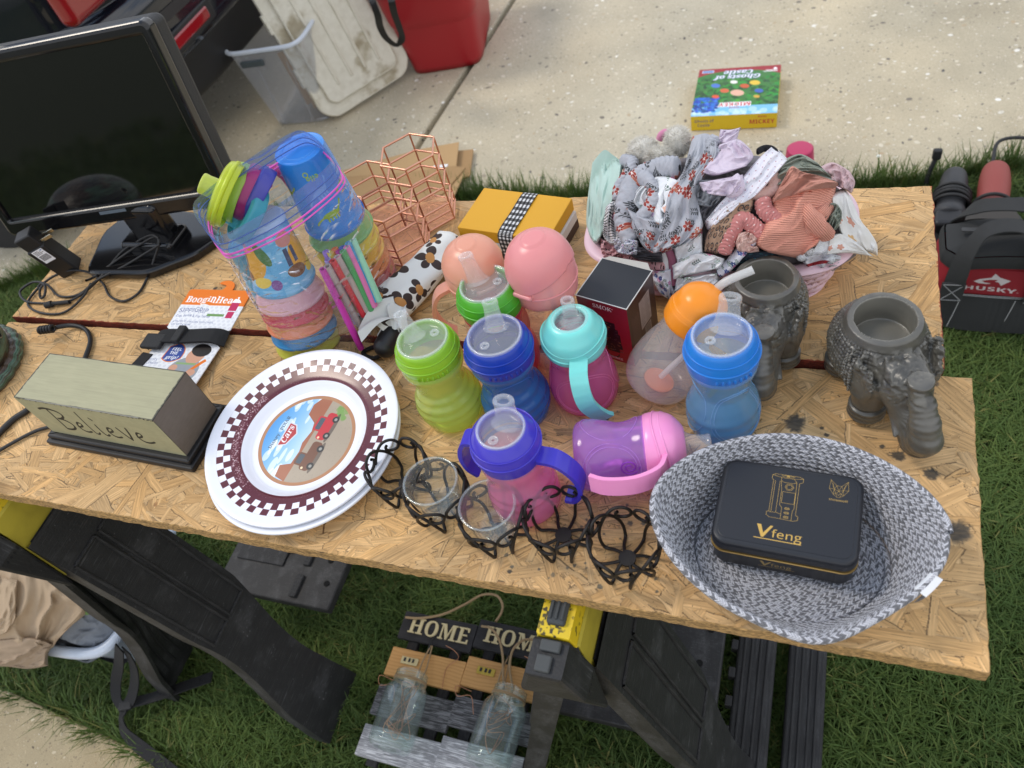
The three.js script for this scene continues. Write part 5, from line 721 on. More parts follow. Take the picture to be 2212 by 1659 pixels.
{
  const R0 = 0.119, print = canvasTex(1024, 1024, (x, w, h) => {
    const c = w / 2, P = (f) => f * w / 2; x.fillStyle = '#eef0f8'; x.fillRect(0, 0, w, h);
    const ring = (a, b, col) => { x.fillStyle = col; x.beginPath(); x.arc(c, c, P(a), 0, TAU); x.arc(c, c, P(b), 0, TAU, true); x.fill(); };
    ring(0.885, 0.655, '#5c1a26'); const n = 70; for (let row = 0; row < 2; row++) { const a = lerp(0.885, 0.752, row / 2), b = lerp(0.885, 0.752, (row + 1) / 2); for (let i = 0; i < n; i++) { if ((i + row) % 2) continue; x.fillStyle = '#f1f3fb'; x.beginPath(); x.arc(c, c, P(a), i / n * TAU, (i + 1) / n * TAU); x.arc(c, c, P(b), (i + 1) / n * TAU, i / n * TAU, true); x.fill(); } }
    const r = rng(8); for (let i = 0; i < 900; i++) { const s = r(), a = s < 0.5 ? 2.1 + r() * 1.6 : r() * TAU, q = 0.66 + 0.05 * r() + (s < 0.5 ? 0.04 * r() : 0); x.fillStyle = `rgba(240,232,232,${0.15 + 0.5 * r() * (s < 0.5 ? 1 : 0.4)})`; x.beginPath(); x.arc(c + Math.cos(a) * P(q), c + Math.sin(a) * P(q), 0.8 + 3.2 * r() * (s < 0.5 ? 1 : 0.4), 0, TAU); x.fill(); }
    ring(0.512, 0.46, '#b07a50'); x.save(); x.beginPath(); x.arc(c, c, P(0.475), 0, TAU); x.clip(); x.translate(c, c); x.rotate(-1.42); x.scale(P(0.475), P(0.475));
    // desert road under a blue sky: plain scenery
    const g = x.createLinearGradient(0, -1, 0, 0.1); g.addColorStop(0, '#3f97dc'); g.addColorStop(1, '#cfe6f5'); x.fillStyle = g; x.fillRect(-1, -1, 2, 2); x.fillStyle = 'rgba(255,255,255,.6)'; for (let i = 0; i < 24; i++) { x.beginPath(); x.ellipse(-1 + 2 * r(), -0.75 + 0.6 * r(), 0.1 + 0.12 * r(), 0.03 + 0.05 * r(), 0, 0, TAU); x.fill(); }
    x.fillStyle = '#a4603f'; x.beginPath(); x.moveTo(-1, 0.05); for (const [a, b] of [[-0.95, -0.2], [-0.7, -0.24], [-0.6, -0.02], [-0.3, 0], [-0.1, -0.05], [0.2, 0], [0.4, -0.06], [0.55, -0.3], [0.8, -0.32], [1, -0.2], [1, 0.2], [-1, 0.2]]) x.lineTo(a, b); x.fill(); x.fillStyle = '#a99a86'; x.fillRect(-1, 0.06, 2, 1); x.fillStyle = '#8d8172'; for (let i = 0; i < 260; i++) { x.globalAlpha = 0.3; x.fillRect(-1 + 2 * r(), 0.1 + 0.9 * r(), 0.03 * r() + 0.01, 0.012); } x.globalAlpha = 1; x.fillStyle = '#6f9a45'; for (let i = 0; i < 70; i++) { x.globalAlpha = 0.5; x.beginPath(); x.arc(0.62 + 0.3 * r(), 0.3 + 0.25 * r(), 0.02 + 0.04 * r(), 0, TAU); x.fill(); } x.globalAlpha = 1;
    // two ordinary vehicles: a red hatchback and a rusty pickup
    const veh = (px, py, s, body, cab) => { x.save(); x.translate(px, py); x.scale(s, s); x.fillStyle = 'rgba(40,30,25,.5)'; x.beginPath(); x.ellipse(0, 0.3, 0.5, 0.08, 0, 0, TAU); x.fill(); x.fillStyle = body; x.beginPath(); x.roundRect(-0.46, -0.06, 0.92, 0.32, 0.1); x.fill(); x.beginPath(); x.roundRect(cab[0], -0.3, cab[1], 0.32, 0.08); x.fill(); x.fillStyle = '#46525c'; x.beginPath(); x.roundRect(cab[0] + 0.05, -0.24, cab[1] - 0.1, 0.17, 0.04); x.fill(); x.fillStyle = '#1d1b1a'; for (const q of [-0.28, 0.28]) { x.beginPath(); x.arc(q, 0.26, 0.11, 0, TAU); x.fill(); } x.fillStyle = '#9a9a92'; for (const q of [-0.28, 0.28]) { x.beginPath(); x.arc(q, 0.26, 0.05, 0, TAU); x.fill(); } x.fillStyle = 'rgba(255,235,190,.9)'; x.beginPath(); x.arc(-0.4, 0.04, 0.04, 0, TAU); x.fill(); x.restore(); };
    veh(0.4, 0.2, 0.72, '#c3202c', [-0.22, 0.5]); veh(-0.32, 0.24, 0.74, '#6e4128', [-0.36, 0.4]);
    x.fillStyle = '#b32028'; x.strokeStyle = '#d8dce2'; x.lineWidth = 0.03; x.beginPath(); x.moveTo(-0.32, -0.58); x.lineTo(0.26, -0.6); x.lineTo(0.24, -0.42); x.lineTo(0.06, -0.3); x.lineTo(-0.24, -0.4); x.closePath(); x.fill(); x.stroke(); x.save(); x.scale(0.01, 0.01); x.textAlign = 'center'; x.fillStyle = '#f2f2f2'; x.font = 'bold italic 19px serif'; x.fillText('Cars', -2, -44); x.fillStyle = '#33475f'; x.font = 'bold 11px serif'; x.fillText('Disney · PIXAR', -2, -67); x.restore(); x.restore();
  });
  const prof = [[1e-4, 0.003], [R0 * 0.3, 0.003], [R0 * 0.53, 0.0032], [R0 * 0.585, 0.005], [R0 * 0.64, 0.0105], [R0 * 0.68, 0.0135], [R0 * 0.76, 0.0155], [R0 * 0.88, 0.018], [R0 * 0.965, 0.0202], [R0 * 0.995, 0.0202], [R0, 0.0185], [R0 * 0.985, 0.0168], [R0 * 0.88, 0.0145], [R0 * 0.68, 0.0102], [R0 * 0.6, 0.003], [R0 * 0.57, 0.0], [1e-4, 0.0005]];
  const g = lathe(smoothProfile(prof, 120), 120); { const p = g.attributes.position, u = g.attributes.uv; for (let i = 0; i < p.count; i++) u.setXY(i, 0.5 + p.getX(i) / R0 / 2, 0.5 - p.getZ(i) / R0 / 2); }
  const m = phy(0xffffff, 0.28, { map: print, clearcoat: 0.25, clearcoatRoughness: 0.12 }), white = phy(0xe6e8ee, 0.3);
  const p1 = single('plate', 'lower white melamine plate, under the checker rimmed one', 'plate', g, white, V(-0.5265, TH + 0.004, -0.3925)); p1.rotation.set(-0.035, 0, 0.0); p1.rotation.x = 0.05;
  const p2 = single('plate', 'melamine plate with maroon checker rim and desert picture, uppermost of two', 'plate', g, m, V(-0.5285, TH + 0.0105, -0.398)); p2.rotation.x = 0.06;
}
// ---------------------------------------------------------------- bag of cups, wire organizer, books, umbrella, carton
{
  const film = clear([0.95, 0.965, 0.99], 0.96, 0.04, { ior: 1.4, bumpMap: pixTex(512, 512, (u, v) => { const a = 1 - Math.abs(2 * tfbm(u, v, 6, 4, 71) - 1), b = 1 - Math.abs(2 * tfbm(u * 1, v * 1, 14, 3, 73) - 1); return 0.6 * Math.pow(a, 3) + 0.4 * Math.pow(b, 4); }, [1, 1], false), bumpScale: 0.009 });
  const foot = [at(632, 768, TH), at(735, 778, TH), at(815, 728, TH), at(874, 618, TH), at(790, 540, TH), at(690, 600, TH)];
  const lipH = [1.0, 1.0, 1.01, 1.03, 1.03, 1.02], lip = [[468, 512], [560, 470], [640, 418], [716, 348], [640, 286], [424, 436]].map(([u, v], i) => at(u, v, [1.03, 1.045, 1.05, 1.05, 1.06, 1.06][i]));
  const C = V(-0.56, TH, -0.61), t = thing('zip_bag', 'clear zip bag packed with coloured toddler cups, standing beside the monitor', 'plastic bag', C);
  const fc = new THREE.CatmullRomCurve3(foot.map((p) => p.clone().sub(C)), true, 'catmullrom', 0.5), lc = new THREE.CatmullRomCurve3(lip.map((p) => p.clone().sub(C)), true, 'catmullrom', 0.35);
  const wall = (u, v, k = 1) => { const a = fc.getPoint(u), b = lc.getPoint(u), p = a.lerp(b, v), bulge = 1 + 0.06 * Math.sin(PI * v) + 0.02 * (fbm(u * 9, v * 7) - 0.5) * Math.sin(PI * Math.min(1, v * 1.2)); const cx = lerp(0, 0.005, v); return V(p.x * bulge * k, p.y + 0.002, p.z * bulge * k); };
  part(t, 'film', surf((u, v) => wall(u, v), 120, 60, true), film);
  const zip = (v, r) => tube([...Array(96)].map((_, i) => wall(i / 96, v, 1.003)), r, 192, 6, true);
  part(t, 'zip_track', zip(0.885, 0.0011), phy([0.75, 0.1, 0.5], 0.3)); part(t, 'zip_track', zip(0.862, 0.0009), phy([0.75, 0.1, 0.5], 0.3));
  const blue = phy([0.08, 0.16, 0.5], 0.35, { transmission: 0.3, thickness: 0 });
  for (const v of [0.915, 0.95]) part(t, 'zip_line', zip(v, 0.0006), blue);
  part(t, 'tinted_lip', surf((u, v) => wall(u, 0.895 + 0.105 * v, 1.0015), 120, 4, true), clear([0.55, 0.68, 0.92], 0.86, 0.06));
  // cups in the bag: each its own thing; made upside down, nested in two stacks
  const grp = 'cups packed in the clear zip bag';
  const cupG = (r0, r1, h) => lathe(smoothProfile([[1e-4, h], [r0 * 0.6, h - 0.0015], [r0 * 0.9, h - 0.002], [r0, h - 0.008], [lerp(r0, r1, 0.5), h * 0.5], [r1, 0.006], [r1 + 0.0016, 0.003], [r1 + 0.0012, 0], [r1 - 0.001, 0.001], [lerp(r0, r1, 0.5) - 0.002, h * 0.5], [r0 - 0.002, h - 0.011], [1e-4, h - 0.0045]], 70), 56);
  const uvC = (g) => { g.computeBoundingBox(); const h = g.boundingBox.max.y, p = g.attributes.position, u = g.attributes.uv; for (let i = 0; i < p.count; i++) u.setY(i, clamp(p.getY(i) / h, 0.002, 0.998)); return g; };
  const place = (label, g, m, b, d, cat = 'cup', name = 'plastic_cup', grpp = grp) => { const o = thing(name, label, cat, b, 0, grpp); o.quaternion.setFromUnitVectors(V(0, 1, 0), d); part(o, 'cup_body', g, m); return o; };
  const jel = (c, tr = 0.35) => phy(c, 0.28, { transmission: tr, thickness: 0 });
  { // rear stack
    const A = at(800, 618, TH + 0.004), B = at(650, 328, 1.03), d = B.clone().sub(A), L = d.length(); d.normalize();
    const cg = cupG(0.0345, 0.041, 0.036), cols = [[[0.55, 0.08, 0.32], 'mulberry pink nested cup lowest in the rear stack'], [[0.75, 0.1, 0.1], 'red nested cup in the rear stack of the bag'], [[0.9, 0.28, 0.05], 'orange nested cup in the rear stack of the bag'], [[0.92, 0.55, 0.04], 'amber nested cup in the rear stack of the bag'], [[0.88, 0.72, 0.06], 'yellow nested cup in the rear stack of the bag'], [[0.25, 0.55, 0.2], 'green nested cup right under the blue cup']];
    cols.forEach(([c, l], k) => place(l, cg, jel(c), A.clone().addScaledVector(d, 0.001 + k * 0.0205), d));
    const art = canvasTex(1024, 512, (x, w, h) => { x.fillStyle = '#2f86d8'; x.fillRect(0, 0, w, h); const r = rng(12); x.strokeStyle = '#8fb92a'; x.fillStyle = '#8fb92a';
      for (let k = 0; k < 9; k++) { const px = 60 + (k % 5) * 205 + 40 * r(), py = 200 + Math.floor(k / 5) * 150 + 40 * r(), c = k % 2 ? '#7fb2ea' : '#8fae2a'; x.fillStyle = x.strokeStyle = c; x.save(); x.translate(px, py); x.rotate((r() - 0.5) * 0.8); x.beginPath(); x.ellipse(0, 0, 52, 20, 0, 0, TAU); x.fill(); x.lineWidth = 11; x.lineCap = 'round'; x.beginPath(); x.moveTo(44, -4); x.quadraticCurveTo(80, -36, 84, -50); x.moveTo(-44, 2); x.quadraticCurveTo(-86, 12, -104, 36); for (const q of [-28, -8, 14, 32]) { x.moveTo(q, 12); x.lineTo(q - 4, 36); } x.stroke(); x.restore(); }
      x.fillStyle = '#a9c23a'; x.font = 'bold 44px sans-serif'; x.save(); x.translate(300, 96); x.rotate(PI); x.fillText('ello', -40, 0); x.restore(); x.beginPath(); x.arc(270, 82, 14, 0, TAU); x.lineWidth = 6; x.strokeStyle = '#a9c23a'; x.stroke(); });
    const o = place('tall sky blue cup with lizard print, upside down on top of the rear stack', uvC(cupG(0.0305, 0.0375, L - 0.118)), phy(0xffffff, 0.26, { map: art, clearcoat: 0.4 }), A.clone().addScaledVector(d, 0.125), d); o.rotateY(-1.2);
    part(o, 'base_ring', new THREE.TorusGeometry(0.021, 0.0012, 8, 40).rotateX(PI / 2).translate(0, L - 0.12, 0), phy([0.05, 0.28, 0.72], 0.26));
  }
  { // front stack
    const A = at(668, 738, TH + 0.004), B = at(564, 476, 0.985), d = B.clone().sub(A), L = d.length(); d.normalize();
    const cg = cupG(0.0345, 0.0415, 0.034), cols = [[[0.72, 0.72, 0.1], 'yellow green nested cup lowest in the front stack'], [[0.05, 0.3, 0.62], 'blue nested cup in the front stack of the bag'], [[0.9, 0.3, 0.14], 'coral nested cup in the front stack of the bag'], [[0.72, 0.06, 0.1], 'crimson nested cup in the front stack of the bag'], [[0.85, 0.5, 0.55], 'pale pink nested cup in the front stack of the bag']];
    cols.forEach(([c, l], k) => place(l, cg, jel(c, 0.3), A.clone().addScaledVector(d, 0.001 + k * 0.0185), d));
    const art = canvasTex(1024, 512, (x, w, h) => { x.fillStyle = '#5fa8d0'; x.fillRect(0, 0, w, h); const r = rng(31); for (let i = 0; i < 60; i++) { x.fillStyle = `rgba(190,220,235,${0.2 + 0.3 * r()})`; x.beginPath(); x.ellipse(r() * w, r() * h, 40 + r() * 60, 10 + r() * 20, 0, 0, TAU); x.fill(); }
      for (let k = 0; k < 3; k++) { const o = k * 342; x.fillStyle = '#d99a1c'; x.beginPath(); x.ellipse(o + 190, 260, 96, 130, 0.2, 0, TAU); x.fill(); x.fillStyle = '#c8837a'; x.beginPath(); x.ellipse(o + 110, 130, 60, 52, 0, 0, TAU); x.fill(); x.fillStyle = '#3f6f2c'; x.beginPath(); x.ellipse(o + 280, 190, 34, 90, -0.4, 0, TAU); x.fill(); x.fillStyle = '#2f3d5c'; x.fillRect(o + 70, 190, 30, 130); x.fillRect(o + 120, 190, 26, 120); x.fillStyle = '#7a4a22'; x.beginPath(); x.ellipse(o + 110, 370, 62, 46, 0.3, 0, TAU); x.fill(); x.fillStyle = '#e2c04a'; x.beginPath(); x.ellipse(o + 230, 400, 60, 40, -0.4, 0, TAU); x.fill(); x.fillStyle = '#7b4a8c'; x.beginPath(); x.ellipse(o + 310, 420, 30, 40, 0, 0, TAU); x.fill(); } });
    const o = place('light blue cup with colourful jungle print and white base, upside down on the front stack', uvC(cupG(0.0275, 0.0375, L - 0.096)), phy(0xffffff, 0.3, { map: art }), A.clone().addScaledVector(d, 0.1), d); o.rotateY(0.6);
    part(o, 'white_base', lathe([[1e-4, L - 0.094], [0.0245, L - 0.094], [0.0278, L - 0.097], [0.0284, L - 0.102]], 48), phy([0.78, 0.8, 0.84], 0.35));
  }
  { // loose lids at the open corner
    const w = (u, v, h) => at(u, v, h), lid = (u, v, h, r, c, l, ax) => { const o = thing('spouted_closure', l, 'cup lid', w(u, v, h), 0, grp); o.quaternion.setFromUnitVectors(V(0, 1, 0), V(...ax).normalize()); part(o, 'lid_cap', lathe(smoothProfile([[1e-4, 0.01], [r * 0.7, 0.01], [r * 0.86, 0.006], [r * 0.9, 0.0], [r, -0.002], [r * 1.02, 0.005], [r, 0.012], [r * 0.86, 0.015]], 40), 48), jel(c, 0.4)); return o; };
    const a = lid(500, 424, 1.035, 0.036, [0.68, 0.78, 0.03], 'yellow green spouted lid poking out of the zip bag corner', [-0.75, 0.62, 0.1]);
    part(a, 'spout', merge([lathe(smoothProfile([[0.014, 0.008], [0.0125, 0.014], [0.0115, 0.026], [0.0118, 0.032], [0.0095, 0.034], [1e-4, 0.033]], 20), 32)]), jel([0.72, 0.8, 0.12], 0.4)); part(a, 'lid_ring', new THREE.TorusGeometry(0.036, 0.0028, 10, 56).rotateX(PI / 2).translate(0, 0.006, 0), jel([0.68, 0.78, 0.03], 0.35));
    lid(522, 420, 1.02, 0.034, [0.5, 0.74, 0.1], 'second green lid just behind the spouted lid', [-0.75, 0.6, 0.1]);
    lid(545, 420, 1.015, 0.033, [0.55, 0.03, 0.25], 'wine red lid standing behind the green lids', [-0.7, 0.65, 0.1]);
    lid(565, 425, 1.01, 0.033, [0.1, 0.1, 0.55], 'indigo lid standing behind the wine red lid', [-0.6, 0.7, 0.1]);
    const tq = lid(545, 468, 1.0, 0.034, [0.08, 0.5, 0.6], 'teal spouted lid tucked under the green lids', [-0.5, 0.8, 0.25]); part(tq, 'spout', lathe(smoothProfile([[0.013, 0.008], [0.0115, 0.02], [0.011, 0.028], [1e-4, 0.029]], 16), 28).translate(-0.018, 0, 0), jel([0.15, 0.6, 0.7], 0.45));
    place('teal cup at the left side of the zip bag', cupG(0.03, 0.035, 0.1), jel([0.08, 0.42, 0.55], 0.4), w(612, 640, 0.83), V(-0.02, 1, -0.03).normalize());
    const hdl = thing('pink_loop', 'dark pink loop handle behind the tall blue cup', 'cup handle', w(592, 384, 1.0), 0, grp); part(hdl, 'loop', tube([V(-0.016, -0.012, 0), V(-0.012, 0.004, 0), V(0.0, 0.012, 0), V(0.014, 0.008, 0), V(0.02, -0.012, 0)], 0.0062, 32, 12), jel([0.7, 0.05, 0.22], 0.2));
  }
  // drinking straws in a loose bundle in front
  const sc = [[[0.62, 0.04, 0.42], 'magenta', 1030, 1005, 1300, 1560], [[0.5, 0.42, 0.4], 'grey', 1062, 985, 1290, 1400], [[0.7, 0.04, 0.06], 'red', 1100, 948, 1320, 1330], [[0.52, 0.44, 0.42], 'taupe', 1132, 920, 1345, 1300], [[0.1, 0.4, 0.15], 'green', 1172, 880, 1372, 1290], [[0.8, 0.22, 0.5], 'pink', 1198, 850, 1395, 1265], [[0.05, 0.35, 0.65], 'blue', 1208, 820, 1400, 1230], [[0.35, 0.72, 0.52], 'mint green', 1242, 800, 1428, 1228], [[0.35, 0.2, 0.7], 'violet', 1050, 880, 1250, 1330], [[0.82, 0.62, 0.08], 'yellow', 1082, 886, 1290, 1300], [[0.82, 0.22, 0.06], 'orange', 1112, 860, 1300, 1250], [[0.6, 0.05, 0.4], 'plum', 1142, 876, 1330, 1300], [[0.06, 0.16, 0.6], 'navy blue', 1165, 850, 1350, 1230], [[0.45, 0.3, 0.75], 'lilac', 1066, 940, 1270, 1380]];
  sc.forEach(([c, nm, x0, y0, x1, y1], k) => {
    const px = (x, y) => [(700 + x / 1.7467) / 1.8517, (500 + y / 1.7467) / 1.8517], back = k > 7 ? 0.008 : 0, a = at(...px(x0, y0), 0.945 - back), bh = TH + 0.012 + (y1 < 1450 ? (1560 - y1) * 0.00016 : 0), b = at(...px(x1, y1), bh);
    const d = b.clone().sub(a), r = 0.0042, L = d.length(), g = lathe([[r * 0.72, 0], [r, 0], [r, L], [r * 0.72, L], [r * 0.72, 0]], 20);
    const o = single('drinking_straw', nm + ' drinking straw in the bundle at the front of the zip bag', 'straw', g, phy(c, 0.35, { transmission: 0.12, thickness: 0 }), a, 0, 'straws in front of the zip bag'); o.quaternion.setFromUnitVectors(V(0, 1, 0), d.normalize());
  });
}
{
  const cop = phy([0.72, 0.36, 0.24], 0.28, { metalness: 0.85 }), P0 = at(876, 538, TB), t = thing('wire_organizer', 'rose gold wire desk organizer of three hexagonal cells', 'desk organizer', V(P0.x, TB, P0.z));
  const hexC = (c, r, rot) => [0, 1, 2, 3, 4, 5].map((k) => V(c[0] + r * Math.cos(rot + k * PI / 3), 0, c[1] + r * Math.sin(rot + k * PI / 3)));
  const rot = 0.218, r = 0.0415, s = r * Math.sqrt(3), dirv = (k) => [Math.cos(rot + PI / 6 + k * PI / 3) * s, Math.sin(rot + PI / 6 + k * PI / 3) * s];
  const cells = [[[0, 0], 0.084, 4], [dirv(4), 0.112, 5], [dirv(3), 0.084, 4]];
  for (const [c, h, levels] of cells) {
    const hx = hexC(c, r, rot), wire = [], ring = (y, rr = 0.0014) => { const q = hx.map((p) => V(p.x, y, p.z)); const l = []; for (let k = 0; k < 6; k++) { const a = q[k], b = q[(k + 1) % 6]; l.push(tube([a, a.clone().lerp(b, 0.5), b], rr, 2, 8)); l.push(new THREE.SphereGeometry(rr, 8, 6).translate(a.x, a.y, a.z)); } return merge(l); };
    for (let i = 0; i < levels; i++) part(t, 'hexagon_wire', ring(lerp(0.006, h, i / (levels - 1)), 0.0015), cop);
    part(t, 'upright_wires', merge(hx.map((p) => tube([V(p.x, 0.004, p.z), V(p.x, h / 2, p.z), V(p.x, h, p.z)], 0.0013, 2, 8))), cop).userData.kind = 'stuff';
    part(t, 'hexagon_wire', ring(0.02), cop);
    // woven mesh floor
    const mesh = []; for (let i = -14; i <= 14; i++) { const o = i * 0.0028; for (const a of [rot, rot + PI / 2]) { let lo = -0.05, hi = 0.05; for (let k = 0; k < 6; k++) { const na = rot + PI / 6 + k * PI / 3, ap = r * 0.866, dn = Math.cos(na - a), off = o * Math.cos(na - a - PI / 2); if (Math.abs(dn) < 1e-6) { if (off > ap) { lo = 1; hi = 0; } continue; } const q = (ap - off) / dn; dn > 0 ? (hi = Math.min(hi, q)) : (lo = Math.max(lo, q)); } if (hi - lo < 0.004) continue; const ca = Math.cos(a), sa = Math.sin(a), A = [c[0] + ca * lo - sa * o, c[1] + sa * lo + ca * o], Bq = [c[0] + ca * hi - sa * o, c[1] + sa * hi + ca * o]; mesh.push(tube([V(A[0], 0.0065, A[1]), V((A[0] + Bq[0]) / 2, 0.0065, (A[1] + Bq[1]) / 2), V(Bq[0], 0.0065, Bq[1])], 0.00038, 1, 4)); } }
    part(t, 'mesh_floor', merge(mesh), cop).userData.kind = 'stuff';
  }
}
{
  const cx = -0.362, cz = -0.752, t = thing('book_bundle', 'stack of yellow, white and brown wooden books tied with gingham ribbon', 'decor books', V(cx, TB, cz), -0.16);
  const yl = std(0xd9a01e, 0.6), W = 0.132, D = 0.082;
  part(t, 'brown_book', mv(rbox(W * 0.98, 0.014, D, 0.001), 0.004, 0.007, 0), std(0x4a3428, 0.7)); part(t, 'white_book', mv(rbox(W, 0.014, D * 0.98, 0.001), 0.003, 0.0215, 0.001), std(0xd9d6d0, 0.7)); part(t, 'yellow_book', mv(rbox(W, 0.0185, D, 0.0012), 0, 0.0382, 0), yl);
  const ging = pixTex(128, 128, (u, v) => { const a = (u * 8) % 1 < 0.5 ? 1 : 0, b = (v * 8) % 1 < 0.5 ? 1 : 0, n = 0.94 + 0.1 * vn(u * 128, v * 128); return n * (a + b === 2 ? 0.07 : a + b === 1 ? 0.36 : 0.86); });
  const gm = std(0xffffff, 0.85, { map: ging }), strip = (w) => { const g = ribbon([V(0.006, -0.001, D / 2 + 0.0015), V(0.006, 0.02, D / 2 + 0.0018), V(0.006, 0.045, D / 2 + 0.0016), V(0.006, 0.0484, D / 2 - 0.004), V(0.006, 0.0484, 0), V(0.006, 0.0484, -D / 2 + 0.004), V(0.006, 0.045, -D / 2 - 0.0016), V(0.006, 0.0, -D / 2 - 0.0018)], V(1, 0, 0), w, 0.001, 60); const u = g.attributes.uv, p = g.attributes.position; for (let i = 0; i < u.count; i++) u.setXY(i, p.getX(i) * 23, u.getY(i) * 3.2); return g; };
  part(t, 'gingham_ribbon', strip(0.0215), gm);
}
{
  const A = at(982, 512, 0.838), B = at(800, 706, 0.83), C0 = B.clone(), t = thing('folded_umbrella', 'folded compact umbrella with leopard spots on white', 'umbrella', V(B.x, TH, B.z));
  const leo = canvasTex(1024, 1024, (x, w, h) => { x.fillStyle = '#dcdcd8'; x.fillRect(0, 0, w, h); const r = rng(17), pts = []; for (let k = 0; k < 4000 && pts.length < 34; k++) { const p = [r() * w, r() * h]; if (pts.every((q) => { let dx = Math.abs(q[0] - p[0]), dy = Math.abs(q[1] - p[1]); dx = Math.min(dx, w - dx); dy = Math.min(dy, h - dy); return Math.hypot(dx, dy) > 150; })) pts.push(p); }
    for (const p of pts) { const a0 = r() * TAU, s = 0.8 + 0.5 * r(), n = 5 + Math.floor(r() * 2), sh = [...Array(n)].map((_, k) => [a0 + k / n * TAU + (r() - 0.5) * 0.5, 40 + 14 * r(), 24 + 12 * r()]); for (const dx of [-w, 0, w]) for (const dy of [-h, 0, h]) { const cx = p[0] + dx, cy = p[1] + dy; if (cx < -90 || cy < -90 || cx > w + 90 || cy > h + 90) continue; x.fillStyle = '#33241f'; sh.forEach(([a, rr, q], k) => { if (k === n - 1 && s > 1.05) return; x.beginPath(); x.ellipse(cx + Math.cos(a) * rr * s, cy + Math.sin(a) * rr * s, q * s, q * 0.82 * s, a, 0, TAU); x.fill(); }); x.fillStyle = '#b98345'; x.beginPath(); x.ellipse(cx, cy, 34 * s, 26 * s, a0, 0, TAU); x.fill(); } } });
  const m = std(0xffffff, 0.7, { map: leo }), d = A.clone().sub(B), L = d.length(); d.normalize(); const side = V(0, 1, 0).addScaledVector(d, -d.y).normalize(), sd = V(0, 0, 0).crossVectors(d, side);
  const o = B.clone().sub(t.position);
  const g = surf((u, v) => { const a = u * TAU, r = lerp(0.031, 0.0225, v) * (v < 0.06 ? 0.85 + 2.5 * v : 1) * (v > 0.95 ? 1 - (v - 0.95) * 8 : 1) * (1 + 0.07 * Math.sin(3 * a + 2 * v) + 0.05 * Math.sin(5 * a + 9 * v) + 0.08 * (fbm(Math.cos(a) + 4, v * 5 + Math.sin(a)) - 0.5)); return o.clone().addScaledVector(d, v * L).addScaledVector(sd, Math.cos(a) * r).addScaledVector(side, Math.sin(a) * r * 0.82 - 0.003); }, 64, 60, true);
  { const u = g.attributes.uv; for (let i = 0; i < u.count; i++) u.setXY(i, u.getX(i) * 0.75, u.getY(i) * 0.95); } part(t, 'canopy', g, m);
  const gw = std(0xc9cac6, 0.75), w = (u, v, h) => at(u, v, h).sub(t.position), flap = (l, f) => surf((u, v) => { const a = l[0].clone().lerp(l[1], u), b = l[3].clone().lerp(l[2], u), p = a.lerp(b, v); return p.add(V(0, 0.006 * Math.sin(PI * v) * f + 0.004 * Math.sin(u * 7 + v * 4), 0)); }, 20, 20);
  part(t, 'loose_fold', flap([w(850, 640, 0.853), w(862, 690, 0.845), w(778, 735, 0.842), w(772, 706, 0.845)], 1.2), gw); part(t, 'loose_fold', flap([w(872, 690, 0.84), w(850, 765, 0.812), w(826, 760, 0.808), w(812, 720, 0.828)], 1), gw);
  part(t, 'loose_fold', flap([w(838, 655, 0.85), w(880, 660, 0.85), w(882, 718, 0.836), w(846, 706, 0.846)], 0.8), gw);
  part(t, 'handle', merge([tube([w(862, 700, 0.826), w(832, 748, 0.82)], 0.0145, 8, 20), new THREE.SphereGeometry(0.0145, 20, 12).applyMatrix4(new THREE.Matrix4().setPosition(...w(832, 748, 0.82).toArray()))]), std([0.012, 0.012, 0.013], 0.45)); part(t, 'wrist_cord', tube([w(830, 750, 0.824), w(800, 752, 0.806), w(784, 762, 0.804), w(806, 774, 0.804), w(836, 760, 0.81)], 0.0028, 40, 8), std([0.015, 0.015, 0.015], 0.9));
}
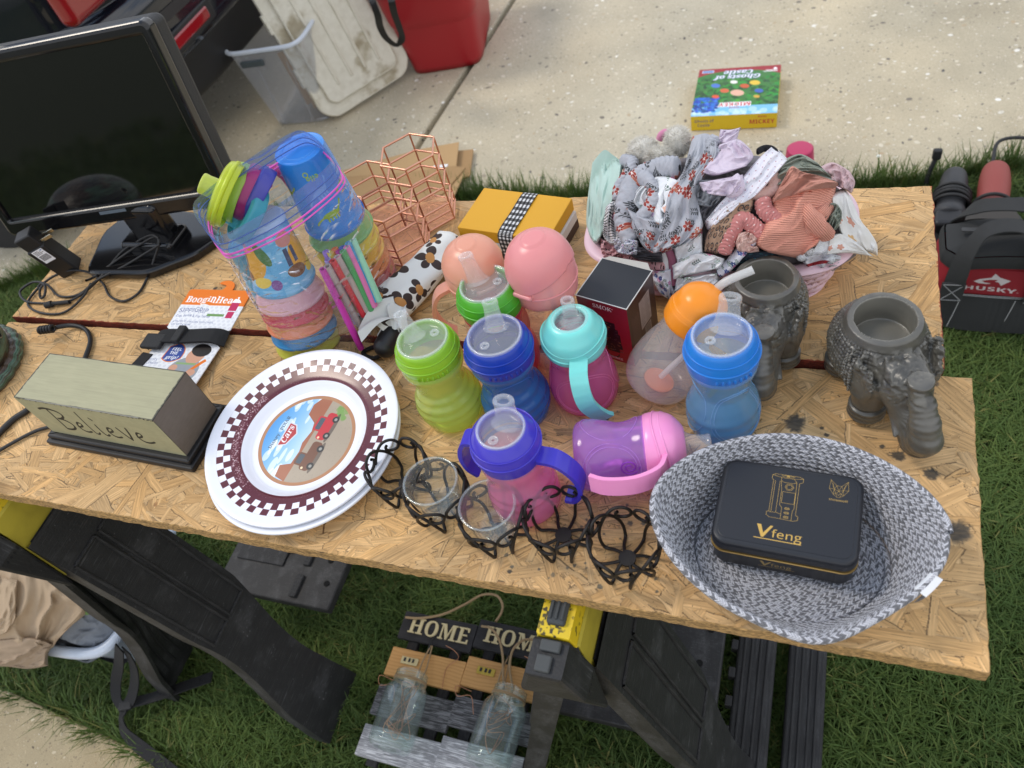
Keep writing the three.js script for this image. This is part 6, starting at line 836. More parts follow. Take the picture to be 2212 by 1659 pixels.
{
  const c = [[-0.214, -0.632], [-0.154, -0.611], [-0.17, -0.555], [-0.23, -0.572]], cx = -0.192, cz = -0.5925, t = thing('product_carton', 'black topped red carton with white lettering, between turquoise cup and clothes basket', 'carton', V(cx, TH + 0.0005, cz), -0.285);
  const W = 0.0615, D = 0.061, Hh = 0.0945;
  const front = canvasTex(512, 768, (x, w, h) => { const g = x.createLinearGradient(0, 0, w * 0.4, h); g.addColorStop(0, '#7d1d28'); g.addColorStop(1, '#b01c30'); x.fillStyle = g; x.fillRect(0, 0, w, h); x.fillStyle = '#f2ecec'; x.font = '66px serif'; x.textAlign = 'center'; x.fillText('SMOK', w / 2, 92); x.font = '18px serif'; x.fillText('®', w / 2 + 106, 62);
    // printed picture of a dark metal tank on a stand
    const r = rng(3); x.save(); x.translate(300, 430); x.fillStyle = '#191012'; for (const [a, b, c2, d] of [[-60, -190, 120, 90], [-84, -110, 168, 70], [-100, -50, 200, 150], [-84, 96, 190, 60], [-60, 150, 130, 60]]) x.fillRect(a, b, c2, d); for (let i = 0; i < 60; i++) { x.fillStyle = ['#b98a4a', '#51404a', '#7c6a6a', '#2c2228'][Math.floor(r() * 4)]; x.fillRect(-90 + r() * 170, -180 + r() * 370, 4 + r() * 26, 3 + r() * 7); } x.strokeStyle = '#22181a'; x.lineWidth = 12; x.beginPath(); x.arc(-10, 220, 70, 0.2, 2.9); x.stroke(); x.restore();
    x.fillStyle = '#efe4e4'; x.font = 'bold 40px sans-serif'; x.fillText('TFV12 PRINCE', w / 2, h - 26); });
  const side = canvasTex(512, 768, (x, w, h) => { x.fillStyle = '#452a26'; x.fillRect(0, 0, w, h); x.fillStyle = 'rgba(170,140,130,.5)'; for (let i = 0; i < 9; i++) for (let j = 0; j < 60; j++) x.fillRect(60 + i * 15, 190 + j * 8 + (i * 13) % 40, 5, 5); x.fillStyle = '#a8968e'; x.fillRect(210, 130, 200, 350); x.fillStyle = '#2d2220'; for (let i = 0; i < 22; i++) x.fillRect(226 + (i % 2) * 90, 140 + i * 15, 50 + (i * 23) % 34, 4); x.fillStyle = '#97867f'; x.fillRect(270, 500, 120, 190); x.fillStyle = '#3a2c28'; for (let i = 0; i < 40; i++) x.fillRect(282, 508 + i * 4.4, 96, 1 + (i % 3)); });
  const blk = std(0x23262c, 0.55), red = std(0x8a1c28, 0.5);
  part(t, 'carton_body', mv(new THREE.BoxGeometry(W, Hh, D), 0, Hh / 2, 0), [phy(0xffffff, 0.35, { map: side, clearcoat: 0.3 }), red, blk, blk, phy(0xffffff, 0.35, { map: front, clearcoat: 0.3 }), red]);
  part(t, 'white_edge', merge([mv(rbox(W + 0.001, 0.0009, 0.0011, 0.0003), 0, Hh, D / 2), mv(rbox(W + 0.001, 0.0009, 0.0011, 0.0003), 0, Hh, -D / 2), mv(rbox(0.0011, 0.0009, D, 0.0003), W / 2, Hh, 0), mv(rbox(0.0011, 0.0009, D, 0.0003), -W / 2, Hh, 0)]), std(0xcfcfcc, 0.6));
  part(t, 'tuck_flap', slab(new THREE.Shape([V2(-W / 2 + 0.002, 0), V2(W / 2 - 0.002, 0), V2(W / 2 - 0.008, 0.007), V2(-W / 2 + 0.008, 0.004)]), 0.0006, 0).rotateX(0.5).translate(0, Hh, -D / 2), std(0xb9b7b0, 0.7));
}
// ---------------------------------------------------------------- laundry basket heaped with small clothes
const K = (x, y) => [1188.1 + x * 0.3418, 243 + y * 0.3418];
// the heap is a mound; a cloth is laid over it where it was seen, a little above or below its neighbours
function moundPoint(u, v, lift, Mc, Mr, y0 = TB + 0.004) {
  const e = V(0, EYE, 0), d = at(u, v, 0).sub(e).normalize(), r = [Mr.x + lift, Mr.y + lift, Mr.z + lift], o = e.clone().sub(Mc), S = (p) => V(p.x / r[0], p.y / r[1], p.z / r[2]), so = S(o), sd = S(d), A = sd.dot(sd), B = so.dot(sd), C = so.dot(so) - 1, D = B * B - A * C;
  let t = D > 0 ? (-B - Math.sqrt(D)) / A : -B / A; const p = e.clone().addScaledVector(d, t), yy = Mc.y > 0.7 ? y0 : -1; if (p.y < yy) { t = (yy - EYE) / d.y; return e.addScaledVector(d, t); } return p;
}
const HEAP = [V(-0.092, 0.848, -0.735), V(0.17, 0.112, 0.1)];
const cr = (a, b, c, d, t) => 0.5 * (2 * b + (c - a) * t + (2 * a - 5 * b + 4 * c - d) * t * t + (3 * b - a - 3 * c + d) * t * t * t);
function gridAt(G, u, v) {                       // smooth 2D interpolation of a control grid
  const R1 = G.length - 1, C1 = G[0].length - 1, y = clamp(v) * R1, x = clamp(u) * C1, j = Math.min(R1 - 1, Math.floor(y)), i = Math.min(C1 - 1, Math.floor(x)), fy = y - j, fx = x - i, g = (a, b) => G[clamp(a, 0, R1)][clamp(b, 0, C1)], out = [0, 0];
  for (let k = 0; k < 2; k++) { const row = [-1, 0, 1, 2].map((q) => cr(g(j + q, i - 1)[k], g(j + q, i)[k], g(j + q, i + 1)[k], g(j + q, i + 2)[k], fx)); out[k] = cr(...row, fy); } return out;
}
function clothGeo(G, lift, o = {}) {
  const [Mc, Mr] = o.heap ?? HEAP, map = o.map ?? K, n = o.n ?? 44, s = o.seed ?? 1, amp = (o.amp ?? 0.006) * 1.35, ang = o.dir ?? 0.6, fr = o.freq ?? 5, ca = Math.cos(ang), sa = Math.sin(ang), thick = o.puff ?? 0.008;
  const f = (u, v) => {
    const [x, y] = gridAt(G, u, v), e = Math.min(u, 1 - u, v, 1 - v), edge = 1 - Math.pow(1 - clamp(e / 0.1), 2);
    const p = u * ca + v * sa, q = -u * sa + v * ca, w = fbm(u * 3 + s * 7, v * 3, s, 3), fold = Math.pow(1 - Math.abs(2 * vn(p * fr + 1.6 * w + s * 3, q * fr * 0.28 + w + s, 0.5) - 1), 1.5), fine = 1 - Math.abs(2 * vn(p * fr * 3 + 2 * w, q * fr + s * 5, 0.5) - 1);
    const [du, dv] = map(x, y); return moundPoint(du, dv, lift + thick * edge - 0.010 * (1 - edge) + (amp * 1.5 * (fold - 0.45) + amp * 0.45 * (fine - 0.5) + amp * 0.9 * (w - 0.5)) * (0.25 + 0.75 * edge), Mc, Mr);
  };
  const g = surf(f, n, n); const k = o.rep ?? [3, 3], uv = g.attributes.uv; const rot = o.turn ?? 0, cc = Math.cos(rot), ss = Math.sin(rot); for (let i = 0; i < uv.count; i++) { const a = uv.getX(i) * k[0], b = uv.getY(i) * k[1]; uv.setXY(i, a * cc - b * ss, a * ss + b * cc); } return g;
}
function clothTube(P, lift, r, o = {}) {
  const [Mc, Mr] = o.heap ?? HEAP, map = o.map ?? K, s = o.seed ?? 1, pts = P.map(([x, y, l]) => moundPoint(...map(x, y), lift + (l ?? 0), Mc, Mr)), c = new THREE.CatmullRomCurve3(pts, false, 'centripetal'), n = o.n ?? 120, k = 28, fr = c.computeFrenetFrames(n, false), up = V(0, 1, 0);
  const g = surf((u, v) => { const i = Math.round(v * n), p = c.getPointAt(v), N = fr.normals[i], B = fr.binormals[i], a = u * TAU, end = Math.sqrt(clamp(Math.min(v, 1 - v) / 0.03)), gath = o.gather ? o.gather * (Math.pow(Math.abs(Math.sin(v * (o.waves ?? 40) + 2.2 * Math.sin(a * 2 + s) + 4 * vn(v * 9, s))), 0.7) - 0.5) : 0, w = 0.16 * (fbm(Math.cos(a) * 1.5 + s, v * 9 + Math.sin(a) * 1.5, s) - 0.5) * 2, rr = r * (0.3 + 0.7 * end) * (1 + w + gath) * (o.taper ? o.taper(v) : 1); return p.addScaledVector(N, Math.cos(a) * rr).addScaledVector(B, Math.sin(a) * rr * (o.flat ?? 0.85)); }, k, n, true);
  const uv = g.attributes.uv, q = o.rep ?? [1, 4]; for (let i = 0; i < uv.count; i++) uv.setXY(i, uv.getX(i) * q[0], uv.getY(i) * q[1]); return g;
}
const weave = pixTex(128, 128, (u, v) => 0.5 + 0.25 * Math.sin(u * 64 * TAU / 2) * Math.sin(v * 64 * TAU / 2) + 0.2 * (hash3(u * 128 | 0, v * 128 | 0, 3) - 0.5), [14, 14], false);
const ribT = pixTex(256, 64, (u, v) => { const k = Math.abs(Math.sin(u * 22 * PI)); return Math.pow(k, 0.7) * (0.9 + 0.1 * vn(u * 256, v * 64)); }, [1, 1], false);
const fab = (c, o = {}) => phy(c, 0.92, { sheen: 0.25, sheenRoughness: 0.6, sheenColor: new THREE.Color(0.5, 0.5, 0.5), bumpMap: weave, bumpScale: 0.0004, ...o });
const print = (bg, draw, n = 512) => { const t = canvasTex(n, n, (x, w, h) => { x.fillStyle = bg; x.fillRect(0, 0, w, h); const wrap = (px, py, f) => { for (const dx of [-w, 0, w]) for (const dy of [-h, 0, h]) { x.save(); x.translate(px + dx, py + dy); f(); x.restore(); } }; draw(x, w, h, wrap); }, [1, 1]); return fab(0xffffff, { map: t }); };
const leafy = (x, s, c) => { x.strokeStyle = x.fillStyle = c; x.lineWidth = 3; x.beginPath(); x.moveTo(0, s); x.quadraticCurveTo(s * 0.2, 0, 0, -s); x.stroke(); for (const k of [-0.7, -0.25, 0.2, 0.6]) for (const q of [-1, 1]) { x.beginPath(); x.ellipse(q * s * 0.3, k * s, s * 0.3, s * 0.12, q * -0.6, 0, TAU); x.fill(); } };
const FB = {};
FB.floral = print('#b4b6bd', (x, w, h, wrap) => { const r = rng(51); for (let i = 0; i < 6000; i++) { x.fillStyle = `rgba(${r() < 0.5 ? '150,152,160' : '205,207,212'},.35)`; x.fillRect(r() * w, r() * h, 6, 1); } for (let i = 0; i < 15; i++) { const px = r() * w, py = r() * h, a = r() * TAU; wrap(px, py, () => { x.rotate(a); leafy(x, 46, '#4a4c4e'); }); } for (let i = 0; i < 13; i++) { const px = r() * w, py = r() * h, s = 26 + r() * 24, a = r() * TAU, c = r() < 0.6 ? '#8e3430' : '#b9705c'; wrap(px, py, () => { x.rotate(a); for (let k = 0; k < 6; k++) { x.rotate(TAU / 6); x.fillStyle = k % 2 ? c : '#a4463c'; x.beginPath(); x.ellipse(0, -s * 0.62, s * 0.32, s * 0.5, 0, 0, TAU); x.fill(); x.strokeStyle = '#e8d8cc'; x.lineWidth = 1.6; x.stroke(); } x.fillStyle = '#f1ece6'; for (let k = 0; k < 9; k++) { x.beginPath(); x.arc(Math.cos(k) * s * 0.2, Math.sin(k * 1.7) * s * 0.2, 3, 0, TAU); x.fill(); } }); } });
FB.botanic = print('#eceef0', (x, w, h, wrap) => { const r = rng(52); for (let i = 0; i < 13; i++) { const px = r() * w, py = r() * h, a = r() * TAU; wrap(px, py, () => { x.rotate(a); x.globalAlpha = 0.85; leafy(x, 52, ['#6d8a72', '#54685c', '#8fa890'][i % 3]); x.globalAlpha = 1; }); } for (let i = 0; i < 5; i++) { const px = r() * w, py = r() * h; wrap(px, py, () => { x.fillStyle = ['#d9799a', '#e6b8a4', '#d9b6da'][i % 3]; for (let k = 0; k < 5; k++) { x.rotate(TAU / 5); x.beginPath(); x.ellipse(0, -22, 18, 24, 0, 0, TAU); x.fill(); } }); } });
FB.dots = print('#e9e7ee', (x, w, h) => { x.fillStyle = '#b98a98'; for (let j = 0; j < 8; j++) for (let i = 0; i < 8; i++) { x.beginPath(); x.arc(i * 64 + (j % 2) * 32 + 16, j * 64 + 32, 6.5, 0, TAU); x.fill(); } });
FB.leopard = print('#a98a72', (x, w, h, wrap) => { const r = rng(53); for (let i = 0; i < 46; i++) { const px = (i % 7) * 73 + r() * 30, py = Math.floor(i / 7) * 73 + r() * 30, a = r() * TAU; wrap(px, py, () => { x.rotate(a); x.fillStyle = '#8a6a55'; x.beginPath(); x.ellipse(0, 0, 20, 14, 0, 0, TAU); x.fill(); x.strokeStyle = '#3d3a3a'; x.lineWidth = 11; x.lineCap = 'round'; x.beginPath(); x.arc(0, 0, 23, 0.3, 2.4 + r()); x.stroke(); x.beginPath(); x.arc(0, 0, 23, 3.4, 5.4); x.stroke(); }); } });
FB.pinkLeo = print('#d3a3a6', (x, w, h, wrap) => { const r = rng(54); for (let i = 0; i < 40; i++) { const px = r() * w, py = r() * h, a = r() * TAU; wrap(px, py, () => { x.rotate(a); x.fillStyle = '#1f1b1d'; x.beginPath(); x.ellipse(0, 0, 15 + r() * 12, 11, 0, 0, TAU); x.fill(); x.fillStyle = '#8c6a66'; x.beginPath(); x.ellipse(2, 1, 6, 4, 0, 0, TAU); x.fill(); }); } });
FB.salmonDot = print('#c47f7b', (x, w, h) => { x.fillStyle = '#e8cfc8'; for (let j = 0; j < 8; j++) for (let i = 0; i < 8; i++) { x.beginPath(); x.arc(i * 64 + (j % 2) * 32 + 16, j * 64 + 32, 7, 0, TAU); x.fill(); } });
FB.zebra = print('#dedcdc', (x, w, h) => { x.strokeStyle = '#2a2a2c'; x.lineCap = 'round'; const r = rng(55); for (let j = 0; j < 15; j++) { x.lineWidth = 7 + r() * 8; x.beginPath(); for (let i = 0; i <= 16; i++) { const px = i * 34 - 10, py = j * 36 + 15 * Math.sin(i * 0.7 + j * 0.4) + r() * 6; i % 6 ? x.lineTo(px, py) : x.moveTo(px, py); } x.stroke(); } });
FB.charcoal = print('#4c4b52', (x, w, h) => { const r = rng(56); for (let i = 0; i < 420; i++) { x.fillStyle = ['#8d8480', '#b7a78f', '#6b6468', '#a77f6d'][i % 4]; x.globalAlpha = 0.6; x.beginPath(); x.ellipse(r() * w, r() * h, 2 + r() * 4, 2, r() * 3, 0, TAU); x.fill(); } x.globalAlpha = 1; });
FB.teal = print('#1c2c38', (x, w, h, wrap) => { const r = rng(57); for (let i = 0; i < 60; i++) wrap(r() * w, r() * h, () => { x.rotate(r() * 3); x.fillStyle = '#2f6a72'; x.beginPath(); x.ellipse(0, 0, 20, 7, 0.4, 0, TAU); x.fill(); }); });
FB.blueFlor = print('#e4e6ee', (x, w, h, wrap) => { const r = rng(58); for (let i = 0; i < 14; i++) { const px = r() * w, py = r() * h, a = r() * 6; wrap(px, py, () => { x.rotate(a); leafy(x, 34, '#5c7a66'); }); } for (let i = 0; i < 14; i++) { const px = r() * w, py = r() * h, c = ['#5468a8', '#c78bb4', '#40507e'][i % 3]; wrap(px, py, () => { x.fillStyle = c; for (let k = 0; k < 6; k++) { x.rotate(TAU / 6); x.beginPath(); x.ellipse(0, -18, 11, 18, 0, 0, TAU); x.fill(); } x.fillStyle = '#eee'; x.beginPath(); x.arc(0, 0, 6, 0, TAU); x.fill(); }); } });
FB.peachFlor = print('#e9e6e1', (x, w, h, wrap) => { const r = rng(59); for (let i = 0; i < 5; i++) { const px = r() * w, py = r() * h; wrap(px, py, () => { x.fillStyle = i % 2 ? '#d9b07c' : '#d69b86'; for (let k = 0; k < 5; k++) { x.rotate(TAU / 5); x.beginPath(); x.ellipse(0, -20, 15, 24, 0, 0, TAU); x.fill(); } }); } });
FB.stars = print('#d9d9de', (x, w, h, wrap) => { x.fillStyle = '#a3242c'; x.fillRect(0, 0, w, 60); x.fillRect(0, 260, w, 60); const r = rng(60); for (let i = 0; i < 12; i++) wrap(r() * w, 90 + r() * 150, () => { x.fillStyle = '#2c3a5a'; x.beginPath(); for (let k = 0; k < 10; k++) { const a = k * PI / 5, q = k % 2 ? 7 : 17; x.lineTo(Math.sin(a) * q, Math.cos(a) * q); } x.fill(); }); });
FB.mint = fab(0xbcd6cb); FB.lavender = fab(0xd9cbda); FB.sage = fab(0x8f9688); FB.rose = fab(0xcfb1b4); FB.white = fab(0xe2e3e3); FB.mauve = fab(0x95596f); FB.blush = fab(0xe2beb2); FB.black = fab(0x1a1a1d); FB.grey = fab(0x777a80);
FB.rib = phy(0xe8a08a, 0.92, { sheen: 0.3, sheenColor: new THREE.Color(0.6, 0.5, 0.45), bumpMap: ribT, bumpScale: 0.0016 });
FB.sagePleat = phy(0x8f9688, 0.92, { bumpMap: ribT, bumpScale: 0.0012 });
{
  const t = thing('laundry_basket', 'pale pink woven plastic basket heaped with small clothes', 'basket', V(-0.1, TB, -0.722));
  const pink = phy([0.8, 0.56, 0.62], 0.38), W1 = 0.284, D1 = 0.152, W0 = 0.252, D0 = 0.122, H = 0.06, P = (a, k, e = 0) => { const n = 0.62, c = Math.cos(a), s = Math.sin(a), w = lerp(W0, W1, k) / 2 + e, d = lerp(D0, D1, k) / 2 + e; return V(Math.sign(c) * w * Math.pow(Math.abs(c), n), H * k, Math.sign(s) * d * Math.pow(Math.abs(s), n)); };
  const NR = 56; for (let b = 0; b < 5; b++) { const pts = []; for (let i = 0; i < NR * 4; i++) { const a = i / (NR * 4) * TAU; const p = P(a, 0.1 + b * 0.19, 0.0009 * Math.sin(i / 8 * PI + b * PI)); pts.push(p); } const g = new THREE.TubeGeometry(new THREE.CatmullRomCurve3(pts, true), NR * 8, 0.0042, 8, true); const p = g.attributes.position; part(t, 'woven_band', g, pink); }
  part(t, 'upright_slats', merge([...Array(NR)].map((_, i) => { const a = (i + 0.5) / NR * TAU; return tube([P(a, 0), P(a, 0.5, 0.0005), P(a, 1)], 0.0026, 4, 5); })), pink).userData.kind = 'stuff';
  part(t, 'rim', surf((u, v) => { const q = v * TAU, p = P(u * TAU, 1, 0.003 + 0.0085 * Math.cos(q)); p.y += 0.0045 * Math.sin(q); return p; }, 160, 12, true), pink);
  part(t, 'floor', slab(rrect(W0, D0, 0.04), 0.003, 0.001, 1), pink);
}
const grpC = 'baby clothes heaped in the pink basket';
const cl = (label, cat, pieces, name = 'baby_cloth') => { const g0 = pieces[0][0]; g0.computeBoundingBox(); const c = g0.boundingBox.getCenter(V(0, 0, 0)); const t = thing(name, label, cat, c, 0, grpC); pieces.forEach(([g, m, n]) => { g.translate(-c.x, -c.y, -c.z); part(t, n ?? 'fold', g, m); }); return t; };
cl('dull mauve grey clothes glimpsed deep in the pink basket', 'clothes', [[surf((u, v) => { const a = u * TAU, b = v * PI / 2, n = 1 + 0.12 * (fbm(Math.cos(a) * 3 + 5, Math.sin(a) * 3 + v * 4, 1) - 0.5); return V(HEAP[0].x + Math.cos(a) * Math.cos(b) * 0.152 * n, HEAP[0].y - 0.012 + Math.sin(b) * 0.1 * n, HEAP[0].z + Math.sin(a) * Math.cos(b) * 0.086 * n); }, 80, 40), fab(0x8d8689)]]);
cl('pale mint green cloth hanging over the left end of the basket', 'clothes', [[clothGeo([[[268, 318], [340, 238], [400, 270], [462, 318]], [[250, 450], [310, 430], [380, 440], [445, 430]], [[232, 600], [290, 620], [340, 600], [400, 560]], [[232, 720], [285, 740], [330, 700], [372, 650]], [[258, 800], [292, 842], [325, 790], [352, 720]]], -0.002, { seed: 2, amp: 0.005, dir: 0.1, freq: 4 }), FB.mint]]);
cl('zebra striped bunched cloth beside the mint cloth', 'clothes', [[clothGeo([[[352, 590], [400, 550], [440, 570]], [[335, 690], [392, 690], [440, 700]], [[335, 780], [400, 800], [480, 800]], [[380, 838], [420, 845], [480, 830]]], 0.002, { seed: 5, freq: 9, amp: 0.006, dir: 0.2, rep: [1.2, 1.4] }), FB.zebra]]);
cl('pink leopard spotted cloth at the basket\'s front left corner', 'clothes', [[clothGeo([[[318, 790], [400, 825], [490, 840]], [[318, 860], [400, 890], [470, 890]], [[325, 915], [400, 925], [460, 915]]], 0.0, { seed: 6, freq: 8, rep: [1, 0.8] }), FB.pinkLeo], [clothTube([[462, 850], [490, 910], [540, 945], [620, 960], [735, 965]], 0.004, 0.0062, { seed: 3, rep: [0.6, 2] }), FB.pinkLeo]]);
cl('charcoal ribbed speckled cloth above the pink leopard band', 'clothes', [[clothGeo([[[488, 840], [580, 850], [710, 880]], [[495, 890], [600, 910], [715, 920]], [[540, 930], [630, 945], [718, 948]]], 0.003, { seed: 8, freq: 9, dir: 1.4 }), FB.charcoal]]);
cl('pink and white flower print cloth hanging over the basket front', 'clothes', [[clothGeo([[[800, 1040], [920, 1030], [1065, 1010]], [[780, 1120], [890, 1110], [1075, 1060]], [[768, 1185], [870, 1185], [1010, 1145]]], 0.003, { seed: 9, rep: [0.7, 0.5] }), FB.botanic]]);
cl('white cloth with small blue flowers at the basket front', 'clothes', [[clothGeo([[[635, 985], [700, 995], [770, 980]], [[650, 1070], [715, 1095], [775, 1085]], [[700, 1150], [760, 1185], [805, 1190]]], 0.001, { seed: 11, rep: [0.8, 1] }), FB.blueFlor]]);
cl('white blue flower headband curving under the salmon ruffles', 'headband', [[clothTube([[1300, 780], [1230, 850], [1170, 920], [1120, 975], [1060, 1005]], 0.006, 0.009, { seed: 12, rep: [0.7, 1.6], flat: 0.6 }), FB.blueFlor]]);
cl('dark teal patterned cloth beneath the peach knit', 'clothes', [[clothGeo([[[1250, 850], [1340, 865], [1450, 890]], [[1140, 940], [1260, 930], [1420, 920]], [[1090, 1010], [1180, 1000], [1270, 970]]], -0.004, { seed: 13, rep: [1, 1] }), FB.teal]]);
cl('white leaf print sleeve across the middle front of the heap', 'clothes', [[clothGeo([[[775, 850], [880, 800], [965, 740]], [[790, 910], [880, 880], [970, 850]], [[800, 960], [880, 930], [975, 905]]], 0.0, { seed: 14, rep: [0.8, 0.7], amp: 0.003 }), FB.botanic], [clothGeo([[[765, 970], [900, 895], [1000, 890], [1105, 925]], [[770, 1015], [900, 955], [1010, 945], [1095, 955]], [[775, 1058], [900, 1025], [1010, 1000], [1075, 985]]], 0.008, { seed: 15, rep: [1.1, 0.6], amp: 0.003 }), FB.botanic]]);
cl('mauve and white trim cloth running down beside the leaf print', 'clothes', [[clothTube([[745, 850], [770, 930], [778, 1000], [768, 1090]], 0.004, 0.0045, { seed: 16, flat: 0.7 }), FB.mauve], [clothTube([[715, 870], [735, 960], [748, 1040], [750, 1090]], 0.003, 0.006, { seed: 17, flat: 0.6 }), FB.white]]);
cl('cream white cloth with faint flowers spilling over the right end', 'clothes', [[clothGeo([[[1775, 520], [1850, 480], [1900, 530]], [[1780, 600], [1880, 620], [1965, 680]], [[1810, 700], [1930, 720], [2020, 750]], [[1850, 790], [1960, 810], [2066, 830]], [[1930, 850], [2010, 880], [2070, 905]]], 0.0, { seed: 18, rep: [0.9, 0.9], amp: 0.003, freq: 3 }), FB.peachFlor], [clothGeo([[[1765, 780], [1850, 765], [1960, 830]], [[1750, 850], [1860, 830], [2010, 880]], [[1735, 905], [1880, 890], [2045, 912]]], 0.003, { seed: 19, rep: [1, 0.6], amp: 0.0025, freq: 3 }), FB.peachFlor]]);
cl('red white and navy starred cloth with white pom-poms', 'clothes', [[clothGeo([[[1565, 915], [1690, 880], [1850, 905]], [[1610, 960], [1730, 930], [1835, 955]], [[1650, 995], [1730, 985], [1810, 975]]], 0.0, { seed: 20, rep: [0.9, 0.7] }), FB.stars], ...[[1637, 877], [1590, 912], [1776, 928]].map(([x, y], k) => { const p = moundPoint(...K(x, y), 0.012, ...HEAP), g = new THREE.IcosahedronGeometry(0.0048, 4), a = g.attributes.position; for (let i = 0; i < a.count; i++) { const s = 1 + 0.25 * (hash3(i, k, 5) - 0.5); a.setXYZ(i, a.getX(i) * s, a.getY(i) * s, a.getZ(i) * s); } return [g.translate(p.x, p.y, p.z), FB.white, 'pom_pom']; })]);
cl('small white bib corner beside the peach knit', 'clothes', [[clothGeo([[[1720, 740], [1755, 765], [1785, 830]], [[1685, 830], [1735, 840], [1780, 875]], [[1640, 890], [1695, 905], [1745, 900]]], 0.003, { seed: 21, amp: 0.002 }), FB.white]]);
cl('sage green gathered cloth at the top right of the heap', 'clothes', [[clothGeo([[[1470, 300], [1580, 262], [1680, 310], [1720, 350]], [[1430, 390], [1560, 350], [1680, 370], [1800, 420]], [[1420, 470], [1520, 450], [1660, 440], [1845, 450]]], 0.0, { seed: 22, freq: 9, dir: 1.2, amp: 0.006 }), FB.sage], [clothGeo([[[1770, 560], [1815, 575], [1845, 620]], [[1735, 650], [1790, 650], [1845, 680]], [[1725, 735], [1770, 755], [1815, 735]]], 0.004, { seed: 23, freq: 9, dir: 0.4 }), FB.sage]]);
cl('dusty rose fleece scrap at the far right of the heap', 'clothes', [[clothGeo([[[1705, 345], [1790, 315], [1895, 370]], [[1750, 410], [1840, 400], [1928, 440]], [[1820, 470], [1870, 490], [1905, 512]]], 0.0, { seed: 24, freq: 4 }), FB.rose]]);
cl('black headband behind the dotted white cloth', 'headband', [[clothTube([[1310, 250], [1350, 228], [1400, 232], [1440, 270]], 0.002, 0.004, { seed: 25, flat: 0.6 }), FB.black]]);
cl('white cloth with pink dots running down the middle', 'clothes', [[clothGeo([[[1405, 210], [1458, 250], [1508, 300]], [[1300, 310], [1360, 350], [1440, 380]], [[1180, 450], [1240, 510], [1310, 520]], [[1060, 580], [1110, 620], [1190, 600]], [[970, 690], [1005, 745], [1065, 700]]], 0.0055, { seed: 26, rep: [0.55, 2.2], amp: 0.004, freq: 4 }), FB.dots]]);
cl('blush rolled hem tucked under the dotted cloth', 'clothes', [[clothTube([[1270, 505], [1330, 520], [1400, 490], [1424, 440], [1400, 405]], 0.003, 0.0072, { seed: 27 }), FB.blush]]);
cl('charcoal flower speckled ruffle in the centre of the heap', 'clothes', [[clothGeo([[[925, 520], [1030, 505], [1125, 530]], [[935, 600], [1000, 610], [1070, 600]], [[940, 690], [985, 690], [1010, 660]]], 0.001, { seed: 28, freq: 8 }), FB.charcoal]]);
cl('brown leopard print cloth in the lower centre of the heap', 'clothes', [[clothGeo([[[1105, 590], [1190, 535], [1290, 530]], [[1040, 680], [1130, 655], [1275, 620]], [[985, 780], [1070, 770], [1180, 730]], [[972, 880], [1040, 898], [1100, 890]]], 0.006, { seed: 29, rep: [0.9, 1], amp: 0.004, dir: 2.1 }), FB.leopard]]);
cl('salmon pink dotted ruffled headband across the front', 'headband', [[clothTube([[1340, 535], [1362, 620], [1430, 680], [1438, 745], [1360, 790], [1300, 730], [1215, 672], [1160, 740], [1120, 820], [1092, 895]], 0.012, 0.0082, { seed: 30, gather: 0.15, waves: 115, rep: [0.7, 3.4], n: 220 }), FB.salmonDot]]);
cl('peach ribbed knit cloth with a twisted knot on the right', 'clothes', [[clothGeo([[[1480, 470], [1600, 420], [1700, 420], [1815, 455]], [[1400, 540], [1560, 520], [1680, 520], [1790, 560]], [[1390, 620], [1540, 640], [1660, 640], [1765, 640]], [[1330, 740], [1520, 745], [1640, 730], [1740, 720]], [[1295, 830], [1460, 850], [1600, 850], [1700, 830]], [[1380, 885], [1490, 908], [1580, 915], [1640, 850]]], 0.008, { seed: 31, rep: [1.8, 1.8], turn: 1.57, amp: 0.007, freq: 4, n: 64 }), FB.rib], [clothGeo([[[1488, 400], [1528, 338], [1600, 375], [1690, 395]], [[1430, 500], [1540, 440], [1640, 420], [1818, 440]], [[1400, 575], [1510, 540], [1620, 500], [1800, 480]]], 0.014, { seed: 32, rep: [1.8, 1.8], turn: 1.57, amp: 0.006, n: 54 }), FB.rib], [clothTube([[1590, 610, -0.004], [1640, 660, 0.003], [1690, 720, 0.003], [1735, 770, -0.006]], 0.014, 0.0125, { seed: 33, rep: [1.4, 1.2], flat: 0.7 }), FB.rib], [clothTube([[1755, 600, -0.006], [1710, 650, 0.0], [1650, 720, 0.0], [1600, 780, -0.008]], 0.011, 0.0115, { seed: 44, rep: [1.4, 1.2], flat: 0.7 }), FB.rib]]);
cl('white leaf print inner fold framed by the grey flowered cloth', 'clothes', [[clothGeo([[[560, 470], [680, 395], [800, 410]], [[512, 545], [620, 510], [740, 500]], [[560, 610], [660, 620], [730, 640]], [[640, 690], [690, 720], [740, 700]]], 0.002, { seed: 34, rep: [0.8, 0.9], amp: 0.006 }), FB.botanic]]);
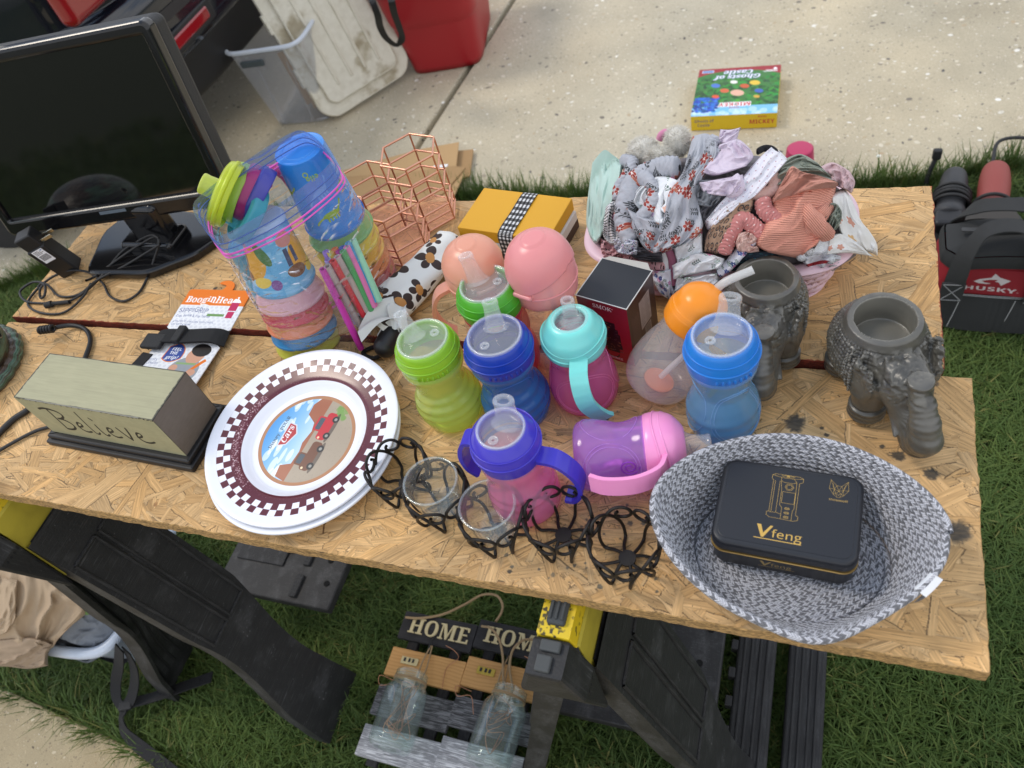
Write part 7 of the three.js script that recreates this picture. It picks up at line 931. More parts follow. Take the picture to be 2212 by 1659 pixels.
cl('lavender knotted headband at the top of the heap', 'headband', [[clothGeo([[[1070, 200], [1180, 165], [1262, 225]], [[985, 330], [1120, 285], [1285, 280]], [[950, 380], [1050, 400], [1240, 340]]], 0.010, { seed: 35, dir: 2.4, amp: 0.005 }), FB.lavender], [clothGeo([[[935, 440], [1060, 420], [1220, 390]], [[960, 500], [1090, 480], [1225, 450]], [[1020, 520], [1120, 530], [1200, 500]]], 0.012, { seed: 36, dir: 0.5, amp: 0.007 }), FB.lavender], [clothGeo([[[1075, 105], [1140, 108], [1208, 92]], [[1068, 150], [1130, 150], [1195, 125]], [[1062, 195], [1120, 195], [1180, 180]]], 0.004, { seed: 37, amp: 0.003 }), FB.lavender], [clothTube([[1150, 420], [1185, 460], [1160, 500], [1120, 460]], 0.016, 0.0085, { seed: 38 }), FB.lavender]]);
cl('grey knit cloth with rust red flowers covering the left half', 'clothes', [[clothGeo([[[900, 150], [985, 132], [1050, 165]], [[870, 270], [960, 280], [1055, 280]], [[830, 390], [900, 420], [965, 420]], [[745, 500], [850, 560], [950, 560]], [[722, 620], [850, 700], [968, 720]], [[690, 770], [800, 830], [910, 800]], [[640, 870], [700, 895], [770, 860]]], 0.011, { seed: 39, rep: [0.8, 2], amp: 0.006, freq: 7, n: 64 }), FB.floral], [clothTube([[820, 350], [700, 350], [600, 390], [530, 440], [490, 540], [470, 650], [490, 750], [525, 815]], 0.009, 0.0118, { seed: 40, rep: [0.5, 2.2], gather: 0.16, waves: 60 }), FB.floral], [clothGeo([[[470, 590], [580, 650], [740, 690]], [[520, 690], [620, 760], [780, 780]], [[560, 800], [640, 850], [750, 830]], [[590, 850], [650, 890], [710, 880]]], 0.008, { seed: 41, rep: [0.9, 0.9], dir: 0.5 }), FB.floral], [clothTube([[470, 310], [520, 330], [500, 400], [450, 480], [440, 560]], 0.004, 0.009, { seed: 42, rep: [0.5, 1], gather: 0.15 }), FB.floral], [clothTube([[1040, 170], [1010, 230], [1050, 270], [990, 320]], 0.013, 0.0075, { seed: 43, gather: 0.3, waves: 30, rep: [0.5, 1] }), FB.floral]]);
cl('grey flowered twisted strip crossing the left of the heap', 'clothes', [[clothTube([[575, 395], [640, 450], [655, 540], [610, 620], [560, 700], [600, 770]], 0.013, 0.0085, { seed: 61, rep: [0.5, 1.6], gather: 0.12, waves: 50 }), FB.floral]]);
cl('white leaf print cuff rolled beside the lavender headband', 'clothes', [[clothTube([[800, 430], [760, 500], [770, 580], [730, 640]], 0.012, 0.0075, { seed: 62, rep: [0.5, 1] }), FB.botanic]]);
cl('pale grey cotton corner under the lavender headband', 'clothes', [[clothGeo([[[900, 430], [1000, 420], [1080, 450]], [[910, 510], [1010, 520], [1090, 520]], [[940, 590], [1010, 600], [1060, 570]]], 0.006, { seed: 63, amp: 0.007, freq: 7 }), FB.grey]]);
cl('blush pink gathered cloth at the front of the peach knit', 'clothes', [[clothGeo([[[1190, 760], [1260, 750], [1320, 800]], [[1170, 830], [1240, 820], [1320, 850]], [[1190, 880], [1250, 890], [1330, 880]]], 0.006, { seed: 64, amp: 0.006, freq: 8 }), FB.blush]]);
cl('white cotton cloth below the zebra stripes', 'clothes', [[clothGeo([[[400, 800], [480, 790], [560, 810]], [[400, 850], [470, 860], [560, 870]], [[430, 890], [480, 900], [550, 905]]], 0.006, { seed: 65, amp: 0.006, freq: 8 }), FB.blueFlor]]);
single('knot_bead', 'small pink fabric knot beside the zebra striped cloth', 'knot', new THREE.SphereGeometry(0.005, 20, 14), fab(0xe58fb4), moundPoint(...K(412, 655), 0.006, ...HEAP));
{
  const c = moundPoint(...K(700, 240), 0.006, ...HEAP), t = thing('earmuffs', 'cream furry earmuffs with a pink band on top of the heap', 'earmuffs', c);
  const fur = fab(0xd8d4ca), blob = (x, y, r, sx, sy, s, dz = 0) => { const p = moundPoint(...K(x, y), 0.004, ...HEAP).sub(c); p.z += dz; const g = new THREE.IcosahedronGeometry(r, 5), a = g.attributes.position; for (let i = 0; i < a.count; i++) { const q = V(a.getX(i), a.getY(i), a.getZ(i)), n = 1 + 0.2 * (fbm(q.x * 120 + s, q.y * 120, q.z * 120 + 0.5, 3) - 0.5); a.setXYZ(i, q.x * n * sx + p.x, q.y * n * sy + p.y, q.z * n + p.z); } g.computeVertexNormals(); const o = part(t, 'fur_pad', mergeVertices(g), fur);
    const rr = rng(s), pos = []; for (let k = 0; k < 2600; k++) { const d = V(rr() - 0.5, rr() - 0.5, rr() - 0.5).normalize(), b = V(d.x * r * sx, d.y * r * sy, d.z * r).multiplyScalar(0.97).add(p), l = 0.0035 + 0.003 * rr(), e = b.clone().addScaledVector(d, l).add(V((rr() - 0.5) * 0.004, -0.0012, (rr() - 0.5) * 0.004)), sd = V(rr() - 0.5, rr() - 0.5, rr() - 0.5).cross(d).normalize().multiplyScalar(0.00032); pos.push(b.x + sd.x, b.y + sd.y, b.z + sd.z, b.x - sd.x, b.y - sd.y, b.z - sd.z, e.x, e.y, e.z); } const hg = new THREE.BufferGeometry(); hg.setAttribute('position', new THREE.Float32BufferAttribute(pos, 3)); hg.setAttribute('uv', new THREE.Float32BufferAttribute(new Float32Array(pos.length / 3 * 2), 2)); hg.computeVertexNormals(); part(o, 'fur', hg, fur).userData.kind = 'stuff'; };
  blob(590, 245, 0.0155, 1.05, 0.95, 3); blob(800, 195, 0.0145, 0.9, 1.05, 4, -0.004); blob(690, 270, 0.0095, 1.5, 0.8, 5);
  const pm = fab(0xd98fae); part(t, 'band', tube([[690, 175], [705, 140], [735, 125], [765, 145], [770, 200]].map(([x, y]) => moundPoint(...K(x, y), 0.002, ...HEAP).sub(c)), 0.0042, 30, 10), pm);
}
// ---------------------------------------------------------------- carved elephant candle holders
{
  const pathT = [[[0.056, 0.05, 0], 0.021], [[0.076, 0.031, 0], 0.0182], [[0.09, 0.022, 0], 0.0168], [[0.0975, 0.034, 0], 0.0156], [[0.0915, 0.054, 0], 0.0134], [[0.08, 0.073, 0], 0.0112], [[0.071, 0.086, 0], 0.0098]];
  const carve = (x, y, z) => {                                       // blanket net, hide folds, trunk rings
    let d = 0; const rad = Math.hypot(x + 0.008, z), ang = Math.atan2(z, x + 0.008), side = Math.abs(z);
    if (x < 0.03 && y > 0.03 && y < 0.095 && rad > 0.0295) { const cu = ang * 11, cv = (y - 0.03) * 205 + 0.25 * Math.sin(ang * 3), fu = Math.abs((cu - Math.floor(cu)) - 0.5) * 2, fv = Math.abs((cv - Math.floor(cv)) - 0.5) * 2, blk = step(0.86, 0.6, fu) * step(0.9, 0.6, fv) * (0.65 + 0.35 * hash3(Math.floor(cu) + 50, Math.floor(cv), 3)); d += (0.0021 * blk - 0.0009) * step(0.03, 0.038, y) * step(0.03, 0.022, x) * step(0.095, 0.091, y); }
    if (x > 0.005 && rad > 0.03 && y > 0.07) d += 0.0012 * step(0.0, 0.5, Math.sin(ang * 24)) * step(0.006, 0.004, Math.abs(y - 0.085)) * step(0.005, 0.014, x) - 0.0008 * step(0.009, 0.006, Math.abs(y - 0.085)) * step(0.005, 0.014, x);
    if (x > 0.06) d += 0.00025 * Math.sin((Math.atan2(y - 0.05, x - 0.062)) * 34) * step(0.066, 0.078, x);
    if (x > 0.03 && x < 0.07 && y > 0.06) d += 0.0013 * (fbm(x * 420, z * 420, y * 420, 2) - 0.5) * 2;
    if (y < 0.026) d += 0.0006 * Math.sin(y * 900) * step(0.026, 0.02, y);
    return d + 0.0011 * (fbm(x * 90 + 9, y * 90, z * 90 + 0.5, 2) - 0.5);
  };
  const sdf = (x, y, z) => {
    let d = ell(x, y, z, [-0.011, 0.055, 0], [0.056, 0.045, 0.0455]);
    const rad = Math.hypot(x + 0.008, z); d = smin(d, Math.max(rad - 0.0295, Math.abs(y - 0.076) - 0.0215) - 0.0035, 0.024);
    for (const [lx, lz] of [[-0.036, 0.021], [-0.036, -0.021], [0.028, 0.022], [0.028, -0.022]]) { d = smin(d, cap(x, y, z, [lx, 0.05, lz], [lx + 0.002, 0.016, lz * 1.05], 0.0165, 0.0158), 0.008); d = smin(d, Math.max(Math.hypot(x - lx - 0.002, z - lz * 1.06) - 0.0182, Math.abs(y - 0.008) - 0.0078), 0.004); }
    d = smin(d, ell(x, y, z, [0.046, 0.064, 0], [0.027, 0.027, 0.0255]), 0.01); d = smin(d, cap(x, y, z, [0.04, 0.082, 0.009], [0.055, 0.08, 0.007], 0.011, 0.011), 0.006); d = smin(d, cap(x, y, z, [0.04, 0.082, -0.009], [0.055, 0.08, -0.007], 0.011, 0.011), 0.006);
    d = smin(d, cap(x, y, z, [0.056, 0.05, 0], [0.07, 0.03, 0], 0.018, 0.011), 0.01);
    for (let k = 0; k < pathT.length - 1; k++) d = smin(d, cap(x, y, z, pathT[k][0], pathT[k + 1][0], pathT[k][1], pathT[k + 1][1]), 0.004);
    d = smin(d, Math.max(Math.hypot(x - 0.069, z) - 0.0108, Math.abs(y - 0.0925) - 0.0038) - 0.001, 0.003);
    for (const s of [-1, 1]) {
      const ex = (x - 0.03) * 0.95 - (z * s - 0.0375) * 0.31, ez = (x - 0.03) * 0.31 + (z * s - 0.0375) * 0.95, ey = y - 0.062; // ear: a curved leaf standing off the head
      let e = ell(ex, ey + 0.15 * ex, ez, [0, 0, 0], [0.0185, 0.0315, 0.006]); e = Math.max(e, -ell(ex, ey, ez, [0.003, 0.0, 0.0065], [0.0138, 0.0255, 0.005])); d = smin(d, e, 0.004);
      d = smin(d, cap(x, y, z, [0.062, 0.04, s * 0.0145], [0.083, 0.03, s * 0.021], 0.0045, 0.0022), 0.002);
      d = Math.max(d, -ell(x, y, z, [0.0625, 0.066, s * 0.0225], [0.0045, 0.0022, 0.003]));
    }
    d -= carve(x, y, z);
    const bowl = Math.max(rad - 0.0284, 0.069 - y); d = Math.max(d, -bowl);
    return Math.max(d, -y);
  };
  const g = sdfMesh(sdf, [-0.072, -0.003, -0.064], [0.12, 0.108, 0.064], 0.0014);
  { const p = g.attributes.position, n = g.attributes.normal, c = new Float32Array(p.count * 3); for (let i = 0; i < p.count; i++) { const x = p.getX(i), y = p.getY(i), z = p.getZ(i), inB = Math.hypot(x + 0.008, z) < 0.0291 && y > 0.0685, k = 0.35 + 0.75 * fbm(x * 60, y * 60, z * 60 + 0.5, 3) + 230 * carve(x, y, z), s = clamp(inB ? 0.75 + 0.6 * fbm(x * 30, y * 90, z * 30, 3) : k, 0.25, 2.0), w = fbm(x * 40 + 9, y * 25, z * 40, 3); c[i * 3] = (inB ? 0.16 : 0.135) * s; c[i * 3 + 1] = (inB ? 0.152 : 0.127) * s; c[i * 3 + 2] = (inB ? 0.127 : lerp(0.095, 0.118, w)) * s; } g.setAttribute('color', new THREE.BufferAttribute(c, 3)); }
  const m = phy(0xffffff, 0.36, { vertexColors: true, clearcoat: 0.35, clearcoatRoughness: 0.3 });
  const c1 = at(1655, 606, 0.893), c2 = at(1920, 696, 0.895);
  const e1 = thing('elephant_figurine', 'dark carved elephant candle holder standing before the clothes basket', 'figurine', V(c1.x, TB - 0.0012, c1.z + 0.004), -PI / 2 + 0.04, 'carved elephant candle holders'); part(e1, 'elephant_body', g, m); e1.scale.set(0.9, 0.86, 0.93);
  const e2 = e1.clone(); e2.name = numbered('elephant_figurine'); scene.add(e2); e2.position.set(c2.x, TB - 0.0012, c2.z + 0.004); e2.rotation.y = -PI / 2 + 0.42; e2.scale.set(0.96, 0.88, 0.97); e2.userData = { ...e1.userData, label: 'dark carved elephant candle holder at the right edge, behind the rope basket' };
}
// ---------------------------------------------------------------- tool bag, grinders, hanging signs, tub of trousers, straps
{
  const t = thing('tool_bag', 'black and red tool bag with white dog logo on the lawn', 'tool bag', V(0.475, 0, -1.445));
  const W = 0.42, D = 0.14, H = 0.205, cloth = pixTex(256, 256, (u, v) => { const n = 0.8 + 0.35 * tfbm(u, v, 6, 5, 81) + 0.12 * tfbm(u, v, 64, 2, 82); return [n, n, n]; }, [3, 3], false), bk = std([0.032, 0.033, 0.033], 0.9, { map: cloth, bumpMap: weave, bumpScale: 0.0006 }), rd = std([0.3, 0.012, 0.02], 0.9, { map: cloth, bumpMap: weave, bumpScale: 0.0006 });
  const prof = (k) => [W * (1 - 0.08 * k * k), D * (1 - 0.22 * k * k)], P = (a, k, e = 0) => { const n = 0.28, c = Math.cos(a), s = Math.sin(a), [w, d] = prof(k), sag = 0.006 * Math.sin(a * 5 + k * 4); return V(Math.sign(c) * (w / 2 + e) * Math.pow(Math.abs(c), n), H * k, Math.sign(s) * (d / 2 + e + sag) * Math.pow(Math.abs(s), n)); };
  const band = (k0, k1, e, a0 = 0, a1 = TAU, nu = 120) => surf((u, v) => P(lerp(a0, a1, u), lerp(k0, k1, v), e + 0.002 * Math.sin(PI * v)), nu, 10);
  part(t, 'red_body', band(0.4, 0.86, 0), rd); part(t, 'black_base', band(0, 0.5, 0.004), bk); part(t, 'black_top_band', band(0.84, 1, 0.003), bk);
  part(t, 'top_flap', surf((u, v) => { const p = P(u * TAU, 1, 0); return V(p.x * (1 - v), H + 0.022 * Math.sqrt(v), p.z * (1 - v)); }, 96, 10), bk);
  part(t, 'zip', mv(rbox(W * 0.8, 0.004, 0.012, 0.001), 0, H + 0.023, 0), std([0.05, 0.05, 0.05], 0.6));
  part(t, 'stitching', merge([0.5, 0.485].map((k) => tube([...Array(40)].map((_, i) => P(lerp(0.15, PI - 0.15, i / 39), k, 0.0065)), 0.0008, 60, 5))), std(0xa8a8a8, 0.8));
  for (const x of [-0.15, -0.045]) part(t, 'pocket_stitch', tube([V(x, 0.1, D / 2 + 0.008), V(x - 0.004, 0.06, D / 2 + 0.0085), V(x - 0.01, 0.01, D / 2 + 0.008)], 0.0009, 16, 5), std(0xb5b5b5, 0.8));
  const logo = canvasTex(512, 400, (x, w, h) => { x.fillStyle = '#8c1f28'; x.fillRect(0, 0, w, h); x.fillStyle = '#cfc6c4'; x.font = 'bold 92px sans-serif'; x.textAlign = 'center'; x.save(); x.translate(w / 2, 350); x.scale(1.3, 1); x.fillText('HUSKY', 0, 0); x.restore(); x.beginPath(); for (const [a, b] of [[130, 200], [170, 160], [250, 130], [270, 60], [310, 120], [390, 160], [350, 220], [330, 250], [310, 200], [280, 190], [300, 160], [240, 165], [190, 190], [210, 215], [260, 225], [230, 240], [170, 232]]) x.lineTo(a, b); x.fill(); x.font = '22px sans-serif'; x.fillText('®', 456, 340); });
  part(t, 'front_patch', surf((u, v) => { const p = P(lerp(PI * 0.5 + 0.3, PI * 0.5 - 0.3, u), lerp(0.52, 0.82, v), 0.003); return V(lerp(-0.03, -0.165, 1 - u), p.y, p.z); }, 16, 6), std(0xffffff, 0.85, { map: logo, bumpMap: weave, bumpScale: 0.0005 }));
  for (const s of [1, -1]) { const z = s * (D / 2 + 0.006); part(t, 'handle', ribbon([V(-0.17, 0.11, z), V(-0.168, 0.17, z * 1.02), V(-0.16, 0.22, z * 0.85), V(-0.13, 0.262, z * 0.5), V(-0.07, 0.268, z * 0.45), V(-0.03, 0.235, z * 0.8), V(-0.012, 0.17, z * 1.02), V(-0.01, 0.11, z)], [V(1, 0, 0), V(0.7, 0, s * 0.5), V(0.1, 0, s), V(0.1, 0, s), V(-0.7, 0, s * 0.5), V(-1, 0, 0)].map((q) => q.multiplyScalar(1)), 0.04, 0.003, 60), bk); }
  for (const x of [-0.17, -0.01]) { const o = part(t, 'strap_patch', mv(rbox(0.046, 0.055, 0.004, 0.001), x, 0.122, D / 2 + 0.0095), bk); part(o, 'cross_stitch', merge([1, -1].map((s) => new THREE.BoxGeometry(0.06, 0.0014, 0.0014).rotateZ(s * 0.85).translate(x, 0.122, D / 2 + 0.0122)).concat([1, -1].map((s) => mv(new THREE.BoxGeometry(0.0412, 0.0014, 0.0012), x, 0.122 + s * 0.0232, D / 2 + 0.0122)))), std(0x9a9a9a, 0.8)); }
}
function grinder(label, A, B, bodyM, r, coil) {
  const d = B.clone().sub(A), L = d.length(); d.normalize(); const t = thing('angle_grinder', label, 'angle grinder', A, 0); t.quaternion.setFromUnitVectors(V(0, 1, 0), d);
  part(t, 'motor_body', lathe(smoothProfile([[1e-4, 0], [r * 0.62, 0.001], [r * 0.82, 0.008], [r * 0.92, 0.03], [r, L * 0.3], [r * 0.96, L * 0.62], [r * 1.12, L * 0.72], [r * 1.1, L * 0.8], [r * 0.7, L * 0.83]], 40), 40), bodyM);
  part(t, 'vents', merge([...Array(9)].map((_, i) => mv(rbox(r * 0.5, 0.003, 0.004, 0.001), -r * 0.62, 0.018 + i * 0.0075, r * 0.62).rotateY(0.5))), std([0.008, 0.008, 0.008], 0.9)); part(t, 'switch', mv(rbox(0.014, 0.03, 0.006, 0.002), 0.006, 0.04, r * 0.9), std([0.012, 0.012, 0.012], 0.6));
  part(t, 'gear_head', mv(rbox(r * 1.9, 0.055, r * 1.8, 0.012, 3), 0, L * 0.9, 0), std([0.03, 0.03, 0.032], 0.4, { metalness: 0.5 }));
  part(t, 'wheel_guard', lathe(smoothProfile([[0.02, 0.0], [0.058, 0.0], [0.063, 0.004], [0.064, 0.022], [0.06, 0.024]], 24), 56).rotateX(PI / 2).translate(0, L * 0.98, coil ? 0.03 : -0.03), std([0.045, 0.045, 0.045], 0.45, { metalness: 0.6 }));
  part(t, 'grinding_disc', new THREE.CylinderGeometry(0.055, 0.055, 0.004, 48).rotateX(PI / 2).translate(0, L * 0.98, coil ? 0.042 : -0.04), std([0.05, 0.045, 0.04], 0.85));
  part(t, 'wound_cord', merge([...Array(coil || 1)].map((_, i) => new THREE.TorusGeometry(r + 0.007, 0.0045, 8, 48).rotateX(PI / 2 + 0.18 * Math.sin(i * 2)).translate(0, L * (coil ? 0.4 : 0.62) + i * 0.0095, 0))), std([0.014, 0.014, 0.014], 0.6)); return t;
}
grinder('black angle grinder with its cord wound round it, behind the plank corner', V(0.345, 0.045, -1.865), V(0.318, 0.05, -1.64), std([0.03, 0.031, 0.034], 0.55), 0.034, 5);
grinder('faded red angle grinder lying beside the black one', V(0.437, 0.05, -1.88), V(0.405, 0.06, -1.62), std([0.27, 0.05, 0.04], 0.6), 0.036, 0);
single('power_plug', 'black plug end of a cord sticking up in the grass', 'plug', merge([tube([V(0, 0, 0), V(0.004, 0.05, -0.012), V(0.012, 0.085, -0.02)], 0.006, 12, 10), mv(rbox(0.022, 0.03, 0.016, 0.005), 0.014, 0.1, -0.022)]), M.blackClean, V(0.285, -0.02, -1.88));
cable('power_cable', 'black tool cord looping through the grass at the right edge', [V(0.43, 0.05, -1.9), V(0.45, 0.06, -1.98), V(0.52, 0.05, -2.0), V(0.58, 0.04, -1.9), V(0.66, 0.02, -1.8)], 0.0045, M.blackClean);
const font = await new FontLoader().loadAsync('fonts/droid/droid_serif_bold.typeface.json');
const wood = (c, s, wash) => pixTex(512, 256, (u, v) => { const k = 0.82 + 0.2 * vn(u * 5 + 3 * tfbm(u, v, 3, 3, s), v * 60, 0, s) + 0.12 * vn(u * 40, v * 200, 0, s), q = wash * step(0.52, 0.7, vn(u * 10, v * 90, 0, s + 3) * 0.6 + 0.5 * tfbm(u, v, 5, 4, s + 2)); return [lerp(c[0] * k, 0.82, q), lerp(c[1] * k, 0.82, q), lerp(c[2] * k, 0.83, q)]; });
const pine = pixTex(512, 256, (u, v) => { const y = v + 0.05 * Math.sin(u * 5 + 1) + 0.06 * tfbm(u, v, 2, 3, 91), k = Math.pow(Math.abs(Math.sin(y * 26 + 2 * tfbm(u, v, 4, 2, 5))), 0.5) * 0.7 + 0.3 * vn(u * 6, v * 90); return [lerp(0.68, 0.79, k), lerp(0.49, 0.6, k), lerp(0.27, 0.37, k)]; });
const woods = [std(0xffffff, 0.85, { map: wood([0.16, 0.155, 0.16], 1, 0.06) }), std(0xffffff, 0.75, { map: pine }), std(0xffffff, 0.85, { map: wood([0.23, 0.225, 0.23], 2, 0.4) }), std(0xffffff, 0.85, { map: wood([0.56, 0.56, 0.57], 3, 1.0) })];
const twine = std(0x9c8362, 0.95), copper = phy([0.55, 0.27, 0.15], 0.35, { metalness: 0.8 });
function homeSign(label, jarLabel, x0, z0, turn, k) {
  const t = thing('pallet_sign', label, 'hanging sign', V(x0, 0.02, z0), turn, 'pallet signs on the grass'); const W = 0.158, sh = 0.056, pitch = 0.0745;
  for (let i = 0; i < 4; i++) part(t, 'slat', mv(rbox(W, 0.012, sh, 0.0015), 0, 0.018, i * pitch + sh / 2), woods[i]);
  for (const x of [-0.046, 0.046]) part(t, 'back_rail', mv(rbox(0.022, 0.011, 0.29, 0.0015), x, 0.0062, 0.145), woods[0]);
  const tg = new TextGeometry('HOME', { font, size: 0.031, depth: 0.0035, bevelEnabled: false, curveSegments: 6 }); tg.computeBoundingBox(); tg.translate(-tg.boundingBox.max.x / 2, 0, 0).scale(0.95, 1, 1).rotateX(-PI / 2).translate(0.004, 0.0243, 0.042); part(t, 'lettering', toCreasedNormals(tg, 0.4), std(0xc9b98e, 0.75));
  part(t, 'light_board', mv(rbox(0.036, 0.003, 0.014, 0.001), k ? -0.036 : -0.034, 0.026, pitch + 0.022), std(k ? 0xb59a3c : 0xcbb98a, 0.6)); part(t, 'light_board_chips', merge([-0.01, 0, 0.008].map((q) => mv(rbox(0.004, 0.002, 0.007, 0.0005), (k ? -0.036 : -0.034) + q, 0.0285, pitch + 0.021))), std([0.02, 0.02, 0.02], 0.6));
  part(t, 'hook', merge([tube([V(0.0, 0.026, sh - 0.012), V(0.0, 0.034, sh - 0.004), V(-0.002, 0.03, sh + 0.012), V(0, 0.026, sh + 0.018)], 0.0018, 16, 6)]), std([0.015, 0.015, 0.015], 0.6));
  part(t, 'hanging_cord', tube([V(0, 0.03, sh + 0.004), V(-0.004, 0.034, pitch + 0.02), V(-0.002, 0.04, pitch + 0.05), V(0.002, 0.055, 0.16)], 0.0016, 30, 6), twine); part(t, 'hanging_cord', tube([V(0.003, 0.03, sh + 0.004), V(0.008, 0.034, pitch + 0.03), V(0.01, 0.045, pitch + 0.06), V(0.012, 0.06, 0.165)], 0.0014, 30, 6), twine);
  part(t, 'copper_wire', tube([V(-0.05, 0.03, pitch * 2 - 0.01), V(-0.085, 0.025, pitch * 2 - 0.014), V(-0.075, 0.03, pitch * 2 + 0.004), V(-0.05, 0.03, pitch * 2 - 0.002), V(-0.03, 0.04, pitch * 2 + 0.03)], 0.0007, 50, 5), copper); part(t, 'copper_wire', tube([V(0.03, 0.03, sh - 0.002), V(0.05, 0.03, sh + 0.004), V(0.062, 0.028, pitch - 0.004), V(0.045, 0.027, pitch + 0.02), V(0.05, 0.03, pitch + 0.06)], 0.0007, 50, 5), copper);
  const m = t.matrix; t.updateMatrix(); const J = V(k ? 0.034 : -0.002, 0.02 + 0.046, 0.125).applyMatrix4(t.matrix); J.y = 0.02 + 0.0245 + 0.0405;
  const jar = thing('mason_jar', jarLabel, 'jar', J, turn, 'mason jars on the pallet signs'); jar.rotation.set(PI / 2 - 0.03, 0, k ? 0.05 : -0.04); const glass = clear([0.93, 0.97, 0.96], 0.96, 0.02, { ior: 1.5 });
  part(jar, 'jar_wall', lathe(smoothProfile([[0.0285, 0.0], [0.03, 0.004], [0.0295, 0.016], [0.031, 0.022], [0.037, 0.032], [0.0405, 0.046], [0.041, 0.12], [0.039, 0.132], [0.033, 0.138], [0.012, 0.134], [1e-4, 0.134]], 80), 60), glass);
  part(jar, 'jar_wall_inside', lathe(smoothProfile([[0.0262, 0.0], [0.0275, 0.018], [0.035, 0.034], [0.0382, 0.048], [0.0385, 0.118], [0.03, 0.13], [1e-4, 0.129]], 60), 60), glass);
  part(jar, 'jar_thread', merge([0.004, 0.009, 0.013].map((y) => new THREE.TorusGeometry(0.03, 0.0011, 8, 48).rotateX(PI / 2 + 0.06).translate(0, y, 0))), glass); part(jar, 'neck_twine', merge([0.0165, 0.019].map((y) => new THREE.TorusGeometry(0.0308, 0.0014, 8, 48).rotateX(PI / 2).translate(0, y, 0))), twine);
  const r = rng(70 + k), w = [...Array(22)].map(() => V((r() - 0.5) * 0.05, 0.02 + r() * 0.1, (r() - 0.5) * 0.05)); part(jar, 'copper_wire', tube(w, 0.0006, 160, 5), copper);
}
homeSign('left wooden pallet sign reading HOME lying on the grass', 'clear glass mason jar lying on the left pallet sign', -0.6225, -0.475, 0.0, 0);
homeSign('right wooden pallet sign reading HOME, partly under the sawhorse end', 'clear glass mason jar lying on the right pallet sign', -0.4625, -0.487, -0.015, 1);
{ const G = (x, y, h) => at(729.1 + x * 0.2513, 1242.1 + y * 0.2513, h);
  single('twine', 'long loop of brown twine curling above both pallet signs', 'twine', tube([G(585, 365, 0.05), G(700, 372, 0.05), G(900, 340, 0.045), G(1090, 255, 0.04), G(1250, 170, 0.04), G(1370, 180, 0.04), G(1418, 260, 0.04), G(1405, 330, 0.045), G(1360, 400, 0.05)], 0.0026, 80, 8), twine);
  single('twine', 'brown twine strands hanging down across the right pallet sign', 'twine', tube([G(1240, 440, 0.05), G(1320, 460, 0.06), G(1390, 560, 0.06), G(1420, 700, 0.055), G(1425, 900, 0.055), G(1450, 1070, 0.055), G(1490, 1050, 0.055), G(1500, 950, 0.055), G(1480, 800, 0.06), G(1510, 640, 0.065), G(1600, 560, 0.06), G(1690, 555, 0.05)], 0.0024, 110, 8), twine); }
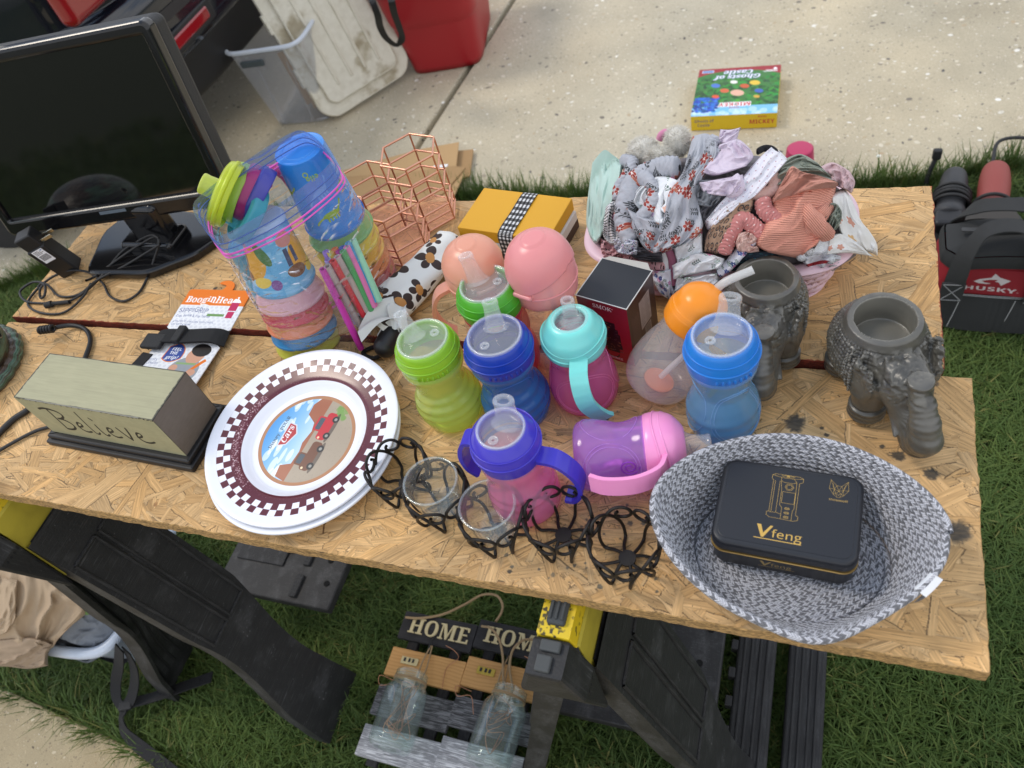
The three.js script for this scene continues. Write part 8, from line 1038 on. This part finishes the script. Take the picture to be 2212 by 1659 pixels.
{
  const t = thing('clothes_tub', 'clear plastic tub full of trousers under the left sawhorse', 'storage tub', V(-1.475, -0.02, -0.37), 0.06), B = tubWall(0.4, 0.24, 0.47, 0.31, 0.185, 0.05), film = clear([0.72, 0.79, 0.88], 0.55, 0.28);
  part(t, 'body', B.wall(0.0025), film); part(t, 'rim', B.rim(0.012, 0.006), clear([0.75, 0.82, 0.92], 0.3, 0.3));
  const hp = [V(-1.475, 0.12, -0.37), V(0.26, 0.17, 0.17)], id = (x, y) => [x, y], o = (s, e) => ({ heap: hp, map: id, seed: s, n: 60, puff: 0.014, ...e }), kh = fab(0xb39c80), grp = 'clothes in the tub under the left sawhorse';
  const wear = (label, pieces, cat = 'trousers', name = 'trousers') => { const g0 = pieces[0][0]; g0.computeBoundingBox(); const c = g0.boundingBox.getCenter(V(0, 0, 0)), q = thing(name, label, cat, c, 0, grp); pieces.forEach(([g, m, n]) => part(q, n ?? 'leg_fold', g.translate(-c.x, -c.y, -c.z), m)); };
  wear('grey denim trouser leg hem over the tub rim', [[clothGeo([[[168, 1310], [215, 1325], [260, 1345]], [[140, 1345], [185, 1365], [240, 1385]], [[128, 1380], [178, 1398], [225, 1402]]], 0.0, o(3, { amp: 0.006 })), fab(0x7c8188)], [clothTube([[130, 1385], [150, 1412], [190, 1428], [222, 1408]], -0.004, 0.007, o(4, { flat: 0.5 })), fab(0x6d7279)]]);
  wear('green cloth peeping out above the black items', [[clothGeo([[[150, 1262], [185, 1270], [215, 1300]], [[140, 1290], [170, 1302], [200, 1325]], [[142, 1302], [165, 1315], [186, 1330]]], 0.012, o(5, { amp: 0.006 })), fab(0x6f8f52)]], 'clothes', 'cloth');
  wear('black garment crumpled behind the grey denim', [[clothGeo([[[140, 1300], [200, 1330], [270, 1370]], [[150, 1330], [220, 1360], [280, 1420]], [[100, 1390], [180, 1410], [260, 1440]]], -0.02, o(6, {})), FB.black]], 'clothes', 'cloth');
  wear('khaki trousers bunched at the top of the tub', [[clothGeo([[[-120, 1195], [20, 1190], [70, 1180], [120, 1230]], [[-120, 1270], [10, 1280], [100, 1270], [160, 1290]], [[-120, 1340], [20, 1345], [110, 1330], [190, 1318]], [[-120, 1390], [40, 1380], [100, 1385], [155, 1352]], [[-120, 1405], [60, 1395], [110, 1400], [120, 1385]]], 0.02, o(7, { amp: 0.014, freq: 5, dir: 0.3, n: 80 })), kh], [clothGeo([[[-120, 1385], [0, 1378], [70, 1375], [118, 1392]], [[-120, 1430], [0, 1420], [60, 1420], [104, 1412]], [[-120, 1450], [0, 1440], [60, 1445], [104, 1438]]], 0.03, o(8, { amp: 0.009 })), fab(0xa08b74)], [clothGeo([[[-60, 1215], [0, 1240], [40, 1250]], [[-60, 1300], [0, 1330], [36, 1330]], [[-60, 1370], [0, 1375], [30, 1350]]], 0.034, o(9, { amp: 0.01 })), kh]]);
}
{
  const t = thing('webbing_strap', 'black webbing strap trailing from the left sawhorse over the sidewalk', 'strap', at(262, 1470, 0.06)), o = (l) => l.map((p) => at(...p).sub(t.position)), m = std([0.012, 0.012, 0.013], 0.85, { bumpMap: weave, bumpScale: 0.0005 });
  part(t, 'strap', ribbon(o([[258, 1400, 0.2], [256, 1440, 0.12], [250, 1475, 0.07], [252, 1510, 0.04], [266, 1535, 0.03], [262, 1555, 0.03], [268, 1580, 0.025], [292, 1605, 0.02], [330, 1635, 0.02], [380, 1675, 0.02], [450, 1740, 0.02]]), [V(1, 0, 0.3), V(1, 0, -0.2), V(0.7, 0.5, 0), V(0.8, 0, -0.5), V(0.7, 0.2, -0.6)], 0.024, 0.0025, 70), m);
  part(t, 'strap', ribbon(o([[272, 1405, 0.2], [288, 1440, 0.13], [290, 1480, 0.07], [280, 1515, 0.04], [266, 1530, 0.032]]), [V(1, 0, 0.3), V(1, 0, 0)], 0.024, 0.0025, 40), m); part(t, 'strap', ribbon(o([[275, 1520, 0.03], [310, 1512, 0.03], [350, 1500, 0.035], [400, 1482, 0.035], [458, 1462, 0.04]]), [V(0.2, 0.3, 1), V(0.2, 0.2, 1)], 0.025, 0.0025, 40), m);
  part(t, 'buckle', merge([mv(rbox(0.03, 0.01, 0.02, 0.004), 0, 0, 0).rotateY(0.4).translate(...at(272, 1524, 0.035).sub(t.position).toArray())]), M.blackClean);
}
renderer.render(scene, camera);
